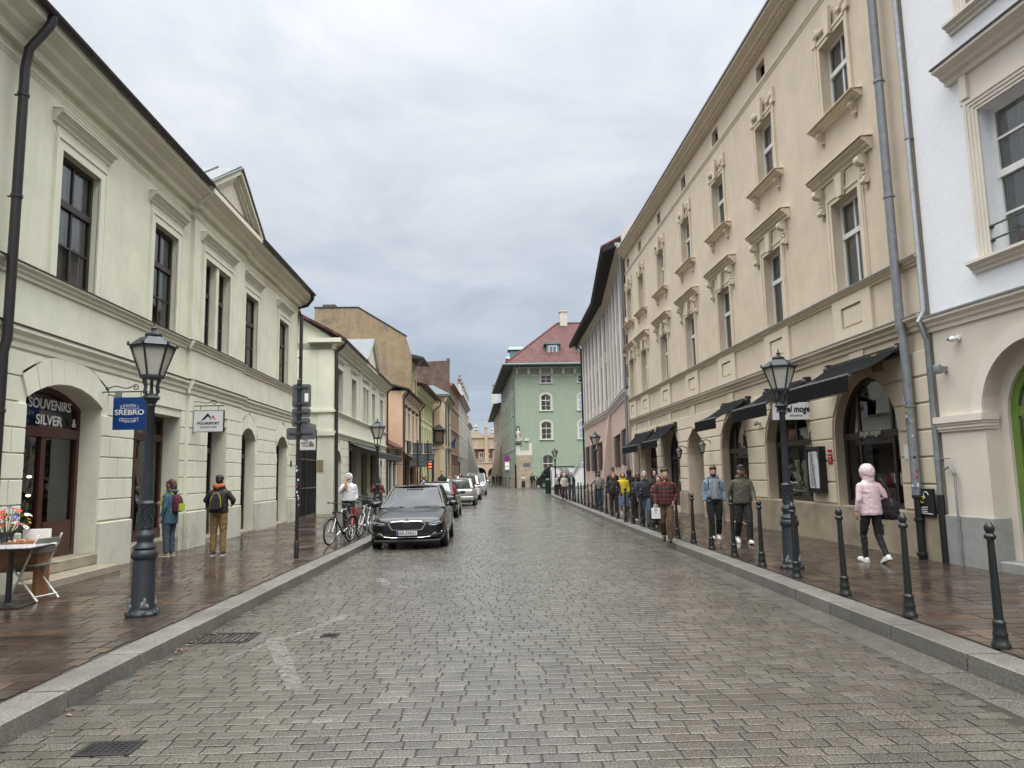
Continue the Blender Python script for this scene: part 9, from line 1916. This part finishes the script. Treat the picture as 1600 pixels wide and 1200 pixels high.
 # --- crowd on the far left pavement
 crowd = [(663, 741, 36.5, 'bob', blond, blk, white, 'fair haired person in a white top and open black jacket beyond the parked cars'), (690, 735.5, 40.0, 'short', blond, blk, None, 'stocky man in a black T-shirt among the crowd beyond the parked cars'), (703, 742, 43.0, 'short', dark, navy, None, 'person in navy behind the stocky man beyond the parked cars'), (712, 741.5, 47.0, 'short', dark, navy, None, 'person in dark clothes in the middle of the far left crowd'),
    (720, 739.5, 46.0, 'bob', dark, K('patterned jacket', (0.10, 0.08, 0.08), var=0.8, scale=25), white, 'woman in a patterned jacket in the far left crowd'), (734, 737, 49.0, 'short', dark, K('deep blue jacket', (0.02, 0.025, 0.06)), None, 'tall man in a deep blue jacket in the far left crowd'), (745, 741, 52.0, 'short', dark, K('red jacket', (0.35, 0.02, 0.025)), None, 'person in a red jacket at the end of the far left crowd')]
 for i, (px, yt, Y, hr, hm, tp, inn, lb) in enumerate(crowd):
  q = AT(px, 742, Y); zt = AT(px, yt, Y).z; person(lb, (q.x, Y, 0.12), random.uniform(-0.3, 0.3), max(1.42, zt - 0.12), 0, walk=0.15 * (-1) ** i, arms=('fwd', 'back') if i % 2 else ('down', 'fwd'), top=tp, inner=inn, pants=jeans if i % 3 else blk, shoes=bsh, hair=hr, hair_m=hm, top_z=0.9, group='crowd on the far left pavement', sleeves=0 if 'T-shirt' in lb else 1)
 far = [(759, 760, 'dark clothed walker in the middle of the far street', navy, blk), (766, 761, 'walker in a beige coat far down the street', K('beige coat', (0.4, 0.33, 0.24)), K('beige trousers', (0.35, 0.3, 0.22))), (771, 760, 'walker in black before the market arches', blk, blk), (777, 759, 'person in a dark coat near the stone foot far down the street', K('dark green coat', (0.015, 0.03, 0.025)), blk), (782, 759.5, 'last dark figure left of the green house', blk, blk)]
 for i, (px, py, lb, tp, pt) in enumerate(far):
  q = G(px, py, 0.0); person(lb, q, random.uniform(-0.5, 0.5) + (pi if i % 2 else 0), 1.58, 0, walk=0.2, arms=('fwd', 'back'), top=tp, pants=pt, shoes=bsh, hair='short', hair_m=dark, top_z=0.8, group='walkers far down the street')
 # --- right pavement
 p, h = at(1370, 880, 719); e, s, w_ = person('woman walking away in a pale pink hooded jacket and black leggings', p, pi + 0.12, h * 0.96, 2, walk=0.16, arms=(((0.26, 0.09, 1.16), (0.2, -0.1, 1.05)), 'down'), top=K('pale pink rain jacket', (0.66, 0.50, 0.53), rough=0.6, var=0.06), top_z=0.84, loose=0.026, hood='up', pants=K('black leggings', (0.012, 0.012, 0.015)), shoes=wsh, shoe_sole=sole, hair=None, build=1.03)
 mx_ = lambda v: [(-x, y, z) for x, y, z in v]; b_ = thing('shoulder_bag', 'black leather bag on the shoulder of the woman in pink', 'bag', p, e.rotation_euler.z)
 b = MB(); b.loft([[(x, y, z) for x, y in ((0.17, -0.12), (0.31, -0.12), (0.33, -0.02), (0.31, 0.16), (0.19, 0.17), (0.16, 0.0))] for z in (0.86,)] + [[(x, y, z) for x, y in ((0.17, -0.17), (0.32, -0.17), (0.34, 0.0), (0.32, 0.20), (0.19, 0.21), (0.16, 0.0))] for z in (0.9, 1.06)] + [[(x, y, 1.14) for x, y in ((0.20, -0.15), (0.27, -0.15), (0.28, 0.0), (0.27, 0.17), (0.2, 0.17), (0.19, 0.0))]]); b.v = mx_([(x * 1.12 * s, y * 1.2 * s, (1.14 + (z - 1.14) * 1.35) * s) for x, y, z in b.v]); o = b.build('bag_body', mat('black soft leather', (0.014, 0.014, 0.015), rough=0.35, var=0.2), b_); RM.append((o, 0.012, 0.008, 10, 0))
 t = MB(); t.tube([(x * s, y * s, z * s) for x, y, z in ((0.24, -0.12, 1.13), (0.225, -0.10, 1.3), (0.17, -0.03, 1.49), (0.165, 0.04, 1.50), (0.225, 0.14, 1.3), (0.24, 0.13, 1.13))], 0.012, n=6); t.v = mx_(t.v); t.build('strap', MATS['black soft leather'], b_, smooth=True)
 p, h = at(1119, 843, 726); e, s, w_ = person('bearded man in a pale denim jacket over a grey hoodie, looking down', p, -0.22, h * 0.985, 2, walk=-0.12, arms=('down', 'down'), top=K('pale denim', (0.16, 0.215, 0.26), var=0.35, scale=16), top_z=0.96, loose=0.035, hood='down', pants=blk, shoes=wsh, shoe_sole=sole, hair='short', hair_m=brown, beard=brown, head=(0.0, 0.30), inner=K('grey hoodie', (0.26, 0.26, 0.28)))
 backpack('black backpack straps on the man in the denim jacket', e, s, K('black pack', (0.014, 0.014, 0.018)), blk, size=0.9)
 p, h = at(1163, 849, 725); e, s, w_ = person('man in an olive hoodie and black cap walking beside the lamp post', p, -0.1, h * 0.985, 2, walk=0.2, arms=('back', 'fwd'), top=K('olive hoodie', (0.075, 0.072, 0.05)), top_z=0.90, loose=0.035, hood='down', pants=blk, shoes=wsh, shoe_sole=sole, hair='short', hair_m=brown, beard=mat('ginger beard', (0.12, 0.05, 0.025), rough=0.8), cap=blk, head=(-0.1, 0.0))
 lg = MB(); lg.box(0.05 * s, 0.10 * s, -0.178 * s, -0.16 * s, 1.335 * s, 1.35 * s); lg.build('chest_print', mat('orange print', (0.45, 0.2, 0.06), rough=0.6), e)
 backpack('black backpack straps on the man in the olive hoodie', e, s, K('black pack', (0.014, 0.014, 0.018)), blk, size=0.9)
 p, h = at(1043, 847, 730); e, s, w_ = person('young man in a red plaid shirt and brown trousers carrying a white paper bag', p, -0.3, h * 0.98, 2, walk=0.2, arms=('hold', 'pocket'), top=plaid(), top_z=0.90, loose=0.04, pants=K('brown trousers', (0.085, 0.05, 0.028)), shoes=bsh, hair='curly', hair_m=brown, inner=None, collar=K('plaid collar', (0.09, 0.02, 0.022)), head=(0.35, 0.0), build=1.0)
 tq = MB(); tq.ball((0, -0.10 * s, 1.44 * s), (0.03 * s, 0.03 * s, 0.05 * s), 8, 6); tq.build('orange_shirt', K('orange shirt', (0.38, 0.12, 0.06)), e)
 wx = e.rotation_euler.z; hd = Vector((w_[-1].x, w_[-1].y, 0)); hd = Matrix.Rotation(wx, 3, 'Z') @ hd
 g = thing('paper_bag', 'white paper carrier bag in the hand of the plaid shirt man', 'bag', (p.x + hd.x, p.y + hd.y, p.z + 0.50), wx + 0.5)
 b = MB(); b.loft([[(x, y, z) for x, y in ((-0.085, -0.04), (0.085, -0.04), (0.085, 0.04), (-0.085, 0.04))] for z in (0.0, 0.22)]); b.build('bag_body', mat('white paper', (0.72, 0.73, 0.75), rough=0.7, var=0.03), g); t = MB(); [t.tube([(-0.04, y, 0.22), (-0.035, y * 0.5, 0.29), (0.0, 0, 0.32), (0.035, y * 0.5, 0.29), (0.04, y, 0.22)], 0.004, n=5) for y in (-0.035, 0.035)]; t.build('handles', M_WHITE, g)
 backpack('black backpack behind the plaid shirt', e, s, K('black pack', (0.014, 0.014, 0.018)), blk, size=0.85)
 p, h = at(1010, 821, 736); e, s, w_ = person('white haired man in glasses and a black jumper walking behind the plaid shirt man', p, -0.3, h * 0.985, 1, walk=0.14, arms=('down', 'back'), top=K('black jumper', (0.016, 0.017, 0.022)), top_z=0.93, loose=0.03, pants=jeans2, shoes=K('navy trainers', (0.02, 0.02, 0.03)), hair='short', hair_m=grey, glasses=True, build=1.1)
 backpack('black backpack worn by the white haired man', e, s, K('black pack', (0.014, 0.014, 0.018)), blk, size=0.9)
 p, h = at(975, 803, 737); person('woman in a bright yellow jacket and long blue skirt', p, -0.15, h * 0.985, 1, walk=0.1, arms=('down', 'down'), top=K('yellow jacket', (0.55, 0.42, 0.01), var=0.08), top_z=0.85, loose=0.03, hood='down', skirt=K('blue print skirt', (0.085, 0.12, 0.21), var=0.5, scale=40), skirt_z=0.33, shoes=wsh, hair='bob', hair_m=blond)
 p, h = at(960, 806, 738); e, s, w_ = person('long haired woman in black with a small bag across her hip', p, -0.1, h * 0.985, 1, walk=0.13, arms=('down', 'hold'), top=K('black knit', (0.015, 0.014, 0.015)), top_z=0.88, loose=0.035, pants=blk, shoes=wsh, hair='long', hair_m=blond)
 g = thing('hip_bag', 'small brown bag at the hip of the long haired woman in black', 'bag', (p.x + 0.2, p.y - 0.06, p.z + 0.80 * s), 0.2); b = MB(); b.bbox(-0.08, 0.08, -0.03, 0.03, 0, 0.13, 0.015); b.build('bag_body', mat('brown leather', (0.10, 0.05, 0.03), rough=0.5), g); t = MB(); t.tube([(0, 0.03, 0.13), (-0.1, -0.02, 0.35), (-0.28, 0.02, 0.66)], 0.008, n=5); t.build('strap', MATS['brown leather'], g)
 p, h = at(937, 796, 735); person('bearded man in a taupe jumper and blue jeans raising one hand', p, 0.05, h * 0.985, 1, walk=0.08, arms=('out', 'hold'), top=K('taupe jumper', (0.20, 0.165, 0.14)), top_z=0.93, loose=0.03, pants=jeans, shoes=bsh, hair='short', hair_m=dark, beard=dark, cap=K('brown cap', (0.05, 0.035, 0.025)), build=1.08)
 p, h = AT(957, 742, 28.6), 0; person('tall person in a dark cap behind the long haired woman', (p.x, 28.6, 0.12), 0.0, AT(957, 730, 28.6).z - 0.12, 1, walk=0.1, top=navy, pants=blk, shoes=bsh, hair='short', hair_m=dark, cap=K('grey cap', (0.05, 0.055, 0.065)), top_z=0.9, loose=0.03)
 p = AT(983, 742, 27.4); e, s, w_ = person('person in a black puffer jacket with the hood up, seen from behind', (p.x, 27.4, 0.12), pi, AT(983, 733, 27.4).z - 0.12, 1, walk=0.1, top=K('black puffer', (0.013, 0.013, 0.015)), pants=blk, shoes=bsh, hair=None, hood='up', top_z=0.85, loose=0.05, arms=('down', 'back'))
 p = AT(996, 742, 21.9); e, s, w_ = person('person with a pink scarf and dark jacket beside the white haired man', (p.x, 21.9, 0.12), pi - 0.2, AT(996, 739, 21.9).z - 0.12, 1, walk=0.1, top=K('graphite jacket', (0.02, 0.02, 0.024)), pants=blk, shoes=wsh, hair='bob', hair_m=mat('chestnut hair', (0.06, 0.03, 0.018), rough=0.5, var=0.4, scale=60), collar=K('pink scarf', (0.4, 0.15, 0.2)), top_z=0.88, loose=0.03)
 backpack('bulky dark backpack on the person with the pink scarf', e, s, K('slate pack', (0.03, 0.032, 0.038)), blk, size=1.05)
 p = AT(1022, 742, 20.6); person('person in a black hood half hidden behind the plaid shirt man', (p.x, 20.6, 0.12), -0.2, AT(1022, 733, 20.6).z - 0.12, 1, walk=0.1, top=K('black puffer', (0.013, 0.013, 0.015)), pants=blk, shoes=bsh, hair=None, hood='up', top_z=0.85, loose=0.04)
 p = AT(1027, 742, 19.0); person('auburn haired woman peeking out behind the plaid shirt man', (p.x, 19.0, 0.12), -0.1, AT(1027, 743, 19.0).z - 0.12, 1, walk=0.1, top=K('brick red top', (0.16, 0.03, 0.03)), pants=blk, shoes=bsh, hair='bob', hair_m=MATS['auburn hair'], top_z=0.9)
 for i, (px, yt, Y, tp, inn, pt, hr, hm, lb) in enumerate(((881, 740, 40.5, K('cream cardigan', (0.45, 0.40, 0.34), var=0.3), None, K('maroon trousers', (0.06, 0.02, 0.025)), 'bob', grey, 'older woman in a cream cardigan among the far bollards'), (892, 737, 41.0, navy, K('pale blue shirt', (0.35, 0.4, 0.46)), K('slate trousers', (0.09, 0.11, 0.14)), 'short', grey, 'older man in an open navy jacket over a pale shirt beside the far bollards'), (886, 738, 44.0, blk, None, blk, 'long', dark, 'dark haired person between the older couple and the white van'), (877, 738, 46.5, navy, None, blk, 'long', dark, 'figure in navy just left of the older couple'), (870, 741, 49.0, K('pale grey jacket', (0.3, 0.3, 0.3)), None, blk, 'short', dark, 'person in a pale grey jacket near the green bin lamp post'))):
  q = AT(px, 742, Y); person(lb, (q.x, Y, 0.12), random.uniform(-0.2, 0.2), max(1.4, AT(px, yt, Y).z - 0.12), 0, walk=0.12, arms=('fwd', 'down'), top=tp, inner=inn, pants=pt, shoes=bsh, hair=hr, hair_m=hm, top_z=0.88, loose=0.02)
 for px, py, lb, tp, inn, pt, sk, hm, hr in ((818, 765, 'woman in a long black dress standing before the stone facing', K('pale top', (0.4, 0.36, 0.32)), None, None, blk, blond, 'long'), (837, 763, 'man in a dark suit and white shirt by the black van', navy, white, blk, None, grey, 'short'), (831.5, 762, 'person in dark clothes left of the man in the suit', blk, None, blk, None, dark, 'short')):
  q = G(px, py, 0.0); person(lb, q, 0.1, 1.6, 0, walk=0.08, arms=('chest', 'chest') if sk else ('down', 'down'), top=tp, inner=inn, pants=pt, skirt=sk, skirt_z=0.25, shoes=bsh, hair=hr, hair_m=hm, top_z=0.93)
 # diner behind the restaurant window
 u = 34.5 - 16.35; q = R1.w(u, 1.0, 0.62); person('bald man in dark clothes sitting behind the restaurant window', q, -1.2, 1.5, 1, arms=('chest', 'chest'), skin=2, top=navy, pants=blk, shoes=None, hair=None, sit=True)
 t = thing('restaurant_table', 'small pale table with a plant behind the restaurant window', 'table', R1.w(34.5 - 15.95, 0.75, 0.3), R1.e.rotation_euler.z); b = MB(); b.lathe([(0.3, 0.7), (0.3, 0.74)], 16); b.build('table_top', mat('pale table', (0.35, 0.4, 0.38), rough=0.5), t); b = MB(); b.tube([(0, 0, 0), (0, 0, 0.7)], 0.04, n=8); b.lathe([(0.2, 0), (0.05, 0.04)], 12); b.build('table_foot', M_BLACK, t)
 pt = thing('potted_plant', 'dry leafy plant on the table behind the restaurant window', 'plant', R1.w(34.5 - 15.9, 0.75, 1.045), R1.e.rotation_euler.z); b = MB(); b.lathe([(0.05, 0), (0.07, 0.12)], 10); b.build('pot', mat('grey pot', (0.2, 0.22, 0.22), rough=0.5), pt); l = MB(); rnd = random.Random(3)
 for i in range(70): a = rnd.uniform(0, 2 * pi); el = rnd.uniform(0.5, 1.4); L = rnd.uniform(0.15, 0.42); d = Vector((cos(a) * cos(el), sin(a) * cos(el), sin(el))); s_ = d.cross(Vector((0, 0, 1))).normalized() * 0.012; c0 = Vector((0, 0, 0.1)); m_ = c0 + d * L; l.poly([c0 + d * L * 0.55, m_ - d * 0.05 + s_ * 2, m_ + d * 0.05, m_ - d * 0.05 - s_ * 2])
 l.build('leaves', mat('dry leaves', (0.2, 0.13, 0.09), rough=0.8, var=0.4), pt, recalc=False)
people()
# ------------------------------------------------------------ finish bodies and clothes: one closed skin each
def finish():
 for o, vox, fold, fs, strong in RM:
  r = o.modifiers.new('r', 'REMESH'); r.mode = 'VOXEL'; r.voxel_size = vox; r.use_smooth_shade = True
  sm = o.modifiers.new('s', 'SMOOTH'); sm.factor = 0.5; sm.iterations = 2 if vox < 0.012 else 1
 bpy.context.view_layer.update(); dg = bpy.context.evaluated_depsgraph_get(); new = []
 for o, vox, fold, fs, strong in RM: new.append(bpy.data.meshes.new_from_object(o.evaluated_get(dg)))
 for (o, vox, fold, fs, strong), me in zip(RM, new):
  o.modifiers.clear(); o.data = me
  if fold:
   off = Vector((hash(o.name) % 97, 0, 0)); nv = [v.normal.copy() for v in me.vertices]
   for v, n_ in zip(me.vertices, nv):
    c = v.co; q = Vector((c.x * fs, c.y * fs, c.z * fs * (0.35 if strong else 1.15))) + off
    a = 1 - abs(noise.noise(q)) * 2.2; a2 = noise.noise(q * 2.1 + Vector((3, 7, 1)))
    v.co = c + n_ * fold * (0.75 * (a - 0.4) + 0.45 * a2)
  me.shade_smooth()
finish()
